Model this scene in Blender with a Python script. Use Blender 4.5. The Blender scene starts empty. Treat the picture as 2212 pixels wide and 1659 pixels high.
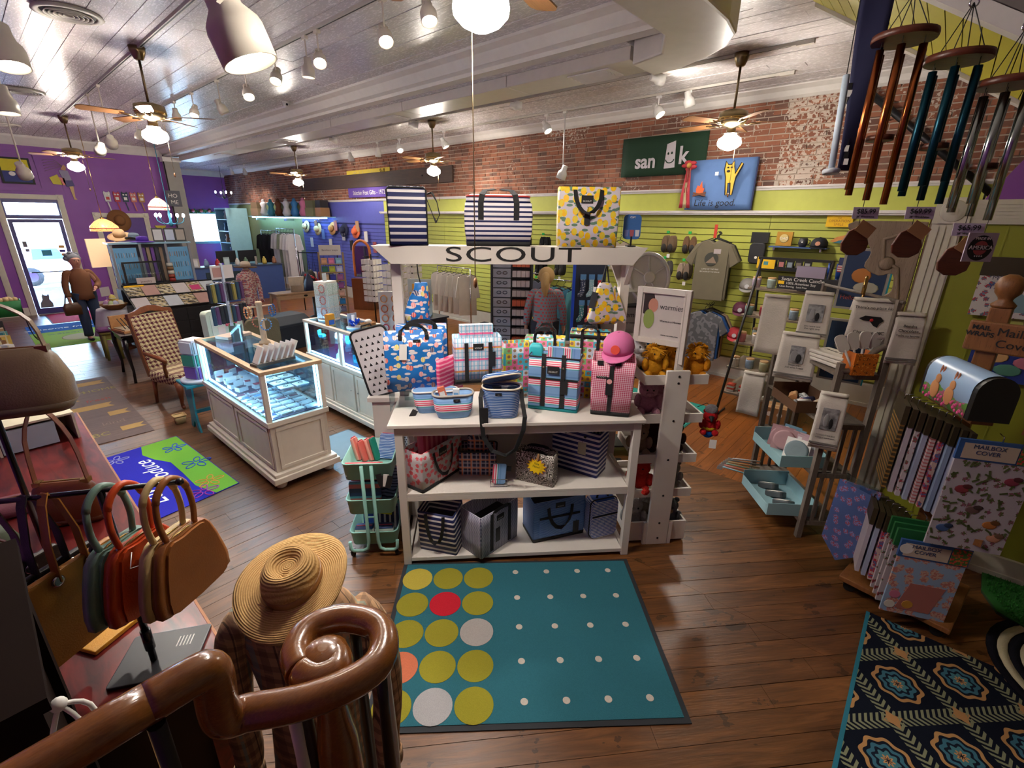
WORLD=12; EXPO=0.95; GLOBE_E=110
ORD=('first','second','third','fourth','fifth','sixth','seventh','eighth','ninth','tenth','eleventh')
import bpy, math, random
from mathutils import Vector, Matrix
random.seed(7)
S=bpy.context.scene; COL=S.collection
R=math.radians; PI=math.pi; sin=math.sin; cos=math.cos
# ---------------------------------------------------------------- camera
cam=bpy.data.cameras.new('camera'); cam.sensor_width=36; cam.lens=1011.1/2212*36; cam.clip_start=.05; cam.clip_end=200
co=bpy.data.objects.new('camera',cam); COL.objects.link(co); S.camera=co
yw,pt,rl=R(48.61),R(19.34),R(.733)
hv=Vector((sin(yw),cos(yw),0)); r0=Vector((cos(yw),-sin(yw),0)); zv=Vector((0,0,1))
fw=hv*cos(pt)-zv*sin(pt); u0=hv*sin(pt)+zv*cos(pt)
rt=r0*cos(rl)+u0*sin(rl); up=-r0*sin(rl)+u0*cos(rl)
co.matrix_world=Matrix(((rt.x,up.x,-fw.x,0),(rt.y,up.y,-fw.y,0),(rt.z,up.z,-fw.z,2.45),(0,0,0,1)))
# ---------------------------------------------------------------- world, exposure
w=bpy.data.worlds.new('sky'); S.world=w; w.use_nodes=True
wn=w.node_tree; bg=wn.nodes['Background']; sky=wn.nodes.new('ShaderNodeTexSky'); sky.sky_type='NISHITA'
sky.sun_elevation=R(50); sky.sun_rotation=R(200); sky.sun_disc=False; sky.air_density=1; sky.dust_density=1.5
wn.links.new(sky.outputs[0],bg.inputs[0]); bg.inputs[1].default_value=WORLD
S.view_settings.view_transform='Standard'; S.view_settings.look='None'; S.view_settings.gamma=1; S.view_settings.use_curve_mapping=False
S.view_settings.exposure=EXPO
S.cycles.max_bounces=7; S.cycles.diffuse_bounces=4; S.cycles.glossy_bounces=3; S.cycles.transmission_bounces=4; S.cycles.transparent_max_bounces=8
S.cycles.caustics_reflective=False; S.cycles.caustics_refractive=False; S.cycles.sample_clamp_indirect=4; S.cycles.sample_clamp_direct=0
# ---------------------------------------------------------------- materials
def lin(c):
    return tuple((x/12.92 if x<=.04045 else ((x+.055)/1.055)**2.4) for x in [v/255 for v in c[:3]])+(1,)
class NT:
    """small node builder"""
    def __init__(s,name):
        s.mat=bpy.data.materials.new(name); s.mat.use_nodes=True; s.t=s.mat.node_tree; s.b=s.t.nodes['Principled BSDF']; s._o=None
    def n(s,ty,**k):
        x=s.t.nodes.new('ShaderNode'+ty)
        for a,b in k.items(): setattr(x,a,b)
        return x
    def put(s,sock,v):
        if isinstance(v,bpy.types.NodeSocket): s.t.links.new(v,sock)
        elif isinstance(v,(tuple,list)):
            v=tuple(v); sock.default_value=v if len(v)==len(sock.default_value) else (v+(1,))[:len(sock.default_value)]
        else: sock.default_value=v
    def m(s,op,a,b=None,c=None):
        x=s.n('Math',operation=op); s.put(x.inputs[0],a)
        if b is not None: s.put(x.inputs[1],b)
        if c is not None: s.put(x.inputs[2],c)
        return x.outputs[0]
    def co(s):
        if s._o is None:
            s._o=s.n('TexCoord').outputs['Object']; x=s.n('SeparateXYZ'); s.t.links.new(s._o,x.inputs[0]); s.x,s.y,s.z=x.outputs
        return s._o
    def rnd(s): return s.n('ObjectInfo').outputs['Random']
    def comb(s,x,y,z):
        q=s.n('CombineXYZ'); s.put(q.inputs[0],x); s.put(q.inputs[1],y); s.put(q.inputs[2],z); return q.outputs[0]
    def mix(s,f,a,b,mode='MIX'):
        x=s.n('Mix',data_type='RGBA',blend_type=mode); s.put(x.inputs[0],f); s.put(x.inputs[6],a); s.put(x.inputs[7],b); return x.outputs[2]
    def noise(s,scale,det=2,vec=None,col=False,rough=.5,dist=0):
        x=s.n('TexNoise'); x.inputs['Scale'].default_value=scale; x.inputs['Detail'].default_value=det; x.inputs['Roughness'].default_value=rough; x.inputs['Distortion'].default_value=dist
        s.put(x.inputs['Vector'],vec or s.co()); return x.outputs[1 if col else 0]
    def vor(s,scale,vec=None,feature='F1',rand=1,d2=False):
        x=s.n('TexVoronoi',feature=feature,voronoi_dimensions='2D' if d2 else '3D'); x.inputs['Scale'].default_value=scale; x.inputs['Randomness'].default_value=rand; s.put(x.inputs['Vector'],vec or s.co()); return x
    def ramp(s,f,stops,interp='LINEAR'):
        x=s.n('ValToRGB'); e=x.color_ramp.elements; x.color_ramp.interpolation=interp
        while len(e)<len(stops): e.new(.5)
        for q,(p,c) in zip(e,stops): q.position=p; q.color=c if len(c)==4 else tuple(c)+(1,)
        s.put(x.inputs[0],f); return x.outputs[0]
    def fr(s,a,per,off=0): return s.m('FRACT',s.m('ADD',s.m('DIVIDE',a,per),off+50))
    def band(s,a,per,duty,off=0): return s.m('LESS_THAN',s.fr(a,per,off),duty)
    def map(s,sc,vec=None):
        x=s.n('Mapping'); s.put(x.inputs[0],vec or s.co()); x.inputs['Scale'].default_value=sc; return x.outputs[0]
    def end(s,col,rough=.5,metal=0,bump=None,bs=.2,spec=.5,coat=0):
        s.put(s.b.inputs['Base Color'],col); s.put(s.b.inputs['Roughness'],rough); s.put(s.b.inputs['Metallic'],metal); s.b.inputs['Specular IOR Level'].default_value=spec; s.b.inputs['Coat Weight'].default_value=coat
        if bump is not None:
            x=s.n('Bump'); x.inputs['Strength'].default_value=bs; x.inputs['Distance'].default_value=.01; s.put(x.inputs['Height'],bump); s.t.links.new(x.outputs[0],s.b.inputs['Normal'])
        return s.mat
_mc={}
def M(c,rough=.5,metal=0,spec=.5,var=.06,bump=0,bsc=60):
    """plain colour with a slight procedural mottling"""
    k=(tuple(c),rough,metal,spec,var,bump,bsc)
    if k in _mc: return _mc[k]
    t=NT('m_%d_%d_%d'%tuple(c[:3])); b=lin(c); f=t.noise(9,3)
    d=tuple(x*(1-var*2) for x in b[:3])+(1,); l=tuple(min(1,x*(1+var)) for x in b[:3])+(1,)
    _mc[k]=t.end(t.mix(f,d,l),rough,metal,t.noise(bsc,2) if bump else None,bump,spec); return _mc[k]
def EM(c,st):
    k=('e',tuple(c),st)
    if k not in _mc:
        t=NT('emit'); t.b.inputs['Emission Color'].default_value=lin(c); t.b.inputs['Emission Strength'].default_value=st; _mc[k]=t.end(lin(c),.4)
    return _mc[k]
def GL(c=(235,248,250),a=.12,rough=.02):
    """thin clear pane: mostly see-through, a little reflective"""
    k=('g',tuple(c),a)
    if k not in _mc:
        t=NT('glass'); t.end(lin(c),rough); tr=t.n('BsdfTransparent'); tr.inputs[0].default_value=lin(c); mx=t.n('MixShader')
        lw=t.n('LayerWeight'); lw.inputs[0].default_value=.25; f=t.m('ADD',t.m('MULTIPLY',lw.outputs[1],.6),a)
        gl=t.n('BsdfGlossy'); gl.inputs['Roughness'].default_value=rough
        t.put(mx.inputs[0],f); t.t.links.new(tr.outputs[0],mx.inputs[1]); t.t.links.new(gl.outputs[0],mx.inputs[2])
        t.t.links.new(mx.outputs[0],t.t.nodes['Material Output'].inputs[0]); _mc[k]=t.mat
    return _mc[k]
def wood(c1,c2,rough=.4,sc=(2,2,2),axis='x',var=1,spec=.5,coat=0,objrand=0):
    t=NT('wood'); s={'x':(1.2,14,14),'y':(14,1.2,14),'z':(14,14,1.2)}[axis]
    v=t.map(tuple(a*b/2 for a,b in zip(s,sc)))
    if objrand:
        o=t.n('ObjectInfo'); a=t.n('VectorMath',operation='ADD'); t.put(a.inputs[0],v); cc=t.comb(t.m('MULTIPLY',o.outputs['Random'],37),t.m('MULTIPLY',o.outputs['Random'],91),0); t.put(a.inputs[1],cc); v=a.outputs[0]
    f=t.noise(2.2,4,v,dist=.8); g=t.noise(14,2,v)
    col=t.mix(t.ramp(f,[(.3,lin(c1)),(.7,lin(c2))]) if 0 else f,lin(c1),lin(c2))
    col=t.mix(t.m('MULTIPLY',t.m('GREATER_THAN',g,.62),.35),col,tuple(x*.35 for x in lin(c1)[:3]))
    if objrand: col=t.mix(t.m('MULTIPLY',t.rnd(),objrand),col,tuple(x*.3 for x in lin(c1)[:3]))
    return t.end(col,rough,0,g,.08,spec,coat)
# ---------------------------------------------------------------- geometry
class G:
    def __init__(s): s.v=[]; s.f=[]; s.sm=[]
    def add(s,vs,fs,sm=False):
        o=len(s.v); s.v+=[tuple(p) for p in vs]; s.f+=[tuple(o+i for i in f) for f in fs]; s.sm+=[sm]*len(fs); return s
    def box(s,x0,y0,z0,x1,y1,z1):
        x0,x1=min(x0,x1),max(x0,x1); y0,y1=min(y0,y1),max(y0,y1); z0,z1=min(z0,z1),max(z0,z1)
        return s.add([(x0,y0,z0),(x1,y0,z0),(x1,y1,z0),(x0,y1,z0),(x0,y0,z1),(x1,y0,z1),(x1,y1,z1),(x0,y1,z1)],[(3,2,1,0),(4,5,6,7),(0,1,5,4),(1,2,6,5),(2,3,7,6),(3,0,4,7)])
    def bc(s,c,d,rz=0,rx=0,ry=0):
        g=G().box(-d[0]/2,-d[1]/2,-d[2]/2,d[0]/2,d[1]/2,d[2]/2); m=Matrix.Translation(c)@Matrix.Rotation(rz,4,'Z')@Matrix.Rotation(ry,4,'Y')@Matrix.Rotation(rx,4,'X')
        return s.join(g,m)
    def join(s,g,m=None):
        vs=[m@Vector(p) for p in g.v] if m is not None else g.v
        o=len(s.v); s.v+=[tuple(p) for p in vs]; s.f+=[tuple(o+i for i in f) for f in g.f]; s.sm+=g.sm; return s
    def xf(s,m): s.v=[tuple(m@Vector(p)) for p in s.v]; return s
    def ext(s,pts,vec,sm=False):
        """polygon pts (3d) extruded along vec"""
        n=len(pts); vec=Vector(vec); a=[Vector(p) for p in pts]; 
        nrm=Vector((0,0,0))
        for i in range(n): nrm+=a[i].cross(a[(i+1)%n])
        if nrm.dot(vec)<0: a.reverse()
        fs=[tuple(range(n-1,-1,-1)),tuple(range(n,2*n))]+[(i,(i+1)%n,n+(i+1)%n,n+i) for i in range(n)]
        s.add(a+[p+vec for p in a],fs); 
        if sm:
            for k in range(1,n+1): s.sm[-k]=True
        return s
    def loft(s,rings,cap=True,closed=False,sm=True):
        n=len(rings[0]); vs=[p for r in rings for p in r]; fs=[]; k=len(rings)
        for j in range(k if closed else k-1):
            for i in range(n):
                a=j*n+i; b=j*n+(i+1)%n; c=((j+1)%k)*n+(i+1)%n; d=((j+1)%k)*n+i; fs.append((a,b,c,d))
        s.add(vs,fs,sm)
        if cap and not closed:
            o=len(s.v)-len(vs); s.f+=[tuple(o+i for i in range(n-1,-1,-1)),tuple(o+(k-1)*n+i for i in range(n))]; s.sm+=[False,False]
        return s
    def lathe(s,prof,n=16,c=(0,0,0),ax=None,sc=(1,1)):
        m=Matrix.Translation(c)
        if ax is not None: m=m@Vector((0,0,1)).rotation_difference(Vector(ax)).to_matrix().to_4x4()
        rings=[[m@Vector((r*cos(2*PI*i/n)*sc[0],r*sin(2*PI*i/n)*sc[1],z)) for i in range(n)] for r,z in prof]
        return s.loft(rings)
    def ring(s,prof,n=28):
        return s.loft([[(r*cos(2*PI*i/n),r*sin(2*PI*i/n),z) for i in range(n)] for r,z in prof],False,True)
    def cyl(s,a,b,r,n=12,r2=None):
        a,b=Vector(a),Vector(b); L=(b-a).length; return s.lathe([(r,0),(r if r2 is None else r2,L)],n,a,b-a)
    def tube(s,path,r,n=8,closed=False,flat=None,upv=None):
        P=[Vector(p) for p in path]; k=len(P); rings=[]; prev=None
        for i in range(k):
            t=(P[(i+1)%k]-P[i-1]) if closed else (P[min(i+1,k-1)]-P[max(i-1,0)])
            if t.length<1e-9: t=Vector((0,0,1))
            t.normalize()
            if upv is not None: u=Vector(upv)
            else: u=prev if prev is not None else (Vector((0,0,1)) if abs(t.z)<.9 else Vector((1,0,0)))
            u=(u-t*u.dot(t)); u=u.normalized() if u.length>1e-6 else t.orthogonal().normalized(); prev=u; b=t.cross(u)
            rr=r[i] if isinstance(r,(list,tuple)) else r; ru,rb=(rr,rr) if flat is None else (rr,rr*flat)
            rings.append([P[i]+u*(ru*cos(2*PI*j/n+PI/n))+b*(rb*sin(2*PI*j/n+PI/n)) for j in range(n)])
        return s.loft(rings,True,closed)
    def strap(s,path,w,t,side):
        """flat strap; side = width direction(s)"""
        P=[Vector(p) for p in path]; k=len(P); rings=[]
        for i in range(k):
            tg=(P[min(i+1,k-1)]-P[max(i-1,0)]).normalized(); sd=Vector(side[i] if isinstance(side,list) else side); sd=(sd-tg*sd.dot(tg)).normalized(); nn=tg.cross(sd)
            rings.append([P[i]+sd*w/2+nn*t/2,P[i]-sd*w/2+nn*t/2,P[i]-sd*w/2-nn*t/2,P[i]+sd*w/2-nn*t/2])
        return s.loft(rings,True,False,False)
    def sph(s,c,r,n=14,k=8,rot=None):
        r=(r,r,r) if not isinstance(r,(tuple,list)) else r; m=Matrix.Translation(c)@(rot.to_4x4() if rot is not None else Matrix())
        rings=[]
        for j in range(k+1):
            a=-PI/2+PI*j/k; a=max(-PI/2+.06,min(PI/2-.06,a)); rings.append([m@Vector((r[0]*cos(a)*cos(2*PI*i/n),r[1]*cos(a)*sin(2*PI*i/n),r[2]*sin(a))) for i in range(n)])
        return s.loft(rings)
    def sheet(s,fn,nu,nv,th=.004,sm=True):
        """closed cloth: fn(u,v)->point, given a thickness along its normals"""
        A=[[Vector(fn(i/nu,j/nv)) for i in range(nu+1)] for j in range(nv+1)]; B=[]
        for j in range(nv+1):
            row=[]
            for i in range(nu+1):
                a=A[j][min(i+1,nu)]-A[j][max(i-1,0)]; b=A[min(j+1,nv)][i]-A[max(j-1,0)][i]; q=a.cross(b); row.append(A[j][i]+(q.normalized() if q.length>1e-9 else Vector((0,0,1)))*th)
            B.append(row)
        W=nu+1; N=W*(nv+1); vs=[p for r in A for p in r]+[p for r in B for p in r]; fs=[]
        for j in range(nv):
            for i in range(nu):
                a=j*W+i; fs.append((a,a+W,a+W+1,a+1)); fs.append((N+a,N+a+1,N+a+W+1,N+a+W))
        for i in range(nu): fs.append((i,i+1,N+i+1,N+i)); a=nv*W+i; fs.append((a+1,a,N+a,N+a+1))
        for j in range(nv): a=j*W; fs.append((a+W,a,N+a,N+a+W)); a=j*W+nu; fs.append((a,a+W,N+a+W,N+a))
        return s.add(vs,fs,sm)
    def mesh(s,name):
        me=bpy.data.meshes.new(name); me.from_pydata(s.v,[],s.f); me.polygons.foreach_set('use_smooth',s.sm); me.update(); return me
def rrect(w,h,r,n=4,cx=0,cy=0):
    """rounded rectangle outline, 2d"""
    out=[]; r=min(r,w/2-1e-4,h/2-1e-4)
    for k,(sx,sy) in enumerate(((1,1),(-1,1),(-1,-1),(1,-1))):
        for i in range(n+1):
            a=PI/2*k+PI/2*i/n; out.append((cx+sx*(w/2-r)+r*cos(a),cy+sy*(h/2-r)+r*sin(a)))
    return out
def xz(pts,y): return [(p[0],y,p[1]) for p in pts]
def xy(pts,z): return [(p[0],p[1],z) for p in pts]
def yz(pts,x): return [(x,p[0],p[1]) for p in pts]
def link(o,parent=None):
    COL.objects.link(o)
    if parent is not None: o.parent=parent
    return o
def ob(name,g,mat,parent=None,loc=None,rz=0,rot=None,bev=0,seg=2,label=None,sub=0):
    me=g.mesh(name) if isinstance(g,G) else g; o=bpy.data.objects.new(name,me); link(o,parent)
    if mat is not None and not me.materials: me.materials.append(mat)
    if loc is not None: o.location=loc
    if rz: o.rotation_euler=(0,0,rz)
    if rot is not None: o.rotation_euler=rot
    if bev:
        b=o.modifiers.new('b','BEVEL'); b.width=bev; b.segments=seg; b.limit_method='ANGLE'; b.angle_limit=R(40)
    if sub: b=o.modifiers.new('s','SUBSURF'); b.levels=sub; b.render_levels=sub
    if label: o['label']=label
    return o
def tag(o,label,cat,group=None,kind=None):
    o['label']=label; o['category']=cat
    if group: o['group']=group
    if kind: o['kind']=kind
    return o
def thing(name,label,cat,loc=(0,0,0),rz=0,group=None,rot=None):
    o=bpy.data.objects.new(name,None); link(o); o.empty_display_size=.05; o.location=loc; o.rotation_euler=rot or (0,0,rz); return tag(o,label,cat,group)
def struct(o,label=None):
    o['kind']='structure'
    if label: o['label']=label
    return o
def sempty(name):
    o=bpy.data.objects.new(name,None); link(o); o['kind']='structure'; return o
def dup(root,loc,rz=None,label=None,group=None,rot=None,scale=None):
    r=root.copy(); COL.objects.link(r); r.location=loc
    if rz is not None: r.rotation_euler=(0,0,rz)
    if rot is not None: r.rotation_euler=rot
    if scale is not None: r.scale=(scale,)*3 if not isinstance(scale,tuple) else scale
    if label: r['label']=label
    if group: r['group']=group
    for ch in list(root.children):
        c=ch.copy(); COL.objects.link(c); c.parent=r
        for gch in list(ch.children):
            d=gch.copy(); COL.objects.link(d); d.parent=c
    return r
def text(s,size,mat,parent,loc,rot=(PI/2,0,0),ex=.0008,al='CENTER',sx=1,name='lettering',sp=1,shear=0,off=0):
    cu=bpy.data.curves.new(name,'FONT'); cu.body=s; cu.size=size; cu.extrude=ex; cu.align_x=al; cu.align_y='CENTER'; cu.space_character=sp; cu.shear=shear; cu.offset=off; cu.resolution_u=4
    tmp=bpy.data.objects.new(name,cu); me=bpy.data.meshes.new_from_object(tmp); bpy.data.objects.remove(tmp); bpy.data.curves.remove(cu); me.materials.clear(); me.materials.append(mat)
    o=bpy.data.objects.new(name,me); link(o,parent); o.location=loc; o.rotation_euler=rot; o.scale=(sx,1,1); return o
def spot(name,loc,target,power,col=(1,.86,.68),size=R(95),blend=.6,rad=.05,parent=None):
    l=bpy.data.lights.new(name,'SPOT'); l.energy=power; l.color=col; l.spot_size=size; l.spot_blend=blend; l.shadow_soft_size=rad
    o=bpy.data.objects.new(name,l); link(o); o.location=loc; d=Vector(target)-Vector(loc); o.rotation_euler=d.to_track_quat('-Z','Y').to_euler(); o['kind']='helper'; return o
def point(name,loc,power,col=(1,.86,.68),rad=.08):
    l=bpy.data.lights.new(name,'POINT'); l.energy=power; l.color=col; l.shadow_soft_size=rad; o=bpy.data.objects.new(name,l); link(o); o.location=loc; o['kind']='helper'; return o
BLK=M((22,22,24),.5); WHT=M((226,222,216),.45); CHROME=M((200,200,205),.18,1,var=.02); BRASS=M((176,142,84),.25,1,var=.05); DKM=M((28,28,30),.4,.6)
PAPER=M((235,232,226),.7); YSTK=M((245,196,30),.7); INK=M((18,18,20),.6); CARD=M((160,118,76),.8); BLKSTRAP=M((24,24,27),.75)
# ================================================================ SETTING
ZC=4.2; XW=8.0
def floor_mat(ang,w,c1,c2,c3):
    t=NT('floor_boards'); t.co(); ca,sa=cos(ang),sin(ang)
    a=t.m('ADD',t.m('MULTIPLY',t.x,ca),t.m('MULTIPLY',t.y,sa)); b=t.m('SUBTRACT',t.m('MULTIPLY',t.y,ca),t.m('MULTIPLY',t.x,sa))
    row=t.m('FLOOR',t.m('DIVIDE',b,w)); wn=t.n('TexWhiteNoise',noise_dimensions='1D'); t.put(wn.inputs['W'],row); rv=wn.outputs[0]
    v=t.comb(t.m('MULTIPLY',a,1.1),t.m('MULTIPLY',b,11),t.m('MULTIPLY',rv,40)); f=t.noise(2.0,5,v,dist=1.2,rough=.6); g=t.noise(9,3,v)
    col=t.mix(t.ramp(f,[(.25,(0,0,0)),(.75,(1,1,1))]),lin(c1),lin(c2)); col=t.mix(t.m('MULTIPLY',rv,.45),col,lin(c3))
    k=t.m('MULTIPLY',t.m('GREATER_THAN',t.noise(3.5,4,t.comb(t.m('MULTIPLY',a,2),t.m('MULTIPLY',b,3),3)),.66),.6)
    col=t.mix(k,col,tuple(x*.25 for x in lin(c3)[:3]))
    ro=t.m('ADD',t.m('MULTIPLY',f,.2),.24)
    return t.end(col,ro,0,t.m('ADD',g,t.m('MULTIPLY',k,-1)),.12,.5)
FM1=floor_mat(R(-42),.135,(64,38,20),(140,90,48),(50,28,16)); FM2=floor_mat(0,.13,(66,42,28),(128,86,56),(52,32,20)); FM3=floor_mat(0,.12,(112,62,24),(176,104,44),(98,52,22))
def clip(poly,x0,x1,y0,y1):
    for ax,lim,sg in ((0,x0,1),(0,x1,-1),(1,y0,1),(1,y1,-1)):
        out=[]
        for i in range(len(poly)):
            p,q=poly[i],poly[(i+1)%len(poly)]; dp,dq=(p[ax]-lim)*sg,(q[ax]-lim)*sg
            if dp>=0: out.append(p)
            if dp*dq<0: t=dp/(dp-dq); out.append((p[0]+(q[0]-p[0])*t,p[1]+(q[1]-p[1])*t))
        poly=out
        if len(poly)<3: return []
    return poly
def shown(x,y,z):
    """rough weight of how large a piece shows from the landing"""
    v=Vector((x,y,z))-Vector((0,0,2.45)); d=v.dot(fw)
    if d<.2: return 0
    a,b=abs(v.dot(rt)/d),abs(v.dot(up)/d); return (1/d) if a<1.15 and b<.88 else 0
fl=ob('floor',G().box(-1.7,-3.1,-.15,8.2,23.6,-.021),M((30,17,10),.8)); struct(fl,'dark plank floor')
pk=[]
def planks(x0,x1,y0,y1,ang,w,mat):
    ca,sa=cos(ang),sin(ang); cx,cy=(x0+x1)/2,(y0+y1)/2; rr=math.hypot(x1-x0,y1-y0)/2; k0=-int(rr/w)-1
    base=math.floor((-cx*sa+cy*ca)/w)
    for k in range(base-int(rr/w)-2,base+int(rr/w)+3):
        b0,b1=k*w+.0015,(k+1)*w-.0015; a=(cx*ca+cy*sa)-rr-random.random()*2.5
        while a<(cx*ca+cy*sa)+rr:
            L=random.uniform(1.8,3.4); q=[(a+.001,b0),(a+L-.001,b0),(a+L-.001,b1),(a+.001,b1)]; a+=L
            P=clip([(u*ca-v*sa,u*sa+v*ca) for u,v in q],x0+.001,x1-.001,y0+.001,y1-.001)
            if len(P)>2:
                ar=abs(sum(P[i][0]*P[(i+1)%len(P)][1]-P[(i+1)%len(P)][0]*P[i][1] for i in range(len(P))))/2
                if ar<.004: continue
                mx,my=sum(p[0] for p in P)/len(P),sum(p[1] for p in P)/len(P); top=-random.random()*.0016
                pk.append((shown(mx,my,0)*(ar**.5),P,top,mat))
planks(-1.6,2.85,-3,2.9,R(-42),.135,FM1); planks(2.85,4.6,-3,3.2,R(-42),.135,FM1); planks(4.6,8,-3,23.4,0,.12,FM3); planks(-1.6,2.85,2.9,17,0,.13,FM2); planks(2.85,4.6,3.2,17,0,.13,FM2)
pk.sort(key=lambda q:-q[0]); rest={}
for i,(s_,P,top,mat) in enumerate(pk):
    if i<300: ob('plank',G().ext(xy(P,-.02),(0,0,.02+top)),mat,fl)
    else: rest.setdefault(mat.name,(mat,G()))[1].ext(xy(P,-.02),(0,0,.02+top))
for mat,g in rest.values(): o=ob('far_planks',g,mat,fl); o['kind']='stuff'
# ceiling of painted boards
CEIL=NT('ceiling_paint'); CEIL.co(); nz=CEIL.noise(3,3); nb=CEIL.noise(28,4,CEIL.map((3,.7,3))); CEILM=CEIL.end(CEIL.mix(nz,lin((208,203,204)),lin((228,224,224))),CEIL.m('ADD',CEIL.m('MULTIPLY',nb,.2),.16),0,nb,.03,.6)
cl=ob('ceiling',G().box(-1.7,-3.1,ZC+.02,8.2,23.6,ZC+.2),M((96,90,88),.7)); struct(cl,'white painted board ceiling')
cb=[]
x=-1.6
while x<8:
    wd=.158; y=-3-random.random()*3
    if 1:
        while y<23.4:
            L=random.uniform(4.5,6.5); y1=min(y+L,23.4 if x>4.25 else 17); y0=max(y,-3)
            if y1-y0>.2: cb.append((shown(x,(max(y0,0)+y1)/2,ZC) or shown(x,y0,ZC)*.9,x,wd,y0,y1))
            y+=L
    x+=wd
cb.sort(key=lambda q:-q[0]); gs=G()
for i,(s_,x,wd,y0,y1) in enumerate(cb):
    dz=random.choice((0,0,0,.003,.005)); a=(x+.002,y0+.002,ZC-.004+dz,min(x+wd-.002,8),y1-.002,ZC+.02)
    if i<300: ob('ceiling_board',G().box(*a),CEILM,cl)
    else: gs.box(*a)
if gs.v: o=ob('far_boards',gs,CEILM,cl); o['kind']='stuff'
# ---- right wall: brick above, slat panels below
wr=ob('wall_right',G().box(XW,-3.1,0,XW+.2,23.6,ZC+.02),M((178,160,144),.9,bump=.3)); struct(wr,'long side wall of old brick above slatted panels')
def brick_mat():
    t=NT('old_brick'); t.co(); n1=t.noise(1.1,3); n2=t.noise(26,4); r=t.rnd()
    wnn=t.n('TexWhiteNoise',noise_dimensions='3D'); sn=t.n('VectorMath',operation='SNAP'); t.put(sn.inputs[0],t.co()); sn.inputs[1].default_value=(1,.222,.076); t.put(wnn.inputs[0],sn.outputs[0]); rr=wnn.outputs[0]
    c=t.ramp(rr,[(0,lin((84,66,62))),(.2,lin((122,78,62))),(.45,lin((146,92,70))),(.75,lin((162,106,80))),(1,lin((112,84,74)))])
    c=t.mix(t.m('MULTIPLY',n2,.5),c,lin((112,82,70)))
    lim=t.m('SUBTRACT',.65,t.m('MULTIPLY',t.m('LESS_THAN',t.m('ABSOLUTE',t.m('SUBTRACT',t.y,1.55)),.5),.09))
    pw=t.m('GREATER_THAN',t.m('ADD',t.m('MULTIPLY',n1,.55),t.m('MULTIPLY',n2,.5)),lim)
    c=t.mix(t.m('MULTIPLY',pw,.75),c,lin((208,196,182)))
    return t.end(c,.85,0,n2,.5,.2)
BRK=brick_mat(); bk=[]; z=2.955; row=0
while z<4.1:
    y=-2.9+(row%2)*.11+random.random()*.02
    while y<23.3:
        L=.205+random.uniform(-.012,.012)
        bk.append((shown(8,y,z),y,z,L,random.uniform(.004,.016))); y+=L+.014
    z+=.076; row+=1
bk.sort(key=lambda q:-q[0]); gs=G()
for i,(s_,y,z,L,d) in enumerate(bk):
    g=G() if i<300 else gs
    j=[random.uniform(-.004,.004) for _ in range(4)]
    g.ext([(XW-d,y+j[0],z+j[1]),(XW-d,y+L+j[2],z),(XW-d,y+L,z+.062+j[3]),(XW-d,y,z+.062+j[0])],(d+.01,0,0))
    if i<300: ob('brick',g,BRK,wr)
o=ob('far_bricks',gs,BRK,wr); o['kind']='stuff'
GRN=M((186,190,84),.55); BLU=M((88,92,176),.55); RAILW=M((214,208,204),.5)
st=struct(ob('trim_1',G().box(XW-.03,-2.9,2.9,XW,23.3,2.955).box(XW-.05,-2.9,2.93,XW-.03,23.3,2.955),RAILW),'white ledge under the brick')
st=struct(ob('trim_2',G().box(XW-.14,.2,2.585,XW,11.9,2.62).box(XW-.12,.2,2.56,XW-.1,11.9,2.585),RAILW),'white rail over the green slats')
ob('upper_panel',G().box(XW-.012,-2.9,2.61,XW,11.85,2.91),GRN,wr); ob('upper_panel',G().box(XW-.012,11.85,2.3,XW,16.8,2.91),BLU,wr); ob('upper_panel',G().box(XW-.012,16.8,.33,XW,23.3,2.91),M((128,136,92),.6),wr)
for (p0,p1) in ((.2,2.0),(2.0,4.44),(4.44,6.88),(6.88,9.32),(9.32,11.85),(11.85,14.3),(14.3,16.8)):
    blue=p0>11.8; ztop=2.56 if not blue else 2.3; z=.36
    sm=G().box(XW-.02,p0+.003,z+.006,XW,p1-.003,z+.094).mesh('slat'); k=0
    ob('slat_groove',G().box(XW-.006,p0,.34,XW-.001,p1,ztop),M((108,108,46),.8) if not blue else M((48,50,104),.8),wr)
    while z<ztop-.05: ob('slat',sm,BLU if blue else GRN,wr,loc=(0,0,k*.1)); z+=.1; k+=1
struct(ob('baseboard_right',G().box(XW-.03,-2.9,0,XW,23.3,.33).box(XW-.045,-2.9,0,XW-.03,23.3,.05),M((206,200,186),.5)),'cream base board')
struct(ob('trim_3',G().ext([(XW,-3,4.05),(XW-.02,-3,4.05),(XW-.06,-3,4.08),(XW-.1,-3,4.14),(XW-.17,-3,4.18),(XW-.17,-3,4.2),(XW,-3,4.2)],(0,26.4,0)),WHT),'white crown moulding over the brick')
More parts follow.
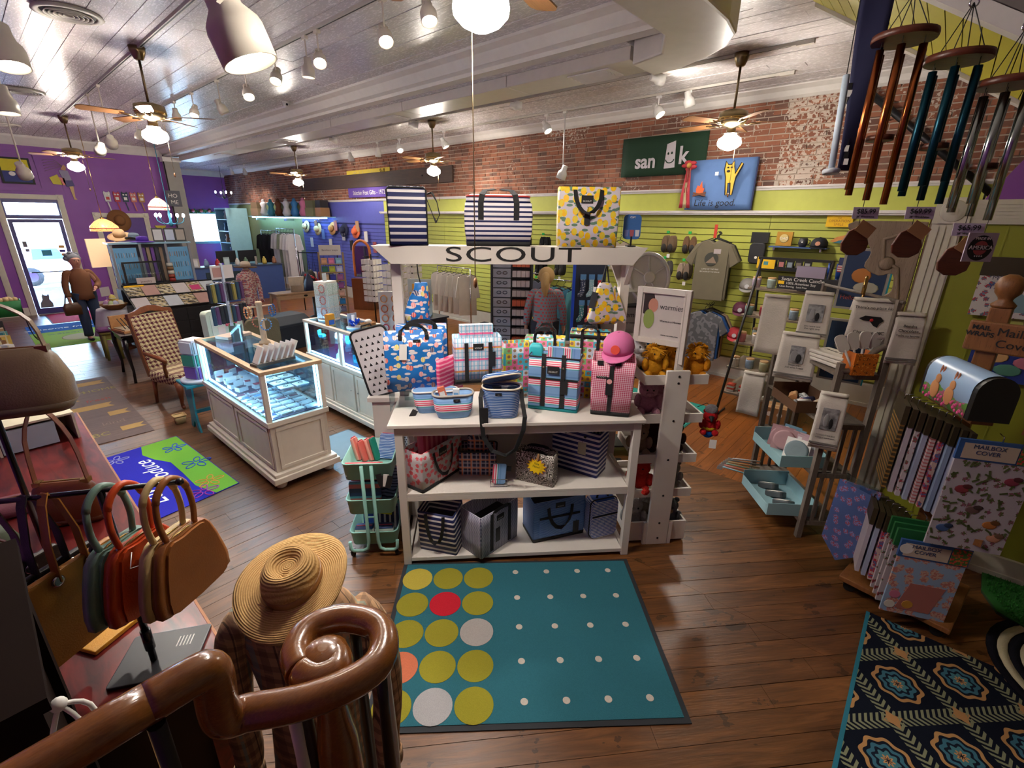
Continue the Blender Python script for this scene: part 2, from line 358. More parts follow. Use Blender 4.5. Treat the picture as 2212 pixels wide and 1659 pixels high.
# ---- front: purple wall with the entrance (Y=17), deeper bay with window (Y=23.4)
PUR=NT('purple_paint'); PUR.co(); PURM=PUR.end(PUR.mix(PUR.noise(1.5,2),lin((124,66,150)),lin((146,84,170))),.5)
PURD=M((92,62,140),.45); CREAM=M((214,208,190),.5)
wf=sempty('wall_front')
Y0=17.0
def wp(x0,z0,x1,z1,y=Y0,name='wall_panel'): return ob(name,G().box(x0,y,z0,x1,y+.14,z1),PURM,wf)
zc=ZC+.02
wp(-1.7,0,.84,zc); wp(1.85,0,4.3,zc); wp(.84,2.78,1.85,zc)
for z,h in ((.22,.42),(.645,.42),(1.07,.42),(1.495,.42),(1.92,.42),(2.345,.42),(2.77,.42),(3.195,.42),(3.62,.355)):      # flush board courses on the purple wall
    for x0,x1 in ((-1.6,-.74),(2.02,2.45),(3.68,4.28)) if z<2.3 else ((-1.6,-.74),(2.02,4.28)) if z<2.5 and 0 else ((-1.6,-.74),(3.68,4.28)) if z<2.5 else ((-1.6,-.74),(2.03,4.28)) if z<2.9 else ((-1.6,4.28),):
        ob('board',G().box(x0,Y0-.008,z,x1,Y0,z+h),PURM,wf)
wp(4.3,0,4.44,zc,17.0); ob('wall_panel',G().box(4.3,17,0,4.44,23.4,zc),PURM,wf)
for a in ((4.44,0,6.18,zc),(7.57,0,8.0,zc),(6.18,0,7.57,1.42),(6.18,2.55,7.57,zc)): wp(*a,y=23.4)
struct(ob('trim_4',G().ext(yz([(17,3.98),(16.98,3.98),(16.94,4.03),(16.86,4.15),(16.86,4.2),(17,4.2)],-1.6),(5.9,0,0)),WHT),'white crown moulding over the purple entrance wall')
struct(ob('trim_5',G().ext(yz([(23.4,3.98),(23.38,3.98),(23.34,4.03),(23.26,4.15),(23.26,4.2),(23.4,4.2)],4.44),(3.56,0,0)),WHT),'white crown moulding over the far purple bay')
def casing(name,x0,x1,zt,lab,y=Y0,w=.115,base=0):
    t=sempty(name); t['label']=lab
    for a in (x0-w,x1):
        g=G().box(a,y-.03,base,a+w,y,zt)
        for k in range(3): g.box(a+.018+k*.03,y-.04,base+.18,a+.036+k*.03,y-.03,zt-.02)
        ob('casing_side',g,CREAM,t); ob('corner_block',G().box(a-.008,y-.045,zt,a+w+.008,y,zt+.13).lathe([(.045,0),(.04,.01),(.03,.006),(.02,.012),(.008,.012)],16,(a+w/2,y-.045,zt+.065),(0,-1,0)),CREAM,t)
    ob('casing_head',G().box(x0-.003,y-.03,zt+.01,x1+.003,y,zt+.12).box(x0,y-.04,zt+.04,x1,y-.03,zt+.09),CREAM,t); return t
casing('trim_6',.84,1.85,2.775,'cream fluted casing around the entrance door')
casing('trim_7',2.58,3.55,2.37,'cream fluted casing around the purple closed doorway')
casing('trim_8',-.6,.42,2.775,'cream fluted casing at the left end of the purple wall')
struct(ob('door_2',G().box(2.58,Y0-.012,0,3.55,Y0-.001,2.37).box(2.66,Y0-.02,.2,3.47,Y0-.012,1.0).box(2.66,Y0-.02,1.15,3.47,Y0-.012,2.25),PURD),'purple closed door with panels')
struct(ob('baseboard_front',G().box(-1.6,Y0-.02,0,.72,Y0,.2).box(1.97,Y0-.02,0,2.46,Y0,.2).box(3.67,Y0-.02,0,4.3,Y0,.2),CREAM),'cream baseboard')
dr=sempty('door_1'); dr['label']='glazed entrance door with transom, daylight behind'
DFR=M((70,66,124),.4)
ob('transom_frame',G().box(.84,Y0+.01,2.70,1.85,Y0+.08,2.78).box(.84,Y0+.01,2.33,1.85,Y0+.08,2.42).box(.84,Y0+.01,2.42,.875,Y0+.08,2.7).box(1.815,Y0+.01,2.42,1.85,Y0+.08,2.7),DFR,dr)
ob('transom_pane',G().box(.875,Y0+.04,2.42,1.815,Y0+.048,2.7),GL(a=.04),dr)
ob('door_frame',G().box(.85,Y0+.01,.01,.93,Y0+.06,2.32).box(1.76,Y0+.01,.01,1.84,Y0+.06,2.32).box(.93,Y0+.01,2.24,1.76,Y0+.06,2.32).box(.93,Y0+.01,.01,1.76,Y0+.06,.15),DFR,dr)
ob('door_pane',G().box(.93,Y0+.03,.15,1.76,Y0+.038,2.24),GL(a=.04),dr)
ob('push_bar',G().tube([(.98,Y0+.0,1.05),(.98,Y0-.04,1.05),(1.72,Y0-.04,1.05),(1.72,Y0,1.05)],.014),DKM,dr)
ob('threshold',G().box(.84,Y0-.02,0,1.85,Y0+.14,.012),CHROME,dr)
for (x0,z0,x1,z1,c) in ((1.62,1.62,1.73,1.69,(190,130,40)),(1.62,1.52,1.73,1.58,(60,50,120)),(1.64,1.43,1.74,1.49,(190,130,40)),(1.28,1.44,1.46,1.58,(60,150,170)),(.98,1.66,1.06,1.8,(120,120,124)),(1.0,1.55,1.07,1.62,(120,120,130))):
    ob('door_sticker',G().box(x0,Y0+.026,z0,x1,Y0+.029,z1),M(c,.6),dr)
ct=[(0,0),(.24,0),(.245,.1),(.2,.2),(.215,.3),(.2,.335),(.175,.3),(.12,.31),(.1,.345),(.075,.29),(.07,.2),(.02,.12)]
ob('cat_sticker',G().ext(xz([(.95+a,.16+b) for a,b in ct],Y0+.026),(0,.003,0)),M((120,122,128),.6),dr)
wd=sempty('window_1'); wd['label']='bright shop window in the far purple bay'
ob('window_frame',G().box(6.1,23.36,1.36,6.2,23.5,2.62).box(7.55,23.36,1.36,7.65,23.5,2.62).box(6.2,23.36,2.52,7.55,23.5,2.62).box(6.2,23.36,1.34,7.55,23.5,1.44),M((120,170,200),.4),wd)
ob('window_pane',G().box(6.2,23.44,1.44,7.55,23.45,2.52),GL(a=.03),wd)
# left, back and near partition walls
struct(ob('wall_left',G().box(-1.74,-3.1,0,-1.6,17.1,zc),PURM),'purple left wall'); struct(ob('wall_back',G().box(-1.7,-3.14,0,8.1,-3,zc),M((150,140,120),.6)),'back wall')
XP=4.5; OLV=M((148,150,44),.55)
wpn=sempty('wall_partition')
ob('green_panel',G().box(XP,-3,0,XP+.12,.1,2.47),OLV,wpn); 
ob('purple_panel',G().ext(yz([(-.129,2.47),(-.129,2.62),(-.244,2.84),(-.5,3.1),(-3,4.2),(-3,2.47)],XP+.005),(.11,0,0)),PURM,wpn)
for y in (-.28,-.52): ob('panel_seam',G().box(XP-.006,y-.004,0,XP,y+.004,2.46),OLV,wpn)
pg=G().box(XP-.02,-1.6,1.45,XP-.006,-.44,2.39); ob('pegboard',pg,M((196,196,104),.6),wpn)
pm=G().lathe([(.004,0),(.004,.002)],8,(0,0,0),(-1,0,0)).mesh('peg_hole'); n=0
for i in range(14):
    for j in range(12):
        o=ob('peg_hole',pm,INK,wpn,loc=(XP-.0205,-.5-i*.055,2.35-j*.06))
t9=sempty('trim_9'); t9['label']='cream fluted pilaster with round rosette block'
g=G().box(XP-.03,-.06,0,XP,.1,2.46)
for k in range(4): g.box(XP-.042,-.05+k*.037,.3,XP-.03,-.028+k*.037,2.44)
ob('pilaster',g.box(XP,.08,0,XP+.12,.1,2.46),CREAM,t9)
ob('rosette_block',G().box(XP-.05,-.085,2.46,XP,.105,2.625).lathe([(.07,0),(.066,.012),(.05,.004),(.046,.014),(.03,.004),(.026,.012),(.008,.014)],20,(XP-.05,.01,2.54),(-1,0,0)),CREAM,t9)
g=G().box(XP-.03,-3,2.46,XP,-.085,2.61)
for k in range(6): g.box(XP-.04,-3,2.475+k*.021,XP-.03,-.085,2.487+k*.021)
ob('reeded_head',g,CREAM,t9)
struct(ob('baseboard_partition',G().box(XP-.03,-3,0,XP,-.09,.17).box(XP-.045,-3,0,XP-.03,-.09,.05),CREAM),'cream baseboard under the pegboard wall')
# sloped yellow stair soffit of beadboard, with white trims
YEL=M((196,186,44),.5); sl=.63; z0_=3.39; t10=sempty('trim_10'); t10['label']='yellow beadboard soffit under the stair above'
y=-2.4
while y<1.24:
    ya,yb=y+.003,y+.087; ob('beadboard',G().ext([(3.82,ya,z0_+sl*ya),(5.2,ya,z0_+sl*ya),(5.2,yb,z0_+sl*yb),(3.82,yb,z0_+sl*yb)],(0,0,.03)),YEL,t10); y+=.09
ob('soffit_backing',G().ext([(3.82,-2.4,z0_-1.5+.02),(5.2,-2.4,z0_-1.5+.02),(5.2,1.26,z0_+.812),(3.82,1.26,z0_+.812)],(0,0,.03)),M((120,112,30),.7),t10)
for xx,zz in ((5.2,.05),(3.72,.0)):
    ob('soffit_trim',G().ext([(xx,-2.4,z0_-1.512-.03),(xx,1.27,z0_+.8-.03),(xx,1.27,z0_+.86),(xx,-2.4,z0_-1.45)],(.1,0,0)),RAILW,t10)
ob('soffit_side',G().ext([(3.74,-2.4,z0_-1.45),(3.74,1.1,z0_+.76),(3.74,.9,4.2),(3.74,-2.4,4.2)],(.06,0,0)),M((120,112,108),.6),t10)
hr=thing('wall_handrail','dark iron stair handrail bracketed to the brick wall','handrail',(0,0,0))
ob('rail',G().tube([(7.92,1.26,4.1),(7.92,-.6,2.5)],.04,10),DKM,hr)
for k in (.2,.5,.8): yy=1.23-k*1.8; ob('bracket',G().tube([(7.92,yy,4.079-(1.229-yy)*.862),(7.92,yy,3.98-(1.229-yy)*.862),(8,yy,3.98-(1.229-yy)*.862)],.01,6),DKM,hr)
# ceiling beam with moulding and the air duct below it
struct(ob('trim_11',G().ext([(4.12,2,4.2),(4.12,2,4.17),(4.2,2,4.14),(4.28,2,4.06),(4.34,2,4.04),(4.34,2,4.0),(4.45,2,3.99),(4.45,2,4.2)],(0,15,0)),WHT),'white crown moulding along the ceiling beam')
struct(ob('trim_13',G().box(4.45,2.62,4.005,5.05,23.3,4.2),CEILM),'wide white ceiling beam')
du=thing('air_duct','long white boxed air duct running under the ceiling beam','duct',(0,0,0))
ys=[2.35,4.2,6.2,8.2,10.2,12.4,14.6,16.6]
ys[0]=2.62
for a,b in zip(ys,ys[1:]): ob('duct_section',G().box(4.6,a+.006,3.888,5.05,b-.006,4.004),M((198,190,184),.35),du,bev=.006)
for yv in (2.9,6.5,10.2,13.6):
    v=ob('vent',G().box(4.68,yv,3.876,4.98,yv+.5,3.886),RAILW,du)
    for k in range(4): ob('louvre',G().bc((4.72+k*.073,yv+.25,3.87),(.055,.42,.005),ry=R(20)),WHT,v)
pl=thing('duct_plenum','white boxed plenum at the near end of the air duct','duct',(0,0,0))
ob('plenum_box',G().ext(xy([(4.6,2.6),(4.48,2.25),(4.1,2.05),(2.95,2.05),(2.95,1.55),(4.1,1.55),(4.42,1.6),(4.66,1.75),(4.85,2.0),(5.0,2.3),(5.05,2.6)],3.84),(0,0,.34)),M((198,190,184),.35),pl,bev=.02)
cm=thing('grey_column','tall grey post carrying the far end of the ceiling beam','column',(4.42,16.8,0))
ob('shaft',G().box(-.16,-.08,0,.2,.12,3.985),M((150,146,140),.5),cm); ob('cap',G().box(-.2,-.12,3.86,.24,.14,3.98),WHT,cm); ob('cable',G().tube([(-.17,-.06,3.9),(-.175,-.06,2.8),(-.17,-.07,1.4)],.012,6),INK,cm)
# street outside, seen through the glass
gr=struct(ob('ground_outside',G().box(-20,17.2,-.3,30,23.45,-.05) if 0 else G().box(-20,23.7,-.3,40,60,-.05).box(-20,17.2,-.3,4.2,23.7,-.05),M((190,188,184),.8)),'pale pavement and street outside')
bd=thing('street_building','pale building across the street seen through the door glass','building',(0,40,0)); ob('facade',G().box(-8,0,-.05,30,1,9),M((206,206,204),.8),bd)
for k in range(8): ob('shop_window',G().box(-6+k*4.2,-.06,.8,-3+k*4.2,.01,3),M((120,140,160),.3),bd)
cr=thing('parked_car','white car parked on the street beyond the entrance door','car',(2.6,25.5,-.05),R(8))
prof=[(-2.2,.3),(2.2,.3),(2.25,.75),(1.6,.85),(.9,1.4),(-1.2,1.42),(-1.8,.9),(-2.2,.8)]
ob('car_body',G().ext(xz(prof,-.85),(0,1.7,0)),M((225,226,228),.25),cr,bev=.06); 
for sx in (-1.35,1.35):
    for sy in (-.78,.78): wh=ob('wheel',G().lathe([(.1,-.1),(.33,-.1),(.33,.1),(.1,.1)],16,(sx,sy,.33),(0,1,0)),INK,cr); ob('hubcap',G().lathe([(.18,-.11),(.16,.11)],12,(sx,sy,.33),(0,1,0)),CHROME,wh)
for sx in (-.75,.3): ob('side_window',G().ext(xz([(sx-.45,.92),(sx+.45,.92),(sx+.3,1.3),(sx-.4,1.3)],-.87),(0,.02,0)),M((70,90,100),.2),cr)
# ================================================================ LIGHT FIXTURES
CW=(1,.93,.85); DAY=(.62,.8,1)
FANBLADE=wood((92,58,34),(140,96,58),.4,axis='x'); GLOBE=EM((255,244,230),GLOBE_E)
BRASSA=M((140,122,92),.3,1,var=.08)
def fan(x,y,ang,label,power,chain=.5,ext=0,gs=1):
    t=thing('ceiling_fan',label,'ceiling fan',(x,y,ZC-.004),ang,'ceiling fans with schoolhouse globes')
    ob('canopy',G().lathe([(.03,-.13),(.045,-.12),(.075,-.05),(.08,0)],18),BRASSA,t)
    ob('downrod',G().cyl((0,0,-.56),(0,0,-.12+ext),.013,8),BRASSA,t)
    mo=ob('motor',G().lathe([(.03,-.545),(.1,-.55),(.15,-.57),(.155,-.62),(.155,-.66),(.14,-.69),(.09,-.71),(.05,-.72),(.05,-.78),(.07,-.785)],24),BRASSA,t)
    ob('motor_band',G().lathe([(.157,-.655),(.159,-.64),(.157,-.625)],24),BRASS,mo)
    bm=G().ext(xy([(.25,-.05),(.3,-.062),(.62,-.072),(.655,-.05),(.665,0),(.655,.05),(.62,.072),(.3,.062),(.25,.05)],-.003),(0,0,.008)).mesh('blade')
    im=G().tube([(.12,0,-.69),(.16,0,-.7),(.2,-.03,-.69),(.3,-.03,-.682)],.007,6).tube([(.16,0,-.7),(.2,.03,-.69),(.3,.03,-.682)],.007,6).mesh('blade_arm')
    for k in range(5):
        a=2*PI*k/5; ob('blade_arm',im,BRASSA,t,rz=a); ob('blade',bm,FANBLADE,t,loc=(0,0,-.676),rot=(R(10),0,a))
    ob('globe',G().lathe([(.06,-.79),(.075,-.81),(.12,-.84),(.13,-.88),(.125,-.905),(.09,-.935),(.04,-.955),(.01,-.962)],24),GLOBE,t).scale=(gs,gs,1)
    c=ob('pull_chain',G().cyl((.11,-.05,-.76-chain),(.11,-.05,-.75),.0025,6),BRASSA,t); ob('chain_fob',G().lathe([(.003,-.05),(.009,-.04),(.009,-.015),(.003,0)],8,(.11,-.05,-.76-chain)),FANBLADE,c)
    for c in t.children:
        if not c.name.startswith('canopy'): c.location.z-=ext
    return t
fan(1.79,7.15,R(35),'brass ceiling fan hanging over the jewellery cases on the left',46)
fan(1.83,13.0,R(10),'brass ceiling fan nearest the purple entrance wall',40)
fan(1.54,1.54,R(88),'ceiling fan with a large bright globe at the top edge, nearest of all',62,1.15,.1,.85)
fan(6.15,2.13,R(8),'brass ceiling fan in front of the green banner and brick wall',46,.65)
fan(6.44,7.78,R(30),'brass ceiling fan before the dark timber in the brick wall',44,.6)
fan(6.35,13.3,R(20),'small-looking brass ceiling fan above the clothes racks at the far right bay',40)
HEADM=M((214,206,192),.4); HEADW=M((222,220,216),.4); LAMP=EM((255,240,214),30)
TRK=M((196,190,180),.45)
def track(x,y0,y1,label,z=ZC-.004):
    t=thing('lighting_track',label,'lighting track',(x,y0,z)); ob('track_rail',G().box(-.018,0,-.03,.018,y1-y0,0),TRK,t); ob('track_slot',G().box(-.006,.05,-.0312,.006,y1-y0-.05,-.03),INK,t)
    ob('end_feed',G().box(-.03,-.16,-.04,.03,0,0),TRK,t)
track(2.78,-.2,16.5,'white lighting track over the middle of the left bay'); track(1.79,7.25,12.9,'lighting track between the two left fans'); track(1.79,1.8,7.05,'lighting track from the nearest fan to the next on the left'); track(6.15,1.6,16.5,'lighting track beside the air duct on the right'); track(7.2,2.0,20.5,'lighting track nearest to the brick wall')
def tl(x,y,z,tgt,on,label,power=40,big=1,col=CW,top=None,size=R(100),mat=None):
    """one track spotlight: z is the height of its head centre"""
    top=ZC-.036 if top is None else top
    t=thing('track_spotlight',label,'spotlight',(x,y,top),0,'track spotlights'); h=Vector((0,0,z-top)); d=(Vector(tgt)-Vector((x,y,z))).normalized(); m=mat or HEADM
    ob('stem',G().cyl((0,0,-.0),h+Vector((0,0,.06*big)),.008*big,8).box(-.02,-.035,-.03,.02,.035,0),m,t)
    sd=d.cross(Vector((0,0,1))); sd=sd.normalized() if sd.length>.05 else Vector((1,0,0))
    yk=h+Vector((0,0,.06*big)); ob('yoke',G().strap([yk-sd*.03*big,h-sd*.042*big-d*.03*big],.02*big,.004,d).strap([yk+sd*.03*big,h+sd*.042*big-d*.03*big],.02*big,.004,d).strap([yk-sd*.032*big,yk+sd*.032*big],.02*big,.004,d),m,t)
    b=big; hd=ob('lamp_head',G().lathe([(.03*b,-.1*b),(.036*b,-.095*b),(.038*b,-.04*b),(.06*b,-.01*b),(.064*b,.005*b),(.064*b,.075*b),(.06*b,.075*b),(.056*b,.04*b),(.03*b,.035*b)],20,h,d),m,t)
    ob('bulb',G().lathe([(.05*b,.038*b),(.045*b,.05*b),(.02*b,.056*b)],16,h,d),LAMP if on else M((190,188,182),.3),hd)
    if on: spot('spot_light',Vector((x,y,z))+d*.09*b,tgt,power,col,size,.7,.05)
tl(2.78,3.35,3.93,(2.2,2.0,.8),1,'lit spotlight just left of the big fan globe',70); tl(2.78,3.93,3.9,(2.0,2.0,1.0),1,'brightly lit spotlight by the pull chain side of the nearest fan',70)
tl(2.78,5.04,3.93,(1.5,2.6,.6),1,'lit spotlight of the close pair, facing the camera',60); tl(2.78,5.29,3.88,(2.7,5.5,.5),1,'spotlight of the close pair pointing straight down',55)
tl(2.78,6.02,3.93,(1.2,4.5,.5),1,'lit spotlight tilted to the left above the glass case',55); tl(2.78,6.85,3.89,(2.3,4.6,.6),1,'lit spotlight in the middle of the left track',55)
tl(2.78,7.78,3.84,(4.2,7.2,.8),0,'unlit spotlight turned right on the left track'); tl(2.78,8.85,3.92,(1.6,7.6,.8),1,'spotlight behind the left fan blades, tilted left',45); tl(2.78,9.72,3.97,(3.2,10.6,1),0,'small spotlight close to the left fan motor')
tl(2.78,12.2,3.92,(2.2,13.5,1),1,'far spotlight near the end of the left track',40)
tl(.93,2.32,3.16,(1.35,2.0,1.6),1,'big near spotlight at the top edge, on a long stem',60,1.7,top=ZC-.004)
tl(.5,4.92,3.47,(.6,4.0,0),1,'spotlight cut by the left edge near the round vent',45,1.5,top=ZC-.004); tl(.55,6.5,3.38,(.6,6.2,0),1,'spotlight at the left edge under the second round vent',35,1.3,top=ZC-.004)
tl(.85,10.41,3.04,(1.4,12,1.2),0,'unlit spotlight on a long stem before the yellow picture',0,1.35,top=ZC-.004)
tl(1.79,10.21,3.42,(1.6,14.5,1.2),0,'left one of two spotlights beside the entrance fan',0,1.2); tl(1.79,9.4,3.45,(2.6,14,1.2),1,'right one of two spotlights beside the entrance fan',40,1.2)
for y,l in ((3.1,'drum spotlight glaring sideways next to the near vent'),(5.4,'drum spotlight above the lemon bag'),(7.95,'drum spotlight left of the middle right fan'),(10.9,'drum spotlight far along the duct')):
    tl(6.15,y,4.1,(8,y-1.2,3.9),y<4,l,14,1,mat=HEADW)
for (y,z,tg,on,l) in ((3.13,4.05,(7.9,2.4,1),0,'large unlit spotlight over the green banner'),(3.58,3.98,(7.0,1.5,1.2),1,'brightly lit spotlight above the green banner'),(5.63,3.97,(7.2,3.8,1.2),1,'lit spotlight over the striped cooler bag'),(8.32,3.94,(7.9,7,1.2),1,'spotlight right of the middle right fan'),(9.88,3.98,(6.6,8,1),1,'lit spotlight above the yellow anniversary banner'),(10.75,3.94,(7.5,11.5,1.2),0,'unlit spotlight left of the lit one by the banner'),(12.0,3.92,(7.9,12.4,1.2),1,'spotlight above the left end of the banner'),(15.0,3.6,(7.7,15.5,1),0,'hanging spotlight over the far shelf'),(19.0,3.92,(7.9,20,1.3),1,'right one of the far spotlights by the purple bay'),(20.2,3.98,(7.8,21,1.3),1,'left one of the far spotlights by the purple bay')):
    tl(7.2,y,z,tg,on,l,52,1.15,mat=HEADW)
tl(7.2,5.24,3.22,(7.0,6,1.2),0,'unlit spotlight on a long rod above the lemon bag',0,1.3,mat=HEADW)
# round ceiling diffusers, camera
for k,(x,y,l) in enumerate(((1.15,6.5,'round slotted ceiling vent at the top left corner, nearest'),(1.15,10.9,'round slotted ceiling vent further along the left ceiling'),(1.17,15.2,'far round ceiling vent above the purple wall'))):
    t=thing('round_vent',l,'vent',(x,y,ZC-.004),0,'round ceiling vents'); ob('rim',G().ring([(.25,-.001),(.26,-.02),(.22,-.03),(.2,-.012)],32),TRK,t); ob('dark_throat',G().lathe([(.2,-.002),(.2,-.01)],24),INK,t)
    for q in range(5): ob('vent_ring',G().ring([(.158-q*.034,-.012),(.174-q*.034,-.034),(.18-q*.034,-.034),(.165-q*.034,-.012)],28),TRK,t)
t=thing('security_camera','small white dome security camera on the ceiling by the beam','camera',(4.0,8.45,ZC-.004)); ob('mount',G().lathe([(.05,-.03),(.06,0)],14),HEADW,t); ob('eye',G().sph((0,-.02,-.045),(.05,.06,.035)),HEADW,t); ob('lens',G().lathe([(.018,0),(.015,.012)],10,(-.02,-.07,-.05),(-.3,-1,-.3)),INK,t); ob('cable',G().tube([(.05,0,-.01),(.3,0,-.02),(.34,0,-.1),(.47,.1,-.2)],.006,6),HEADW,t)
# ================================================================ PATTERNS
def uz(t):
    t.co(); return t.m('ADD',t.x,t.y),t.z
def P_st(c1,c2,per,duty,ax='z',off=0,rough=.6,wob=0):
    t=NT('stripes'); u,z=uz(t); a={'z':z,'u':u,'x':t.x,'y':t.y}[ax]
    if wob: a=t.m('ADD',a,t.m('MULTIPLY',t.noise(14,1),wob))
    return t.end(t.mix(t.band(a,per,duty,off),lin(c1),lin(c2)),rough)
def P_multi(stops,per,ax='z',off=0,rough=.6):
    t=NT('multi_stripes'); u,z=uz(t); return t.end(t.ramp(t.fr(z if ax=='z' else u,per,off),[(p,lin(c)) for p,c in stops],'CONSTANT'),rough)
def P_ging(c,bg,per,rough=.6):
    t=NT('gingham'); u,z=uz(t); f=t.m('MULTIPLY',t.m('ADD',t.band(u,per,.5),t.band(z,per,.5)),.5); return t.end(t.mix(f,lin(bg),lin(c)),rough)
def P_plaid(bg,ls,rough=.6):
    t=NT('plaid'); u,z=uz(t); c=lin(bg)
    for ax,per,duty,off,col,al in ls: c=t.mix(t.m('MULTIPLY',t.band(z if ax=='z' else u,per,duty,off),al),c,lin(col))
    return t.end(c,rough)
def v2(t,su=1,sz=1,o=0):
    u,z=uz(t); return t.comb(t.m('MULTIPLY',u,su),t.m('MULTIPLY',z,sz),o)
def P_lemon():
    t=NT('lemon_print'); a=t.vor(17,v2(t,1.1,.85),d2=True,rand=.75); lf=t.vor(20,v2(t,.7,1.6,3),d2=True); c=t.mix(t.m('LESS_THAN',lf.outputs['Distance'],.3),lin((205,196,206)),lin((96,128,108)))
    y=t.mix(t.m('GREATER_THAN',t.noise(30,1),.5),lin((244,190,16)),lin((232,206,60))); return t.end(t.mix(t.m('LESS_THAN',a.outputs['Distance'],.36),c,y),.6)
def P_balloon():
    t=NT('balloon_print'); a=t.vor(15,v2(t,1.2,.95),d2=True,rand=.8); b=t.vor(15,v2(t,.8,1.9,5),d2=True); c=t.mix(t.m('LESS_THAN',b.outputs['Distance'],.25),lin((20,110,186)),lin((222,214,216)))
    k=t.n('SeparateColor'); t.put(k.inputs[0],a.outputs['Color']); hue=t.ramp(k.outputs[0],[(0,lin((214,60,44))),(.22,lin((238,150,150))),(.42,lin((240,226,214))),(.6,lin((226,206,92))),(.75,lin((236,122,52))),(.9,lin((40,44,92)))],'CONSTANT')
    u,z=uz(t); hue=t.mix(t.m('MULTIPLY',t.band(u,.012,.5),.5),hue,lin((240,230,220)))
    return t.end(t.mix(t.m('LESS_THAN',a.outputs['Distance'],.27),c,hue),.55)
def P_wave(c1,c2,sc=26):
    t=NT('wave_print'); w=t.n('TexWave',wave_type='BANDS',bands_direction='Z'); w.inputs['Scale'].default_value=sc; w.inputs['Distortion'].default_value=7; w.inputs['Detail'].default_value=1; w.inputs['Detail Scale'].default_value=.35; t.put(w.inputs[0],t.co()); return t.end(t.mix(t.m('GREATER_THAN',w.outputs[1],.72),lin(c1),lin(c2)),.6)
def P_swirl(c1,c2,k=14,sc=16):
    t=NT('paisley_print'); f=t.m('FRACT',t.m('MULTIPLY',t.noise(sc,1,v2(t)),k)); return t.end(t.mix(t.m('LESS_THAN',f,.42),lin(c1),lin(c2)),.6)
def P_floral(bg,c1,c2,sc=24,r=.36):
    t=NT('floral_print'); a=t.vor(sc,v2(t),d2=True); d=t.m('ADD',a.outputs['Distance'],t.m('MULTIPLY',t.m('SUBTRACT',t.noise(120,1),.5),.5)); c=t.mix(t.m('GREATER_THAN',t.noise(90,1),.5),lin(c1),lin(c2)); return t.end(t.mix(t.m('LESS_THAN',d,r),lin(bg),c),.6)
def P_sq(per,cols,dot=None):
    t=NT('square_print'); u,z=uz(t); wn=t.n('TexWhiteNoise',noise_dimensions='2D'); t.put(wn.inputs[0],t.comb(t.m('FLOOR',t.m('DIVIDE',u,per)),t.m('FLOOR',t.m('DIVIDE',z,per)),0))
    c=t.ramp(wn.outputs[0],[(i/len(cols),lin(q)) for i,q in enumerate(cols)],'CONSTANT')
    if dot: fu,fz=t.m('SUBTRACT',t.fr(u,per),.5),t.m('SUBTRACT',t.fr(z,per),.5); c=t.mix(t.m('LESS_THAN',t.m('ADD',t.m('MULTIPLY',fu,fu),t.m('MULTIPLY',fz,fz)),.07),c,lin(dot))
    return t.end(c,.6)
def P_dots(bg,c,per,r=.06,off=True,rough=.7):
    t=NT('dot_print'); u,z=uz(t); zz=t.m('DIVIDE',z,per); uu=t.m('DIVIDE',u,per)
    if off: uu=t.m('ADD',uu,t.m('MULTIPLY',t.m('FLOORED_MODULO',t.m('FLOOR',zz),2),.5))
    fu,fz=t.m('SUBTRACT',t.m('FRACT',t.m('ADD',uu,50)),.5),t.m('SUBTRACT',t.m('FRACT',t.m('ADD',zz,50)),.5)
    return t.end(t.mix(t.m('LESS_THAN',t.m('ADD',t.m('MULTIPLY',fu,fu),t.m('MULTIPLY',fz,fz)),r),lin(bg),lin(c)),rough)
NAVY=(22,32,84); NST=P_st((222,216,218),NAVY,.044,.62); NST2=P_st((228,222,226),NAVY,.031,.42); NST3=P_st((226,222,226),(24,38,110),.04,.56)
LEM=P_lemon(); BAL=P_balloon(); WAV=P_wave((44,96,170),(190,210,232)); WAV2=P_wave((50,98,170),(150,184,224),34); PAIS=P_swirl((78,72,62),(226,220,212))
PLD=P_plaid((226,222,232),[('u',.028,.3,0,(110,190,214),.8),('z',.034,.25,.3,(130,180,210),.7),('z',.085,.16,0,(236,84,140),.95),('z',.17,.06,.5,(226,170,60),.9),('u',.056,.12,.3,(40,60,130),.45)])
PNK=P_st((224,150,170),(206,58,110),.03,.6,wob=.02); PGING=P_ging((198,40,92),(236,206,216),.0135); NGING=P_ging((24,30,74),(206,206,222),.012)
MUL=P_multi([(0,(120,160,206)),(.36,(30,140,140)),(.4,(220,226,236)),(.46,(222,66,96)),(.52,(236,220,226)),(.57,(222,66,96)),(.62,(236,220,226)),(.68,(222,66,96)),(.74,(220,226,236)),(.8,(30,140,140)),(.84,(120,160,206)),(.92,(104,146,196))],.135)
MULU=P_multi([(0,(120,160,206)),(.36,(30,140,140)),(.4,(220,226,236)),(.46,(222,66,96)),(.52,(236,220,226)),(.57,(222,66,96)),(.62,(236,220,226)),(.68,(222,66,96)),(.74,(220,226,236)),(.8,(30,140,140)),(.84,(120,160,206)),(.92,(104,146,196))],.135,'u')
FLO=P_floral((206,198,200),(226,104,112),(214,84,98)); NOP=P_plaid((30,32,74),[('u',.034,.3,0,(196,190,206),.6),('z',.034,.3,0,(196,190,206),.6),('u',.068,.14,.1,(226,140,96),.9),('z',.068,.14,.1,(226,140,96),.9)])
CHK=P_plaid((216,220,230),[('z',.014,.5,0,(32,78,168),1),('u',.06,.04,0,(30,70,150),.7)]); DOG=P_sq(.045,[(70,176,196),(226,196,40),(226,110,150),(120,190,120),(200,214,226)],(150,110,80))
TEAL=M((20,150,158),.6); LIN=M((176,170,164),.8)
TAGM=M((30,30,34),.6)
